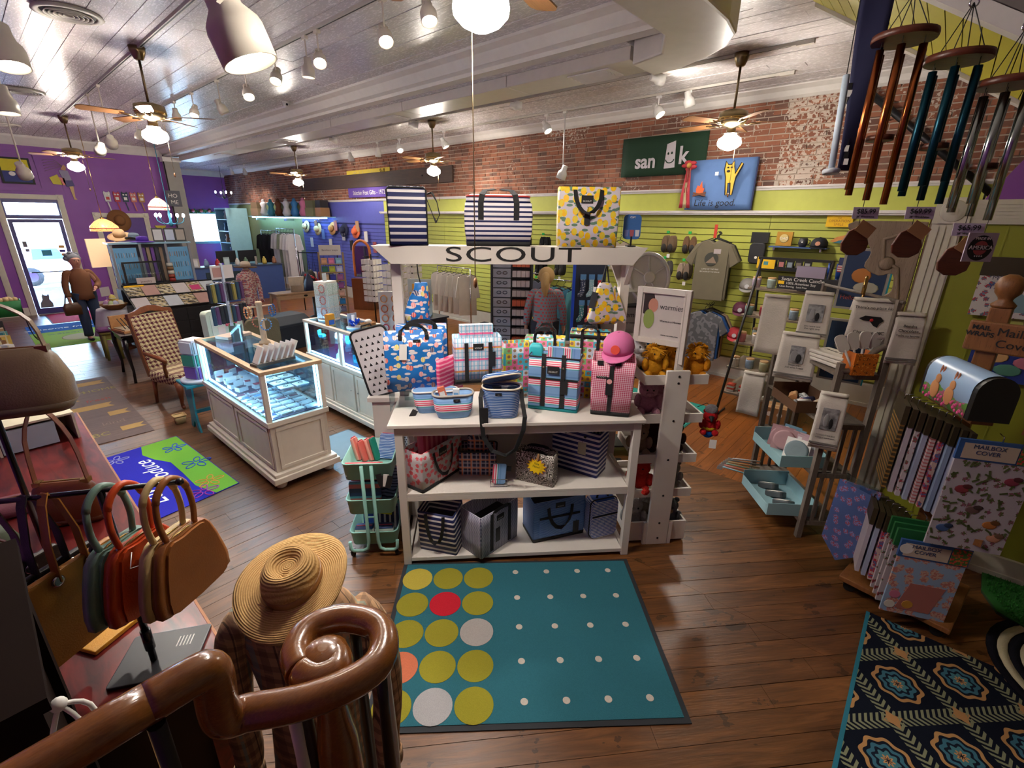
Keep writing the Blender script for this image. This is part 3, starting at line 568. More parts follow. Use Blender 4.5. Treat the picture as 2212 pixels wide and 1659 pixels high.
# ================================================================ SCOUT DISPLAY (local frame: x along the front, y away, origin = left front foot)
SR=R(-43.64); SO=Vector((1.677,2.444,0))
def SL(x,y,z=0): return (SO.x+x*cos(SR)-y*sin(SR),SO.y+x*sin(SR)+y*cos(SR),z)
WP=NT('white_furniture_paint'); WP.co(); WPM=WP.end(WP.mix(WP.noise(4,3),lin((206,198,190)),lin((226,220,212))),.42,0,WP.noise(40,2),.04)
dt=thing('display_table','white open display table with shelves and a SCOUT header sign','display table',SL(0,0),SR)
ob('tabletop',G().box(-.105,-.035,1.125,1.665,.6,1.15),WPM,dt,bev=.003); ob('apron',G().box(-.06,-.012,1.06,1.64,.015,1.125).box(-.06,.56,1.06,1.64,.58,1.125),WPM,dt)
for a in (-.065,1.59):
    for b in (-.015,.53): ob('leg',G().box(a,b,0,a+.055,b+.055,1.125),WPM,dt,bev=.003)
    for z0,z1 in ((1.06,1.12),(.55,.6),(.02,.05)): ob('side_rail',G().box(a+.01,.04,z0,a+.04,.53,z1),WPM,dt)
ob('shelf',G().box(-.01,-.015,.59,1.59,.58,.61).box(-.01,-.015,.55,1.59,.012,.59),WPM,dt,bev=.002); ob('shelf',G().box(-.01,-.01,.03,1.59,.58,.06),WPM,dt,bev=.002)
ob('back_panel',G().box(-.01,.56,.61,1.59,.575,1.06),WPM,dt)
for a in (-.1,1.575): ob('sign_post',G().box(a,.53,1.15,a+.07,.6,2.16),WPM,dt,bev=.003)
ob('post_brace',G().ext(xz([(1.575,1.98),(1.5,2.15),(1.575,2.15)],.55),(0,.03,0)).ext([(1.6,.53,2.0),(1.6,.53,2.15),(1.6,.43,2.15)],(.03,0,0)),WPM,dt)
hd=ob('sign_board',G().ext(xz([(-.205,2.275),(1.72,2.275),(1.62,2.155),(-.075,2.155)],.42),(0,.025,0)).box(-.19,.445,2.25,1.7,.64,2.274),WPM,dt,bev=.002)
text('SCOUT',.142,INK,hd,(.765,.418,2.217),sx=1.98,sp=1.05)
def patch(par,x,y,z,w=.075,h=.045,rx=0,txt='SCOUT'):
    o=ob('label_patch',G().bc((0,0,0),(w,.004,h)),BLKSTRAP,par,loc=(x,y,z),rot=(rx,0,0)); text(txt,h*.3,PAPER,o,(0,-.0025,-h*.22),ex=.0004,sx=1.2); return o
def htag(par,x,y,z,w=.05,h=.1,mat=None,tilt=0): 
    o=ob('hang_tag',G().bc((0,0,-h/2-.02),(w,.003,h)),mat or TAGM,par,loc=(x,y,z),rot=(0,tilt,0)); ob('tag_loop',G().tube([(0,0,-.02),(.004,.004,0),(0,.006,.015)],.0015,5),INK,o); return o
def strap_loop(par,x0,x1,y,zb,zt,rise,w=.022,lean=.0,name='handle',mat=None,drop=False):
    """a pair of webbing legs up the face and an arch (or a droop in front)"""
    P=[(x0,y,zb),(x0,y-.002,zt)]
    n=8
    for i in range(1,n):
        a=PI*i/n; s=-1 if drop else 1; P.append(((x0+x1)/2-(x1-x0)/2*cos(a),y-lean*sin(a)-.004,zt+s*rise*sin(a)))
    P+=[(x1,y-.002,zt),(x1,y,zb)]
    if drop: P=P[1:-1]
    return ob(name,G().strap(P,w,.004,[(1,0,0)]*2+[(cos(PI*i/n),0,sin(PI*i/n)) if not drop else (1,.3,0) for i in range(1,n)]+[(1,0,0)]*2 if not drop else (1,.4,.2)),mat or BLKSTRAP,par)
def tote(name,label,loc,rz,w,d,h,mat,group=None,base=None,taper=1.0,openz=.55,handles=None,inner=None,rot=None,bulge=.01,cat='bag'):
    t=thing(name,label,cat,loc,rz,group,rot); n=3
    def ring(z,s,ins=0): return xy(rrect((w-2*ins)*s,(d-2*ins)*s,.012,n),z)
    b0=.03 if base else 0
    ob('body',G().loft([ring(b0,1),ring(h*.35,1+bulge+(taper-1)*.35),ring(h*.75,1+bulge+(taper-1)*.75),ring(h,taper)]+([ring(h-.001,taper,.005),ring(h*openz,1,.006)] if openz<1 else []),True),mat,t)
    if base: ob('base',G().loft([ring(.001,1.0),ring(.031,1.012)]),base,t)
    if openz<1: ob('lining',G().loft([ring(h*openz+.004,1,.008),ring(h*openz+.008,1,.008)]),inner or M((40,38,44),.9),t)
    if handles:
        k,rise,drop=handles
        for y in (-d/2*taper-.003,d/2*taper+.003):
            strap_loop(t,-w*k,w*k,y-(.004 if y<0 else -.004),b0+.02,h,rise,lean=.02 if y<0 else -.02)
            if drop and y>0: break
    return t
GB='striped and printed bags on the white display'
# --- three bags on the header
z=2.276
t=tote('cooler_bag','navy and white striped cooler bag at the left end of the header shelf',SL(.04,.52,z),SR+R(8),.25,.2,.36,NST,GB,openz=1)
g=G()
for y in (-.1,.1): g.tube([(-.125,y,.004),(.125,y,.004),(.127,y,.35),(.11,y,.365),(-.11,y,.365),(-.127,y,.35)],.006,6,True)
ob('piping',g,BLKSTRAP,t); ob('lid',G().loft([xy(rrect(.25,.2,.03),.36),xy(rrect(.24,.19,.03),.372)]),P_st((222,216,218),NAVY,.044,.6,'x'),t)
ob('zip',G().box(-.12,-.004,.371,.12,.004,.376),BLKSTRAP,t); ob('shoulder_strap',G().strap([(.128,0,.33),(.17,-.03,.34),(.2,-.05,.28),(.215,-.05,.2),(.19,-.05,.15),(.17,-.03,.2),(.135,0,.3)],.035,.005,(0,1,.2)),BLKSTRAP,t)
t=tote('cooler_bag','white dome cooler bag with thin navy stripes in the middle of the header shelf',SL(.66,.53,z),SR,.44,.2,.28,NST2,GB,base=BLKSTRAP,taper=1.02,openz=1,bulge=.04)
ob('dome_lid',G().loft([xy(rrect(.445,.2,.05),.28),xy(rrect(.43,.18,.05),.32),xy(rrect(.38,.13,.05),.335)]),NST2,t); ob('red_trim',G().tube(xy(rrect(.43,.18,.05),.322),.006,6,True),M((196,60,52),.6),t)
for s in (-1,1): ob('webbing',G().strap([(s*.12,-.104,.17),(s*.12,-.11,.28),(s*.11,-.1,.33),(s*.09,-.02,.36),(s*.02,.02,.37)],.038,.005,(1,0,0)),BLKSTRAP,t)
t=tote('lemon_tote','yellow lemon print tote bag at the right end of the header shelf',SL(1.29,.53,z),SR-R(7),.41,.19,.39,LEM,GB,taper=1.02,handles=None)
strap_loop(t,-.1,.08,-.1,.37,.37,.15,.028,.05,drop=True); strap_loop(t,-.1,.08,.1,.37,.385,.012,.028,-.01); patch(t,-.015,-.101,.31,.08,.05); htag(t,-.01,-.108,.25,.038,.085)
t=thing('cup_card','blue card with drink cups on a stand at the right end of the header','sign',SL(1.63,.55,z),SR)
ob('stand',G().box(-.03,-.03,0,.03,.03,.008).box(-.006,-.004,0,.006,.004,.09),INK,t); cd=ob('card',G().ext(xz(rrect(.13,.17,.03,4,0,.135),-.003),(0,.006,0)),M((64,110,176),.5),t)
for x_,c in ((-.04,(120,130,190)),(0,(170,90,100)),(.04,(220,220,228))): ob('printed_cup',G().ext(xz([(x_-.013,.07),(x_+.013,.07),(x_+.016,.115),(x_-.016,.115)],-.0045),(0,.001,0)),M(c,.5),cd)
text('CUPS',.018,PAPER,cd,(0,-.0045,.2))
# --- bags on the table top
ZT=1.151
def acrylic(x,y,w,d,h,label):
    t=thing('acrylic_riser',label,'riser',SL(x,y,ZT),SR,'clear acrylic risers'); ob('riser_top',G().box(-w/2,-d/2,h-.005,w/2,d/2,h),GL(),t); ob('riser_side',G().box(-w/2,-d/2,0,-w/2+.005,d/2,h-.005),GL(),t); ob('riser_side',G().box(w/2-.005,-d/2,0,w/2,d/2,h-.005),GL(),t)
acrylic(.06,.31,.36,.2,.15,'clear acrylic riser under the blue balloon print tote'); acrylic(.5,.36,.34,.2,.18,'clear acrylic riser under the pink and blue plaid tote')
t=tote('balloon_tote','large blue tote printed with hot air balloons on the table top',SL(.06,.31,ZT+.151),SR+R(7),.4,.16,.4,BAL,GB,openz=.7); strap_loop(t,-.09,.09,-.083,.37,.4,.07,.026,-.02); htag(t,-.07,-.09,.36,.05,.11,PAPER,R(4)); patch(t,.02,-.083,.36,.05,.016,txt='scout')
t=tote('balloon_tote','second balloon print box bag standing behind the large one',SL(.1,.475,ZT+.2),SR+R(4),.36,.1,.37,BAL,GB,openz=1); strap_loop(t,-.1,.1,-.055,.33,.37,.04,.03); ob('front_flap',G().bc((0,-.056,.33),(.16,.01,.09)),BAL,t); ob('riser_foot',G().box(-.15,-.04,-.2,.15,.04,-.001),GL(),t)
t=thing('hanging_balloon_bag','balloon print bag hanging by a black strap under the left of the header','bag',SL(.06,.5,0),SR,GB)
g=G().loft([[(cos(a)*w*.5+ox,sin(a)*d*.5,zz) for a in [2*PI*i/14 for i in range(14)]] for w,d,ox,zz in ((.1,.05,.04,1.73),(.17,.08,.02,1.735),(.18,.09,.01,1.80),(.15,.08,.03,1.9),(.1,.06,.05,1.98),(.09,.05,.05,2.02))]); ob('body',g,BAL,t); ob('strap',G().strap([(.05,0,2.0),(.035,-.01,2.08),(.03,0,2.152)],.03,.005,(0,1,0)),BLKSTRAP,t)
t=tote('chevron_tote','slim pink tote with white chevron stripes between balloon and plaid totes',SL(.305,.3,ZT),SR+R(-35),.03,.28,.38,PNK,GB,openz=1)
t=tote('plaid_tote','pink and aqua plaid tote with black webbing on the table top',SL(.5,.36,ZT+.181),SR+R(8),.34,.15,.335,PLD,GB,base=BLKSTRAP,openz=.6)
for s in (-1,1): ob('webbing',G().strap([(s*.085,-.079,.02),(s*.085,-.081,.3)],.028,.004,(1,0,0)),BLKSTRAP,t)
strap_loop(t,.0,.14,.085,.3,.33,.07,.03); patch(t,0,-.079,.27,.075,.045); ob('folded_bag',G().box(-.12,.0,.25,.12,.05,.41),PLD,t); htag(t,.1,-.083,.25,.045,.11)
tote('dog_tote','colourful tote printed with little dogs behind the plaid tote',SL(.79,.47,ZT),SR+R(10),.2,.1,.44,DOG,GB,openz=.8); tote('dog_tote','wide dog print tote standing behind the striped teal-based tote',SL(1.02,.5,ZT),SR-R(12),.3,.12,.47,DOG,GB,openz=.75,handles=(.25,.08,True))
t=tote('dog_tote','dog print bag with black trim behind the pink gingham tote',SL(1.36,.47,ZT),SR-R(16),.3,.14,.52,DOG,GB,openz=.8,handles=(.2,.05,True)); ob('black_band',G().loft([xy(rrect(.305,.145,.012),.47),xy(rrect(.305,.145,.012),.5)]),BLKSTRAP,t)
def cosm(name,label,x,y,w,d,h,lid,mat):
    t=thing(name,label,'bag',SL(x,y,ZT),SR+R(6),GB); 
    def ring(z,s,o=0): return xy([(a*s,b*s+o) for a,b in rrect(w,d,d*.4,5)],z)
    ob('body',G().loft([ring(.002,.8),ring(h*.3,.95),ring(h,1.05)]+([ring(h-.001,1.0),ring(h*.5,.92)] if lid else [ring(h*1.06,.9)])),mat,t)
    return t
t=cosm('toiletry_bag','closed striped toiletry bag behind the open one',.2,.21,.3,.1,.16,False,MUL); ob('zip_trim',G().tube([(p[0]*1.05,p[1]*1.05,.161) for p in rrect(.3,.1,.04,4)],.006,6,True),PAPER,t); htag(t,-.13,-.07,.06,.04,.06,TAGM,R(30))
t=cosm('toiletry_bag','open striped toiletry bag filled with small products',.33,.12,.27,.14,.17,True,MUL); ob('rim',G().tube([(p[0]*1.03,p[1]*1.03,.17) for p in rrect(.27,.14,.056,5)],.008,6,True),LIN,t); ob('lining',G().loft([xy([(a*.95,b*.95) for a,b in rrect(.27,.14,.056,5)],.1),xy([(a*.95,b*.95) for a,b in rrect(.27,.14,.056,5)],.104)]),LIN,t); patch(t,.02,-.074,.14,.045,.016,txt='scout')
for n_,l,px,py,c,(w_,h_),tl_ in (('product_pack','orange blister pack of brushes in the open striped bag',-.07,0,(226,120,90),(.05,.11),R(-16)),('tube_bottle','white tube with a blue label in the open striped bag',.02,.01,(226,230,232),(.045,.09),R(3)),('product_box','cream soap box lying in the open striped bag',.08,-.01,(222,206,180),(.08,.035),0)):
    a=SL(.33+px,.12+py,ZT+.106); q=thing(n_,l,'product',a,SR,rot=(0,0,SR)); ob('pack',G().bc((0,0,h_/2),(w_,.022,h_),ry=tl_),M(c,.4),q,bev=.004); ob('pack_label',G().bc((0,-.0125,h_/2),(w_*.7,.001,h_*.4),ry=tl_),M((110,160,200) if w_<.05 else (240,236,230),.5),q)
# wave cooler with a raised lid and long strap
t=thing('wave_cooler','small blue wave print cooler with open lid on the table front','bag',SL(.665,.11,ZT),SR-R(4),GB)
def rg(z,s,w=.26,d=.16): return xy([(a*s,b*s) for a,b in rrect(w,d,.07,5)],z)
ob('body',G().loft([rg(.002,.86),rg(.03,.9),rg(.2,1.03),rg(.215,1.03),rg(.214,1.0),rg(.1,.9)]),WAV,t); ob('piping',G().tube(rg(.216,1.02),.007,6,True),M((226,214,196),.6),t); ob('lining',G().loft([rg(.12,.94),rg(.124,.94)]),M((70,72,78),.8),t); patch(t,-.02,-.083,.185,.045,.016,txt='scout')
lm=Matrix.Translation((0,.075,.225))@Matrix.Rotation(R(-32),4,'X')@Matrix.Translation((0,-.08,0))@Matrix.Rotation(R(-10),4,'Y')
ob('lid',G().loft([rg(0,1.0),rg(.02,1.02),rg(.03,.98)]).xf(lm),WAV,t); ob('lid_piping',G().tube(rg(.0,1.02),.007,6,True).xf(lm),M((226,214,196),.6),t)
ob('shoulder_strap',G().strap([(-.13,-.02,.2),(-.14,-.1,.17),(-.135,-.135,.1),(-.13,-.152,.0),(-.12,-.155,-.1),(-.06,-.16,-.2),(.03,-.16,-.235),(.1,-.16,-.19),(.15,-.15,-.05),(.16,-.13,.04),(.14,-.06,.14),(.135,-.02,.2)],.03,.004,(1,.25,.1)),BLKSTRAP,t)
htag(t,-.115,-.145,.13,.055,.12)
for k,(c,x_) in enumerate((((60,62,70),-.03),((214,206,190),.03),((40,60,80),.07))): ob('folded_leaflet',G().bc((x_,.0,.2),(.06,.004,.09),rx=R(50),rz=R(10*k-8)),M(c,.6),t)
# striped tote with teal base
t=tote('striped_tote','light blue striped work tote with teal base, pockets and black webbing',SL(1.06,.24,ZT),SR-R(20),.36,.16,.4,MUL,GB,base=TEAL,openz=.75)
for s in (-1,1): w_=ob('webbing',G().strap([(s*.07,-.084,.03),(s*.07,-.09,.36),(s*.07,-.08,.42),(s*.068,-.03,.405)],.03,.004,(1,0,0)),BLKSTRAP,t); ob('rivet',G().lathe([(.009,0),(.006,.004)],10,(s*.07,-.093,.33),(0,-1,0)),CHROME,w_)
for x0,x1 in ((-.175,-.09),(-.052,.052),(.09,.175)): p=ob('pocket',G().box(x0,-.09,.03,x1,-.081,.24),MUL,t,bev=.003); ob('pocket_trim',G().box(x0,-.0915,.235,x1,-.0805,.248),BLKSTRAP,p)
ob('top_trim',G().tube(xy(rrect(.362,.162,.012),.398),.005,5,True),BLKSTRAP,t); patch(t,0,-.092,.31,.085,.055); htag(t,.08,-.096,.26,.05,.1); ob('folded_bag',G().box(-.06,.0,.3,.17,.04,.45),MULU,t)
q=thing('teal_cap_bottle','turquoise folded pouch sticking out of the striped tote','pouch',SL(.93,.33,ZT+.3),SR-R(20)); ob('pouch_body',G().loft([xy(rrect(.1,.05,.012),0),xy(rrect(.1,.05,.012),.13),xy(rrect(.07,.03,.01),.16)]),M((52,186,196),.5),q)
# pink gingham tote
t=tote('gingham_tote','tall pink gingham tote with a black base at the right end of the table',SL(1.46,.165,ZT),SR-R(17),.27,.24,.4,PGING,GB,base=BLKSTRAP,openz=.5,taper=1.1)
ob('webbing',G().strap([(-.01,-.124,.03),(-.01,-.132,.2),(-.01,-.134,.37)],.028,.004,(1,0,0)),BLKSTRAP,t)
for x_ in (-.09,.03): ob('handle_bar',G().box(x_-.02,-.138,.375,x_+.02,-.126,.402),BLKSTRAP,t)
patch(t,-.075,-.128,.3,.07,.05); hg=htag(t,-.02,-.137,.31,.045,.13); ob('price_sticker',G().lathe([(.018,0),(.018,.001)],14,(0,-.0018,-.05),(0,-1,0)),M((232,170,170),.6),hg); ob('back_handle',G().tube([(-.08,.13,.39),(-.06,.13,.47),(0,.12,.5),(.05,.11,.44),(.06,.12,.38)],.009,6),BLKSTRAP,t)
# pink cap resting in the gingham tote
def cap(name,label,loc,rz,c1,c2=None,group=None,rot=None,sc=1,logo=None):
    t=thing(name,label,'cap',loc,rz,group,rot); m1=M(c1,.75); m2=M(c2,.75) if c2 else m1
    prof=[(.092,0),(.096,.03),(.09,.07),(.07,.1),(.04,.118),(.01,.124)]
    ob('crown_front',G().loft([[(r*cos(a)*sc,-abs(r*sin(a))*1.1*sc if 0 else r*sin(a)*1.1*sc,zz*sc) for a in [2*PI*i/20 for i in range(20)]] for r,zz in prof]),m1,t)
    if c2: ob('crown_back',G().sheet(lambda u,v:tuple(k*sc for k in ((.0965-.03*v*v-.04*v**4)*cos(PI*u)*1.01,(.1065-.03*v*v-.04*v**4)*sin(PI*u)*1.01,.004+v*.1)),10,5,.002),m2,t)
    ob('brim',G().sheet(lambda u,v:tuple(k*sc for k in ((.09+.004*v)*cos(PI+PI*u),(.1+.0*v)*sin(PI+PI*u)-(.085*v)*sin(PI*u)**.6,.004-.012*v*(1-abs(2*u-1)**2)+.006*v)),14,4,.003),m1,t)
    ob('button',G().sph((0,0,.124*sc),(.008*sc,.008*sc,.004*sc),8,4),m1,t)
    if logo: ob('logo_patch',G().lathe([(.028*sc,0),(.027*sc,.002)],16,(0,-.105*sc,.05*sc),(0,-1,.35)),M(logo,.6),t)
    return t
cap('trucker_cap','pink trucker cap with a round red logo on the gingham tote',SL(1.5,.2,ZT+.43),SR-R(25),(214,112,164),(206,150,160),None,logo=(216,70,50),rot=(R(8),R(-4),SR-R(28)),sc=1.15)
# hanging lemon bag under the right of the header
t=thing('hanging_lemon_bag','folded lemon print bag hanging on a black strap under the right of the header','bag',SL(1.47,.5,0),SR,GB)
ob('body',G().loft([[(x+dx,y,zz) for x,y in rrect(w,d,.02,3)] for w,d,dx,zz in ((.2,.07,-.02,1.72),(.24,.1,-.015,1.75),(.17,.09,-.02,1.88),(.1,.06,-.02,2.0),(.08,.05,-.02,2.02))]),LEM,t); ob('side_fold',G().ext(xz([(.05,2.0),(.15,1.76),(.13,1.73),(.06,1.78)],-.05),(0,.05,0)),LEM,t)
for s in (-1,1): ob('strap',G().strap([(-.02+s*.03,0,2.01),(-.02+s*.012,0,2.1),(-.015,.02,2.152)],.025,.004,(0,1,0)),BLKSTRAP,t)
htag(t,-.1,-.06,1.98,.045,.12,M((60,66,72),.6),R(12))
# --- middle shelf
ZM=.611
t=tote('floral_tote','tote with coral flower print standing at an angle on the middle shelf',SL(.17,.21,ZM),SR+R(52),.44,.18,.31,FLO,GB,base=BLKSTRAP,openz=.5,inner=M((190,96,106),.8)); strap_loop(t,-.1,.1,-.093,.26,.27,.2,.026,.02,drop=True); patch(t,0,-.092,.25,.08,.06); ob('pocket',G().box(-.06,-.096,.03,.19,-.0915,.19),FLO,t); ob('folded_bag',G().box(-.1,.0,.2,.16,.06,.4),P_st((206,120,130),(170,60,90),.05,.5,'x'),t)
t=tote('plaid_cooler','navy and orange plaid box bag on the middle shelf',SL(.5,.3,ZM),SR+R(-5),.28,.18,.2,NOP,GB,openz=.6,inner=LIN); ob('rim',G().tube(xy(rrect(.285,.185,.03,4),.2),.006,6,True),BLKSTRAP,t); ob('inner_bag',G().loft([xy(rrect(.16,.09,.03),.1),xy(rrect(.16,.09,.03),.28),xy(rrect(.12,.07,.03),.32)]),NOP,t)
t=thing('pouch_holder','small wire holder with a striped pouch on the middle shelf','holder',SL(.645,.07,ZM),SR); ob('wire_frame',G().tube([(-.06,-.03,.003),(.06,-.03,.003),(.06,.04,.003),(-.06,.04,.003)],.003,5,True).tube([(-.06,-.03,.06),(.06,-.03,.06),(.06,.04,.06),(-.06,.04,.06)],.003,5,True).cyl((-.06,-.03,0),(-.06,-.03,.06),.003,5).cyl((.06,-.03,0),(.06,-.03,.06),.003,5).cyl((.06,.04,0),(.06,.04,.06),.003,5).cyl((-.06,.04,0),(-.06,.04,.06),.003,5),CHROME,t)
q=thing('striped_pouch','small blue striped pouch in the wire holder','pouch',SL(.645,.075,ZM+.007),SR,rot=(R(-8),R(4),SR)); ob('pouch_body',G().loft([xz(rrect(.09,.15,.015,3,0,.078),-.012),xz(rrect(.1,.155,.015,3,0,.078),0),xz(rrect(.09,.15,.015,3,0,.078),.012)]),MULU,q); ob('clip',G().box(.05,-.004,.1,.085,.004,.135),TAGM,q)
t=tote('paisley_bag','black and white paisley gift tote on the middle shelf',SL(.93,.12,ZM),SR-R(28),.3,.11,.25,PAIS,GB,openz=.75,taper=.97); htag(t,.07,-.06,.19,.05,.09,PAPER); strap_loop(t,-.09,.09,.05,.24,.245,.02,.022); strap_loop(t,-.08,.08,-.03,.23,.245,.015,.022)
q=thing('starburst_tag','yellow starburst sale tag clipped to the paisley bag','tag',SL(.915,.045,ZM+.155),SR-R(28),rot=(R(-6),R(6),SR-R(28))); st=[((.075 if i%2 else .052)*cos(PI*i/13),(.06 if i%2 else .042)*sin(PI*i/13)) for i in range(26)]
ob('burst_edge',G().ext(xz([(a*1.07,b*1.07) for a,b in st],.0015),(0,.002,0)),M((206,84,30),.6),q); bu=ob('burst',G().ext(xz(st,-.0015),(0,.003,0)),M((246,206,20),.6),q); text('Sale\nNow!',.024,M((120,110,20),.6),bu,(0,-.0022,.012)); ob('clothespin',G().box(-.006,-.008,.05,.008,.01,.1),CARD,q)
t=tote('striped_tote','large navy and white striped tote at the right of the middle shelf',SL(1.29,.3,ZM),SR-R(37),.38,.19,.37,NST3,GB,openz=.6,taper=1.03); htag(t,.06,-.1,.29,.065,.1,M((190,184,160),.7)); [ob('eyelet',G().lathe([(.012,0),(.008,.004)],10,(x_,-.1,.32),(0,-1,0)),BLKSTRAP,t) for x_ in (-.08,.08)]
for k in range(3): ob('folded_bag',G().box(-.12+k*.07,-.03+.03*k,.2,-.02+k*.09,.0+.03*k,.385),P_st((226,222,226),NAVY,.03,.6,'x'),t)
tote('dotted_tote','pale blue dotted tote with pink base behind the left leg',SL(-.02,.7,.55),SR,.2,.12,.4,P_dots((190,206,226),(40,44,70),.02,.08),GB,base=M((220,120,180),.6),openz=.8)
ob('shelf_stool',G().box(-.14,.62,0,.12,.8,.549),WPM,dt)
# --- bottom shelf
ZB=.061
t=tote('striped_tote','navy and white striped tote sagging on the bottom shelf at left',SL(.22,.14,ZB),SR+R(38),.3,.21,.37,NST,GB,openz=.6,taper=.95,rot=(R(5),R(0),SR-R(20))); strap_loop(t,-.07,.07,-.11,.35,.36,.25,.024,.02,drop=True)
t=tote('gingham_tote','navy gingham tote on the bottom shelf, leaning',SL(.58,.15,ZB),SR+R(48),.4,.23,.36,NGING,GB,openz=.6,taper=1.0,rot=(0,0,SR+R(42))); strap_loop(t,-.09,.1,-.118,.02,.34,.02,.03); htag(t,-.03,-.123,.22,.045,.12); patch(t,.0,-.117,.28)
t=tote('wave_tote','big blue wave print tote on the bottom shelf',SL(1.1,.26,ZB),SR+R(14),.44,.24,.36,WAV2,GB,base=BLKSTRAP,openz=.7); strap_loop(t,-.1,.1,-.124,.3,.3,.18,.03,.02,drop=True); patch(t,0,-.123,.31,.08,.045); ob('pocket',G().box(-.17,-.128,.05,.17,-.1225,.21),WAV2,t); ob('pocket_trim',G().box(-.17,-.13,.205,.17,-.122,.22),BLKSTRAP,t); htag(t,.14,-.13,.16,.05,.11)
t=thing('lunch_box','blue and white checked lunch box at the right of the bottom shelf','bag',SL(1.47,.19,ZB),SR+R(16),GB); ob('body',G().loft([xz(rrect(.23,.33,.04,4,0,.172),-.06),xz(rrect(.235,.335,.04,4,0,.172),0),xz(rrect(.23,.33,.04,4,0,.172),.06)]),CHK,t); ob('zip',G().tube(xz(rrect(.238,.338,.04,4,0,.172),-.03),.005,5,True),BLKSTRAP,t); ob('pocket_trim',G().box(-.112,-.064,.2,.112,-.058,.212),BLKSTRAP,t); ob('handle',G().tube([(-.05,0,.338),(-.04,0,.37),(.04,0,.37),(.05,0,.338)],.009,6),BLKSTRAP,t)
# ================================================================ MATS AND RUGS
def fab(c,sc=260,st=.35,rough=.95):
    t=NT('pile'); n=t.noise(sc,2); b=lin(c); return t.end(t.mix(n,tuple(x*.72 for x in b[:3]),tuple(min(1,x*1.12) for x in b[:3])),rough,0,n,st,.1)
MO=(1.628,2.49); MA=R(-46.0)
mt=thing('dot_mat','large teal floor mat with big coloured circles and small white dots','mat',(MO[0],MO[1],.0),MA)
ob('mat_pile',G().box(.03,-1.21,.002,1.66,-.02,.009),fab((52,110,124)),mt); ob('mat_border',G().box(0,-1.24,0,1.69,.0,.006),M((36,40,46),.8),mt)
OLVG=fab((158,150,50)); dmk=lambda:G().lathe([(.105,0),(.104,.0012)],32).mesh('big_dot'); dm=dmk(); cols={(0,0):(196,178,74),(1,1):(206,40,56),(2,2):(178,172,168),(3,0):(216,122,90),(4,1):(178,176,178)}
dotm={}
for r_ in range(5):
    for c_ in range(3):
        col=cols.get((r_,c_)); me=dm if col is None else dmk(); ob('big_dot',me,OLVG if col is None else fab(col),mt,loc=(.125+c_*.218,-.17-r_*.235,.0092))
sm_=G().lathe([(.021,0),(.02,.0012)],16).mesh('small_dot'); CRM=fab((214,202,190))
for r_ in range(5):
    for c_ in range(4): ob('small_dot',sm_,CRM,mt,loc=(.83+c_*.228,-.12-r_*.245,.0092))
bm=thing('blue_green_mat','blue mat with a green corner, drawn flowers and white script','mat',(0,0,0))
P0=[(1.128,6.24),(1.23,4.6),(.487,4.47),(.404,6.15)]
ob('mat_blue',G().ext(xy(P0,.0),(0,0,.006)),fab((52,50,170)),bm)
ob('mat_green',G().ext(xy([(1.122,6.23),(1.224,4.605),(1.02,4.57),(.93,4.85),(.92,5.2),(.9,5.55),(.8,5.75),(.74,5.95),(.78,6.19)],.0062),(0,0,.0012)),fab((122,178,62)),bm)
def flower(par,x,y,r,c,n=5,z=.0078):
    g=G()
    for k in range(n):
        a=2*PI*k/n; cx,cy=x+r*.62*cos(a),y+r*.62*sin(a); g.tube([(cx+r*.42*cos(q)*cos(a)-r*.22*sin(q)*sin(a),cy+r*.42*cos(q)*sin(a)+r*.22*sin(q)*cos(a),z) for q in [2*PI*i/12 for i in range(12)]],.006,4,True)
    ob('drawn_flower',g,M(c,.9),par)
flower(bm,1.08,5.35,.13,(40,70,170)); flower(bm,1.05,4.85,.12,(226,150,60)); flower(bm,.95,4.68,.12,(180,60,170)); flower(bm,1.02,5.9,.11,(40,80,190)); flower(bm,.52,6.0,.11,(150,150,200),z=.0068)
text('Love',.24,PAPER,bm,(.62,4.72,.0066),(0,0,R(96)),al='LEFT',shear=.3); text('produce',.22,PAPER,bm,(.78,5.05,.0066),(0,0,R(96)),al='LEFT',shear=.3)
rn=thing('plank_print_runner','grey wood-print runner mat with gold arrows and wording','mat',(0,0,0)); ob('runner_base',G().box(.36,6.62,0,1.0,9.6,.005),wood((84,68,66),(118,98,92),.7,axis='x'),rn)
GOLD=M((176,142,84),.8)
for (x,y,w_,h_) in ((.86,6.95,.24,.16),(.62,8.05,.46,.2),(.84,7.62,.22,.18),(.46,8.55,.2,.16),(.78,9.3,.34,.2)): ob('gold_arrow',G().ext(xy([(x-w_/2,y-h_/2),(x+w_/2,y-h_/2),(x+w_/2-.05,y),(x+w_/2,y+h_/2),(x-w_/2,y+h_/2)],.0052),(0,0,.001)),GOLD,rn)
for s_,x,y,c in (('FARM',.5,8.85,(150,140,80)),('HOME',.82,8.85,(150,140,80)),('fresh',.74,8.35,(150,70,60)),('ABC',.5,6.9,(150,140,80)),('kind',.72,7.25,(130,110,100))): text(s_,.17,M(c,.8),rn,(x,y,.0055),(0,0,0),sx=.8)
em=thing('welcome_mat','green and blue welcome mat in the aisle before the entrance','mat',(0,0,0)); ob('green_field',G().box(.48,12.5,0,1.7,14.2,.006),fab((132,170,70)),em); ob('blue_band',G().box(.48,14.2,0,1.78,15.2,.006),fab((30,80,150)),em); ob('printed_hand',G().lathe([(.3,0),(.28,.001)],20,(1.2,13.3,.0065),sc=(1,1.2)),M((150,150,110),.9),em); text('welcome friends',.2,PAPER,em,(1.1,14.6,.007),(0,0,0)); text('welcome',.2,M((90,120,90),.9),em,(1.1,13.9,.007),(0,0,0))
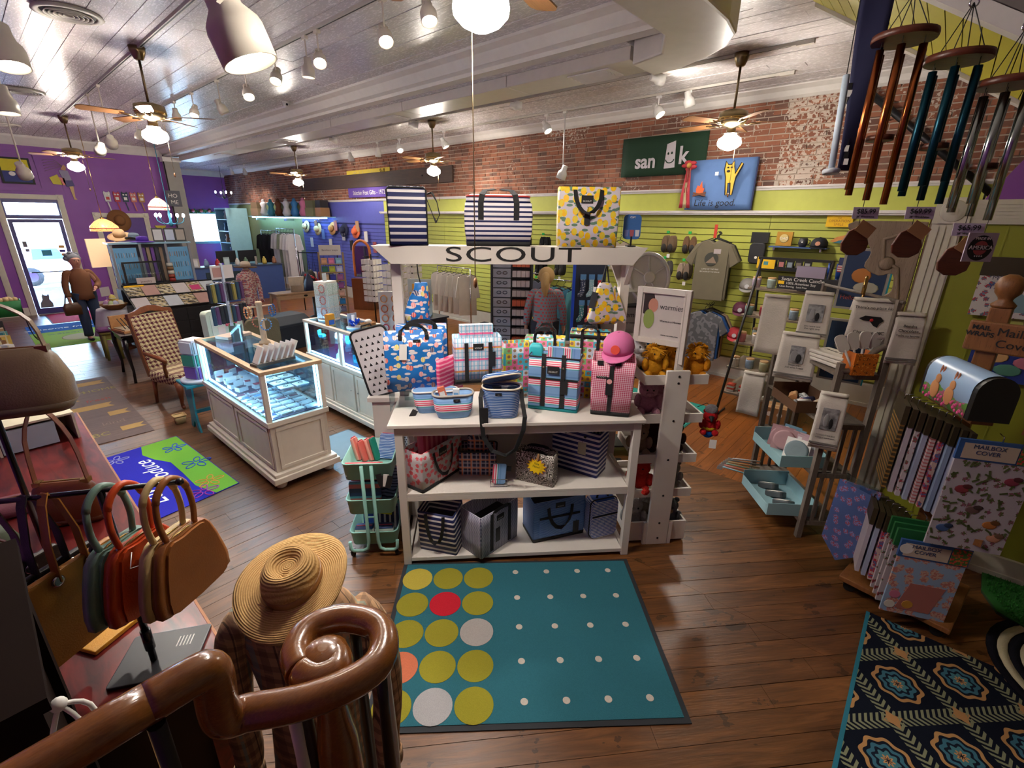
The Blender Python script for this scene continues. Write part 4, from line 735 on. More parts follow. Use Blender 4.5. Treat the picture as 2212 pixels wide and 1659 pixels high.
rm=thing('red_mat','red door mat inside the entrance door','mat',(0,0,0)); ob('mat_pile',G().box(.98,15.35,0,1.9,16.8,.007),fab((176,34,56)),rm); ob('mat_edge',G().box(.95,15.3,0,1.93,16.85,.004),M((90,20,34),.8),rm)
# navy rug with leaf lattice and medallions
def rug_mat():
    t=NT('lattice_rug'); t.co(); k=.535; X_=t.m('SUBTRACT',t.x,.03); Y_=t.m('ADD',t.y,.38)
    u=t.m('DIVIDE',t.m('ADD',X_,Y_),k); v=t.m('DIVIDE',t.m('SUBTRACT',X_,Y_),k); nav=lin((18,22,34)); c=nav
    X0=3.172
    u=t.m('DIVIDE',t.m('ADD',t.m('SUBTRACT',t.x,X0),t.m('ADD',t.y,.363)),k); v=t.m('DIVIDE',t.m('SUBTRACT',t.m('SUBTRACT',t.x,X0),t.m('ADD',t.y,.363)),k)
    for a,b in ((u,v),(v,u)):
        d=t.m('ABSOLUTE',t.m('SUBTRACT',t.m('FRACT',t.m('ADD',a,50.5)),.5)); leaf=t.m('LESS_THAN',t.m('FRACT',t.m('ADD',t.m('MULTIPLY',b,12),t.m('MULTIPLY',d,-9))),.5)
        c=t.mix(t.m('MULTIPLY',t.m('LESS_THAN',d,.105),leaf),c,lin((130,132,104)))
        fb=t.m('ABSOLUTE',t.m('SUBTRACT',t.m('FRACT',t.m('ADD',b,50.5)),.5)); e=t.m('ADD',t.m('MULTIPLY',d,1.6),fb); c=t.mix(t.m('LESS_THAN',e,.14),c,lin((176,130,84)))
    fu,fv=t.m('SUBTRACT',t.m('FRACT',t.m('ADD',u,50)),.5),t.m('SUBTRACT',t.m('FRACT',t.m('ADD',v,50)),.5)
    ang=t.m('ARCTAN2',fv,fu); rr=t.m('SQRT',t.m('ADD',t.m('MULTIPLY',fu,fu),t.m('MULTIPLY',fv,fv))); pet=t.m('ADD',rr,t.m('MULTIPLY',t.m('SINE',t.m('MULTIPLY',ang,8)),.018))
    for lim,col in ((.3,(176,132,84)),(.25,(20,26,38)),(.21,(60,106,124)),(.16,(24,30,44)),(.12,(70,120,130)),(.06,(190,140,90)),(.03,(24,28,40))): c=t.mix(t.m('LESS_THAN',pet,lim),c,lin(col))
    return t.end(c,.95,0,t.noise(300,2),.3,.1)
rg_=thing('medallion_rug','dark navy rug with cream leaf lattice and medallions at lower right','rug',(0,0,0)); ob('rug_field',G().box(.6,-1.9,0,3.43,-.185,.008),rug_mat(),rg_); ob('rug_binding',G().box(.6,-.185,0,3.43,-.165,.009),M((24,110,130),.8),rg_)
sr=thing('striped_round_rug','round braided rug with black and cream rings at the right edge','rug',(3.62,-1.3,.009)); 
for k in range(11): ob('ring',G().ring([(.55-k*.05,.001),(.55-k*.05,.009),(.55-k*.05-.046,.01),(.55-k*.05-.046,0)],40) if k<10 else G().lathe([(.048,0),(.046,.01)],24),fab((22,22,30) if k%2==0 else (190,180,150)),sr)
tf=thing('turf_mat','small patch of green artificial turf by the pegboard wall','turf',(0,0,0)); ob('turf_base',G().ext(xy([(4.44,-.76),(4.2,-.75),(4.0,-.82),(3.93,-.95),(3.98,-1.9),(4.44,-1.9)],.02),(0,0,.006)),M((30,96,30),.9),tf)
g=G()
for k in range(2600):
    x,y=random.uniform(3.96,4.43),random.uniform(-1.5,-.78)
    if x<4.2 and y>-.8-(4.2-x)*.3: continue
    h=random.uniform(.012,.024); a=random.random()*6.28; dx,dy=.004*cos(a),.004*sin(a); g.add([(x-dx,y-dy,.025),(x+dx,y+dy,.025),(x+random.uniform(-.01,.01),y+random.uniform(-.01,.01),.025+h)],[(0,1,2)])
o=ob('grass_blades',g,M((40,120,34),.8),tf); o['kind']='stuff'
o=ob('turf_pad',G().ext(xy([(4.44,-.76),(4.2,-.75),(4.0,-.82),(3.93,-.95),(3.98,-1.9),(4.44,-1.9)],0.001),(0,0,.019)),M((40,60,30),.9),tf)
gm=thing('grey_floor_mat','small grey mat on the floor between the two glass cases','mat',(2.35,4.62,0),R(3)); ob('pad',G().box(-.25,-.3,0,.25,.3,.008),M((110,124,132),.8),gm); ob('edge',G().box(-.27,-.32,0,.27,.32,.005),M((70,80,86),.8),gm)
gt=thing('teal_mat','teal mat on the orange boards beside the toy shelf','mat',(5.9,2.55,0),R(0)); ob('pad',G().box(-.5,-.6,0,.5,.6,.008),M((20,140,126),.8),gt); ob('edge',G().box(-.52,-.62,0,.52,.62,.004),M((16,100,92),.8),gt)
# ================================================================ MINT TROLLEY
MINT=M((140,190,178),.4); t=thing('mint_trolley','mint green three-tier metal trolley full of pouches','trolley',SL(-.3,.32),SR)
def basket(z,h,name='basket'):
    w_,d_=.35,.42; r=.04
    return ob(name,G().loft([xy(rrect(w_-.02,d_-.02,r),z),xy(rrect(w_,d_,r),z+h),xy(rrect(w_+.012,d_+.012,r),z+h),xy(rrect(w_+.012,d_+.012,r),z+h+.006),xy(rrect(w_-.006,d_-.006,r),z+h+.006),xy(rrect(w_-.025,d_-.025,r),z+.006)]),MINT,t)
for z,h in ((.66,.13),(.37,.12),(.1,.11)): basket(z,h)
for y in (-.222,.222):
    for s in (-1,1): ob('frame_tube',G().tube([(s*.035,y,.78),(s*.035,y,.14),(s*.045,y,.08),(s*.08,y,.06),(s*.15,y,.06),(s*.172,y,.075),(s*.175,y*.98,.14)],.013,8),MINT,t)
    ob('cross_link',G().box(-.035,y-.003,.35,.035,y+.003,.36),MINT,t)
for sx in (-.165,.165):
    for sy in (-.2,.2): c=ob('caster',G().lathe([(.026,-.011),(.026,.011)],12,(sx,sy,.027),(1,0,.2)),INK,t); ob('caster_fork',G().box(sx-.016,sy-.012,.03,sx+.016,sy+.012,.06),CHROME,c)
def inC(x,y,z): a=SL(-.3,.32); return (a[0]+x*cos(SR)-y*sin(SR),a[1]+x*sin(SR)+y*cos(SR),z)
def pouch(label,x,y,z,w_,h_,d_,mat,rx=0,rz=0,name='zip_pouch',ry=0):
    q=thing(name,label,'pouch',inC(x,y,z),rot=(rx,ry,SR+rz),group='pouches in the mint trolley'); ob('pouch_body',G().loft([xz(rrect(w_*.96,h_*.96,.012,2,0,h_/2),-d_/2),xz(rrect(w_,h_,.012,2,0,h_/2),0),xz(rrect(w_*.96,h_*.96,.012,2,0,h_/2),d_/2)]),mat,q); ob('zip',G().box(-w_*.42,-.004,h_-.004,w_*.42,.004,h_+.004),M((200,60,80) if name!='x' else (0,0,0),.6),q); return q
SAL=P_st((222,128,116),(236,166,150),.05,.6,'x'); COR=M((224,110,100),.6)
pouch('salmon pouch at the left of the top trolley tier',-.12,.09,.668,.05,.19,.03,SAL,R(-14),R(60)); pouch('second salmon pouch on the top trolley tier',-.07,.07,.668,.05,.17,.03,COR,R(-14),R(60)); pouch('coral pouch beside the green one on the top tier',-.02,.08,.668,.05,.18,.03,SAL,R(-14),R(60)); pouch('teal green pouch on the top trolley tier',.02,.08,.668,.05,.19,.025,M((20,130,110),.6),R(-14),R(60))
pouch('blue wave print pouch at the right of the top tier',.1,.09,.668,.17,.2,.04,WAV,R(-30),R(-10)); pouch('flat coral pouch lying across the front of the top tier',-.03,-.11,.735,.26,.1,.035,P_st((228,130,110),(206,80,90),.03,.5),R(62),0)
pouch('navy striped pouch under the flat coral one',-.04,-.185,.668,.24,.1,.02,P_st((226,220,214),(36,36,60),.03,.5),R(-4))
pouch('coral and navy pouch on the middle tier',-.06,-.1,.378,.24,.2,.05,P_multi([(0,(40,40,70)),(.3,(206,96,88)),(.6,(90,150,170)),(.75,(40,44,90))],.11),R(-12)); pouch('navy lattice pouch at the left of the middle tier',-.1,.03,.378,.14,.24,.05,P_swirl((40,40,70),(160,150,180),20,14),R(-8)); pouch('navy zigzag pouch at the right of the middle tier',.08,.0,.378,.2,.26,.06,P_st((30,34,70),(120,120,160),.025,.6,wob=.04),R(-10),R(-8))
pouch('white and navy striped roll on the lower tier front left',-.08,-.13,.108,.14,.11,.07,P_multi([(0,(226,220,210)),(.4,(40,60,110)),(.6,(60,150,160)),(.8,(226,220,210))],.07),0); pouch('white and navy striped roll on the lower tier front right',.07,-.13,.108,.14,.11,.07,P_multi([(0,(226,220,210)),(.4,(40,60,110)),(.6,(60,150,160)),(.8,(226,220,210))],.07),0); pouch('navy striped pouch behind the rolls of the lower tier',.06,.0,.108,.2,.19,.05,P_st((222,216,218),NAVY,.04,.6,'x'),R(-10)); pouch('bright blue pouch on the lower tier',-.07,.02,.108,.1,.2,.05,M((40,90,200),.5),R(-8))
q=thing('yellow_tag','yellow sale card on the lower trolley tier','tag',inC(.05,-.06,.3),rot=(R(-50),R(10),SR)); ob('card',G().bc((0,0,0),(.15,.003,.05)),M((226,214,30),.6),q); ob('clip',G().bc((.05,-.004,.0),(.02,.004,.02)),INK,q)
q=thing('tag_bundle','bunch of dark product tags hanging off the top trolley tier','tags',inC(.12,-.2,.74),SR)
for k in range(4): ob('tag',G().bc((-.03+k*.022,-.03-.004*k,-.07-.01*(k%2)),(.04,.003,.1),ry=R(-12+9*k)),TAGM if k!=2 else PAPER,q)
# ================================================================ TOY SHELF
ts=thing('toy_shelf','white painted stand of stacked trays full of soft toys','shelf',SL(1.92,.36),SR)
for z,h in ((.02,.17),(.42,.07),(.72,.07),(1.05,.07),(1.35,.07)):
    tr=ob('tray',G().box(-.235,-.235,z,.235,.235,z+.014),WPM,ts)
    for a in ((-.235,-.235,-.22,.235),(.22,-.235,.235,.235),(-.22,-.235,.22,-.22),(-.22,.22,.22,.235)): ob('tray_side',G().box(a[0],a[1],z+.014,a[2],a[3],z+h),WPM,tr)
pb=ob('post_board',G().box(-.09,-.265,0,.08,-.237,1.46),WPM,ts,bev=.003)
for z in (1.42,1.37,1.08,.76,.45,.2,.06): ob('bolt',G().lathe([(.009,0),(.008,.002)],10,(.0,-.266,z),(0,-1,0)),INK,pb)
ob('post_board',G().box(-.09,.237,0,.08,.265,1.46),WPM,ts); ob('base_block',G().box(-.12,-.262,0,-.092,-.237,.2).box(.082,-.262,0,.11,-.237,.2),WPM,ts)
ob('sign_mast',G().box(.0,-.2,1.42,.05,-.16,1.99),WPM,ts)
wf_=thing('warmies_sign','white framed sign reading warmies with a photo panel above the toys','sign',SL(1.945,.17,1.55),SR-R(42)); 
ob('frame',G().box(-.36,-.02,.06,-.32,.02,.46).box(-.02,-.02,-.06,.02,.02,.46).box(-.32,-.02,.42,-.02,.02,.46).box(-.32,-.02,.06,-.02,.02,.1),WPM,wf_,bev=.002)
pn=ob('panel',G().box(-.32,-.004,.1,-.02,.004,.42),M((206,198,194),.5),wf_); text('warmies',.055,M((70,66,66),.6),pn,(-.105,-.006,.33),sx=.9); text('Warm in a Moment',.02,INK,pn,(-.1,-.006,.23)); text('www.warmies.com',.016,INK,pn,(-.1,-.006,.13)); ob('printed_hair',G().ext(xz([(-.31,.41),(-.24,.415),(-.23,.38),(-.255,.33),(-.28,.26),(-.31,.27)],-.006),(0,.002,0)),M((46,34,34),.6),pn); ob('printed_face',G().lathe([(.045,0),(.045,.001)],18,(-.238,-.0062,.335),(0,-1,0),sc=(.8,1.1)),M((198,140,118),.6),pn)
ob('printed_plush',G().lathe([(.05,0),(.05,.001)],18,(-.262,-.0068,.235),(0,-1,0),sc=(.8,1.4)),M((140,160,84),.7),pn)
def fur(c):
    t=NT('plush_fur'); n=t.noise(70,4); b=lin(c); return t.end(t.mix(n,tuple(x*.6 for x in b[:3]),b),.95,0,n,.8,.1)
def plush(label,x,y,z,rz,c,s=.1,mane=None,ear='r',belly=None,snout=None,base=None,name='soft_toy'):
    o=base or SL(1.92+x,.36+y,z); t=thing(name,label,'soft toy',o,SR+rz,'soft toys on the white tray stand'); f=fur(c)
    ob('body',G().sph((0,0,s*.72),(s*.72,s*.62,s*.72),12,8),f,t); hd_=ob('head',G().sph((0,-s*.12,s*1.65),(s*.62,s*.58,s*.55),12,8),f,t)
    for sx in (-1,1):
        ob('ear',G().sph((sx*s*.45,0,s*2.08),(s*.2,s*.1,s*(.2 if ear=='r' else .45)),8,5),f,hd_); ob('eye',G().sph((sx*s*.2,-s*.66,s*1.78),s*.06,6,4),INK,hd_)
        ob('arm',G().sph((sx*s*.68,-s*.3,s*.95),(s*.24,s*.3,s*.45),8,6),f,t); ob('leg',G().sph((sx*s*.5,-s*.62,s*.28),(s*.3,s*.45,s*.27),8,6),f,t)
    ob('snout',G().sph((0,-s*.62,s*1.5),(s*.26,s*.2,s*.2),8,5),fur(snout) if snout else f,hd_)
    if mane:
        g=G()
        for k in range(90):
            a=random.random()*6.28; e=random.uniform(-.2,1.5); d=Vector((cos(a)*cos(e),sin(a)*cos(e)*.9,sin(e))); p=Vector((0,0,s*1.7))+d*s*.55; g.cyl(p,p+d*s*.35+Vector((0,-.1*s,-.15*s)),s*.05,4,s*.02)
        m_=ob('mane',g,fur(mane),hd_); m_['kind']='stuff'
    return t
Y_=(222,158,40); 
plush('golden lion soft toy at the left of the top tray',-.12,-.08,1.366,R(-8),Y_,.105,Y_); plush('golden lion soft toy in the middle of the top tray',.06,.02,1.366,R(6),(214,146,34),.1,(232,166,40)); plush('golden lion soft toy at the right end of the top tray, with arms crossed',.19,-.1,1.366,R(-20),(224,150,36),.108,Y_)
plush('blue and green globe coloured soft toy behind the lions',-.1,.14,1.366,0,(30,96,170),.1); plush('white and grey soft toy behind the left lion',-.19,.1,1.366,R(10),(206,206,212),.11); plush('black and white soft toy behind the middle lion',.0,.17,1.366,R(-10),(60,58,60),.105,snout=(220,220,220))
plush('pale pink unicorn soft toy on the fourth tray',-.13,-.06,1.066,R(-10),(206,150,170),.115); plush('lilac soft toy beside the pink one',.02,.06,1.066,R(10),(196,140,160),.1); plush('brown soft toy on the third tray by the post',-.02,.0,.736,R(10),(84,52,34),.115); plush('beige long-legged soft toy on the third tray',-.17,-.08,.736,R(-14),(160,138,116),.11,ear='l')
plush('dark brown soft toy at the right of the third tray',.15,.0,.736,R(-30),(70,44,30),.105); plush('bright red soft toy with a white eye on the second tray',-.14,-.12,.436,R(-30),(216,56,48),.12); plush('grey koala soft toy at the right of the second tray',.15,-.06,.436,R(-20),(150,146,142),.09,snout=(176,150,130)); plush('cream soft toy on the lowest tray at left',-.14,-.05,.036,R(-10),(186,182,176),.12); plush('dark grey sloth soft toy on the lowest tray at right',.16,-.06,.036,R(-20),(96,98,104),.12,snout=(170,140,110)); plush('tan soft toy in the back of the lowest tray',.02,.1,.036,0,(176,164,150),.12)
t=plush('red, yellow and blue parrot soft toy hanging at the right side',0,0,0,R(-20),(190,34,40),.085,base=SL(2.255,.2,.93)); ob('yellow_band',G().sph((0,0,.05),(.066,.058,.03),10,6),fur((222,190,40)),t); ob('blue_tail',G().sph((0,0,.005),(.05,.045,.045),10,6),fur((30,100,190)),t); ob('beak',G().cyl((0,-.05,.145),(0,-.09,.125),.02,8,.004),INK,t); ob('grey_hood',G().sph((0,.0,.19),(.05,.05,.04),8,5),fur((140,140,146)),t); ob('hanging_tag',G().bc((.04,-.05,-.07),(.05,.003,.07)),PAPER,t); ob('hook_loop',G().tube([(0,.03,.2),(-.03,.05,.22),(-.1,.0,.2)],.003,5),INK,t)
# ================================================================ GLASS JEWELLERY CASES
IVORY=M((222,212,198),.45); LED=EM((190,232,255),26); DKBL=M((30,40,70),.6); TANW=wood((176,146,112),(206,178,144),.45,axis='y')
def case(name,label,x0,x1,y0,y1,zt,zg,foot,top=True):
    t=thing(name,label,'display case',(x0,y0,0)); W,L=x1-x0,y1-y0
    ob('base_cabinet',G().box(.01,.01,foot,W-.01,L-.01,zg-.03),IVORY,t); ob('plinth',G().box(-.05,-.05,foot-.02,W+.05,L+.05,foot+.04).box(-.03,-.03,foot+.04,W+.03,L+.03,foot+.075),IVORY,t,bev=.006); ob('ledge',G().box(-.012,-.012,zg-.05,W+.012,L+.012,zg),IVORY,t,bev=.004); ob('case_deck',G().box(.03,.03,zg,W-.03,L-.03,zg+.008),DKBL,t)
    for a in (0,W-.04):
        for b in (0,L-.04): ob('corner_post',G().box(a,b,zg,a+.04,b+.04,zt-.03),IVORY,t)
    ob('top_frame',G().box(-.005,-.005,zt-.035,W+.005,.05,zt).box(-.005,L-.05,zt-.035,W+.005,L+.005,zt).box(-.005,.05,zt-.035,.05,L-.05,zt).box(W-.05,.05,zt-.035,W+.005,L-.05,zt),TANW if top else IVORY,t,bev=.003)
    ob('glass_top',G().box(.05,.05,zt-.012,W-.05,L-.05,zt-.004),GL((214,236,246),.1),t)
    for a in ((.04,.006,W-.04,.01),(.04,L-.01,W-.04,L-.006),(.006,.04,.01,L-.04),(W-.01,.04,W-.006,L-.04)): ob('glass_side',G().box(a[0],a[1],zg,a[2],a[3],zt-.035),GL((220,240,248),.06),t)
    return t
def panel_x(t,x,y0,y1,z0,z1,s,name='side_panel'):   # framed panel on a face x=const, facing s
    ob(name,G().box(x,y0,z0,x+s*.012,y1,z0+.035).box(x,y0,z1-.035,x+s*.012,y1,z1).box(x,y0,z0+.035,x+s*.012,y0+.035,z1-.035).box(x,y1-.035,z0+.035,x+s*.012,y1,z1-.035),IVORY,t,bev=.004)
def panel_y(t,y,x0,x1,z0,z1,s,name='end_panel'):
    ob(name,G().box(x0,y,z0,x1,y+s*.012,z0+.035).box(x0,y,z1-.035,x1,y+s*.012,z1).box(x0,y,z0+.035,x0+.035,y+s*.012,z1-.035).box(x1-.035,y,z0+.035,x1,y+s*.012,z1-.035),IVORY,t,bev=.004)
c1=case('jewellery_case','front glass jewellery case with white base, lit inside',1.44,2.0,4.19,5.93,1.17,.69,.1)
panel_y(c1,.01,.05,.51,.2,.62,-1); panel_x(c1,.01,.06,.84,.2,.62,-1); panel_x(c1,.01,.9,1.68,.2,.62,-1)
for a in (.04,.52):
    for b in (.04,1.7): ob('bun_foot',G().lathe([(.02,0),(.045,.015),(.055,.045),(.04,.07),(.03,.082)],14,(a,b,0)),IVORY,c1)
for a,b in ((.046,.046),(.5,.046),(.046,1.68)): ob('led_strip',G().box(a,b,.7,a+.014,b+.014,1.12),LED,c1)
ob('led_strip',G().box(.05,.06,1.115,.07,1.68,1.13),LED,c1); ob('led_strip',G().box(.05,.05,.70,.062,1.68,.712),LED,c1)
ob('inner_shelf',G().box(.2,.06,.93,.5,1.68,.936),GL((200,232,246),.12),c1)
def case_light(n,x,y,z,w_,l_,p):
    l=bpy.data.lights.new(n,'AREA'); l.shape='RECTANGLE'; l.size=w_; l.size_y=l_; l.energy=p; l.color=(.55,.82,1); o=bpy.data.objects.new(n,l); link(o); o.location=(x,y,z); o['kind']='helper'
case_light('case_led',1.5,5.05,1.12,.03,1.6,34)
WBX=M((226,228,230),.5); bxm=G().box(-.05,-.04,0,.05,.04,.045).mesh('box_body'); lidm=G().box(-.05,.036,.045,.05,.044,.11).mesh('box_lid')
k=0
for i,(x,y,a) in enumerate(((1.58,5.75,10),(1.72,5.72,30),(1.6,5.58,-5),(1.76,5.55,15),(1.86,5.66,40),(1.58,5.4,8),(1.73,5.38,-12),(1.87,5.45,20),(1.6,5.24,14),(1.76,5.22,5))):
    t=thing('jewellery_box',('open white jewellery box','lidded white jewellery box')[i%2]+' in the front case, '+('first','second','third','fourth','fifth')[i//2]+' pair from the far end','box',(x,y,.699),R(a),'white jewellery boxes in the front case'); ob('box_body',bxm,WBX,t); ob('box_lid',lidm,WBX,t); ob('box_pad',G().box(-.04,-.03,.045,.04,.03,.05),M((60,60,80) if i%3 else (150,40,60),.7),t)
cm_=G().box(-.055,-.035,0,.055,.035,.016).mesh('card_box'); cc=[(226,230,232),(60,140,190),(214,220,226),(120,60,80),(230,232,226),(44,70,120)]
for r_ in range(7):
    for c_ in range(4):
        t=thing('jewellery_card','flat card in the front case, '+ORD[c_]+' from left, '+ORD[r_]+' row from near end','card',(1.52+c_*.125,4.3+r_*.125,.699),R(random.uniform(-6,6)),'flat cards in the front case'); ob('card_box',cm_ if r_+c_ else cm_,WBX,t); ob('card_pad',G().box(-.04,-.022,.0162,.04,.022,.02),M(random.choice(cc),.6),t)
for i in range(9):
    t=thing('shelf_card',('left','right')[i%2]+' white card on the glass shelf, '+ORD[i//2]+' row from the near end','card',(1.7+(i%2)*.14,4.34+(i//2)*.16,.937),R(random.uniform(-8,8)),'cards on the glass shelf'); ob('card',G().box(-.06,-.05,0,.06,.05,.008),WBX,t); ob('trinket',G().tube([(.02*cos(q),.02*sin(q),.011) for q in [2*PI*j/10 for j in range(10)]],.0025,4,True),BRASS,t)
for i in range(8):
    t=thing('magazine','flat printed leaflet under the glass top of the front case','leaflet',(1.58+(i%2)*.2,5.0+(i//2)*.22,.937),R(8),'leaflets on the glass shelf') if 0 else None
# things on top of the front case
Z1=1.171
t=thing('card_rack','dark slotted rack of fanned gift cards on the front case','card rack',(1.66,4.42,Z1),R(8)); ob('rack_base',G().box(-.19,-.05,0,.19,.06,.025),M((60,48,40),.6),t)
fc=P_floral((170,60,60),(220,200,190),(60,50,60),40,.3)
for k in range(7):
    q=thing('gift_pack',('leftmost','second','third','middle','fifth','sixth','rightmost')[k]+' printed gift pack standing in the dark rack','gift pack',(1.66+(-.165+k*.055)*cos(R(8)),4.42+(-.165+k*.055)*sin(R(8)),Z1+.026),rot=(R(4),R(24),R(8)),group='gift packs in the rack'); ob('pack',G().box(-.008,-.04,0,.008,.05,.16),M((226,220,212),.5),q); ob('pack_print',G().box(.0082,-.035,.01,.0095,.045,.15),fc,q)
t=thing('necklace_stand','carved wooden pillar stand hung with beaded bracelets on the front case','stand',(1.84,5.05,Z1),0); PILL=wood((168,142,112),(198,174,146),.7,axis='z')
ob('pillar',G().box(-.09,-.09,0,.09,.09,.03).lathe([(.06,.03),(.05,.06),(.03,.07),(.027,.42),(.035,.45),(.03,.47)],12),PILL,t); ob('cross_arm',G().cyl((-.14,0,.42),(.14,0,.42),.008,8).cyl((0,-.12,.3),(0,.12,.3),.008,8),PILL,t)
def beads(g,c,r,n,br,ax):
    for k in range(n):
        a=2*PI*k/n; g.sph((c[0]+r*cos(a)*ax[0],c[1]+r*cos(a)*ax[1],c[2]+r*1.1*sin(a)),br,6,4)
for i,(p,c) in enumerate((((-.13,0,.37),(200,120,70)),((-.1,0,.37),(220,190,140)),((.11,0,.36),(60,110,170)),((.135,0,.37),(40,80,140)),((0,.1,.25),(180,90,70)),((0,-.11,.25),(90,140,190)))):
    g=G(); beads(g,p,.05,14,.009,(0,1) if i<4 else (1,0)); q=ob('bead_bracelet',g,M(c,.25),t); q['kind']='stuff'
t=thing('photo_frame','small clear photo frame standing on the front case','frame',(1.72,5.45,Z1),R(-15)); ob('frame_glass',G().box(-.06,-.004,0,.06,.004,.19),GL(),t); ob('photo',G().box(-.055,-.0015,.006,.055,.0015,.18),M((90,70,70),.4),t)
t=thing('hair_tie_rack','white post rack of dark hair ties at the far end of the front case','rack',(1.78,5.75,Z1),R(20)); ob('rack_base',G().box(-.15,-.1,0,.15,.1,.03),M((200,176,160),.6),t); ob('post',G().box(-.012,-.012,.03,.012,.012,.8),M((206,210,220),.3),t); sg=ob('rack_sign',G().box(-.13,-.004,.64,.13,.004,.78),M((210,196,190),.5),t); ob('sign_photo',G().box(-.11,-.006,.66,.0,-.004,.76),M((180,130,120),.6),sg)
for lv,z in enumerate((.6,.36)):
    ob('rack_bar',G().cyl((-.2,0,z),(.2,0,z),.006,6).cyl((0,-.16,z),(0,.16,z),.006,6),CHROME,t)
    for k in range(9): ob('hair_tie',G().box(-.2+k*.048,-.012,z-.2,-.17+k*.048,.012,z-.01),M([(20,22,30),(30,60,80),(24,24,28),(150,130,60),(90,50,90)][(k*3+lv)%5],.7),t)
# second case
c2=case('jewellery_case','rear white glass case with panelled doors, lit blue-white inside',2.76,3.32,4.36,6.15,1.17,.72,.1,False)
for i,(a,b) in enumerate(((.06,.58),(.62,1.14),(1.18,1.73))):
    d=ob('cabinet_door',G().box(-.006,a,.16,.01,b,.66),IVORY,c2); ob('door_frame',G().box(-.016,a,.16,-.006,b,.2).box(-.016,a,.62,-.006,b,.66).box(-.016,a,.2,-.006,a+.04,.62).box(-.016,b-.04,.2,-.006,b,.62),IVORY,d); ob('knob',G().sph((-.026,b-.06 if i!=1 else a+.06,.45),.011,8,6),CHROME,d)
ob('mid_post',G().box(-.002,.86,.72,.03,.92,1.14),IVORY,c2); ob('lock',G().sph((-.008,.89,1.0),.01,8,5),CHROME,c2); ob('inner_shelf',G().box(.06,.05,.95,.5,1.74,.956),GL((200,232,246),.12),c2)
ob('led_strip',G().box(.04,.05,1.12,.055,1.74,1.133),LED,c2); ob('led_strip',G().box(.04,.05,.73,.05,1.74,.742),LED,c2); case_light('case_led',2.84,5.25,1.12,.03,1.6,34)
for i in range(22):
    x,y,zz=2.86+random.random()*.32,4.5+(i%11)*.14+random.uniform(-.02,.02),.957 if i>=11 else .729
    kd=i%4; lab=('silver bangle','teal ring box','purple ring box','white bust')[kd]+' in the rear case, '+('lower','upper')[i>=11]+' level, '+ORD[i%11]+' from the near end'
    t=thing(('bangle','ring_box','ring_box','bust')[kd],lab,('bangle','box','box','bust')[kd],(x,y,zz),R(random.uniform(-30,30)),'jewellery in the rear case')
    if kd==0: ob('ring',G().tube([(.035*cos(q),.035*sin(q),.008) for q in [2*PI*j/14 for j in range(14)]],.006,6,True),CHROME,t); ob('stone',G().sph((.035,0,.016),.008,6,4),M((60,120,170),.2),t)
    elif kd<3: c=(40,150,170) if kd==1 else (90,40,80); ob('box_body',G().box(-.035,-.03,0,.035,.03,.035),M(c,.5),t); ob('box_lid',G().bc((0,.034,.06),(.07,.008,.06)),M(c,.5),t)
    else: ob('neck',G().lathe([(.05,0),(.06,.03),(.05,.08),(.02,.1),(.018,.14)],12,sc=(1,.5)),WBX,t); ob('chain',G().tube([(.03*cos(q),-.03,.06+.03*sin(q)) for q in [PI+PI*j/8 for j in range(9)]],.002,4),BRASS,t)
# things on the second case
t=thing('bead_spinner','white square spinner of green and blue beaded bracelets on the rear case','spinner',(3.0,5.9,Z1),R(20)); ob('spinner_base',G().lathe([(.14,0),(.14,.015)],20),WHT,t); ob('spinner_core',G().box(-.1,-.1,.015,.1,.1,.5),WHT,t)
for f in range(2):
    for r_ in range(3):
        for c_ in range(2):
            q=thing('bead_pack','hanging pack of pastel beads','x') if 0 else None
            o=ob('bead_pack',G().box(-.09+c_*.095,-.112,.03+r_*.155,-.005+c_*.095,-.101,.17+r_*.155),P_floral((226,230,226),[(120,190,140),(120,190,200),(120,150,200)][2-r_],(220,230,226),110,.35),t,rz=-f*PI/2)
for s in (-1,1):
    for r_ in range(3): g=G(); beads(g,(s*.13,-.05,.12+r_*.15),.045,12,.011,(0,1)); q=ob('hanging_beads',g,M((206,140,130) if s<0 else (150,190,200),.3),t); q['kind']='stuff'
ob('top_card',G().box(-.035,-.003,.5,.035,.003,.6),M((190,200,206),.4),t)
t=thing('candy_card','orange and blue printed box leaning by the bead spinner','box',(2.83,5.55,Z1),R(10)); ob('carton',G().box(-.05,-.03,0,.05,.03,.14),M((226,150,40),.5),t); ob('carton_label',G().box(-.04,-.032,.01,.04,-.03,.07),M((40,80,150),.5),t)
t=thing('blue_beads_display','white stand draped with cobalt blue beads on the rear case','display',(2.95,5.2,Z1),0); ob('stand',G().lathe([(.09,0),(.09,.02),(.02,.03),(.02,.16)],16).box(-.06,.02,.03,.06,.03,.18),M((206,216,226),.4),t); g=G()
for k in range(40): g.sph((random.uniform(-.055,.055),random.uniform(-.05,.01),random.uniform(.03,.11)),.014,6,4)
q=ob('cobalt_beads',g,M((20,70,200),.2),t); q['kind']='stuff'
t=thing('wicker_basket','small square wicker basket with paper on the rear case','basket',(3.0,4.95,Z1),R(12)); WICK=wood((120,80,44),(160,112,64),.8,axis='x'); ob('basket_wall',G().loft([xy(rrect(.12,.1,.01),0),xy(rrect(.15,.12,.01),.1),xy(rrect(.14,.11,.01),.1),xy(rrect(.11,.09,.01),.02)]),WICK,t); [ob('weave',G().tube(xy(rrect(.122+.03*z/.1,.102+.02*z/.1,.012),z),.005,5,True),WICK,t) for z in (.015,.04,.065,.09)]; ob('tissue',G().sph((0,0,.11),(.05,.04,.03),8,5),PAPER,t)
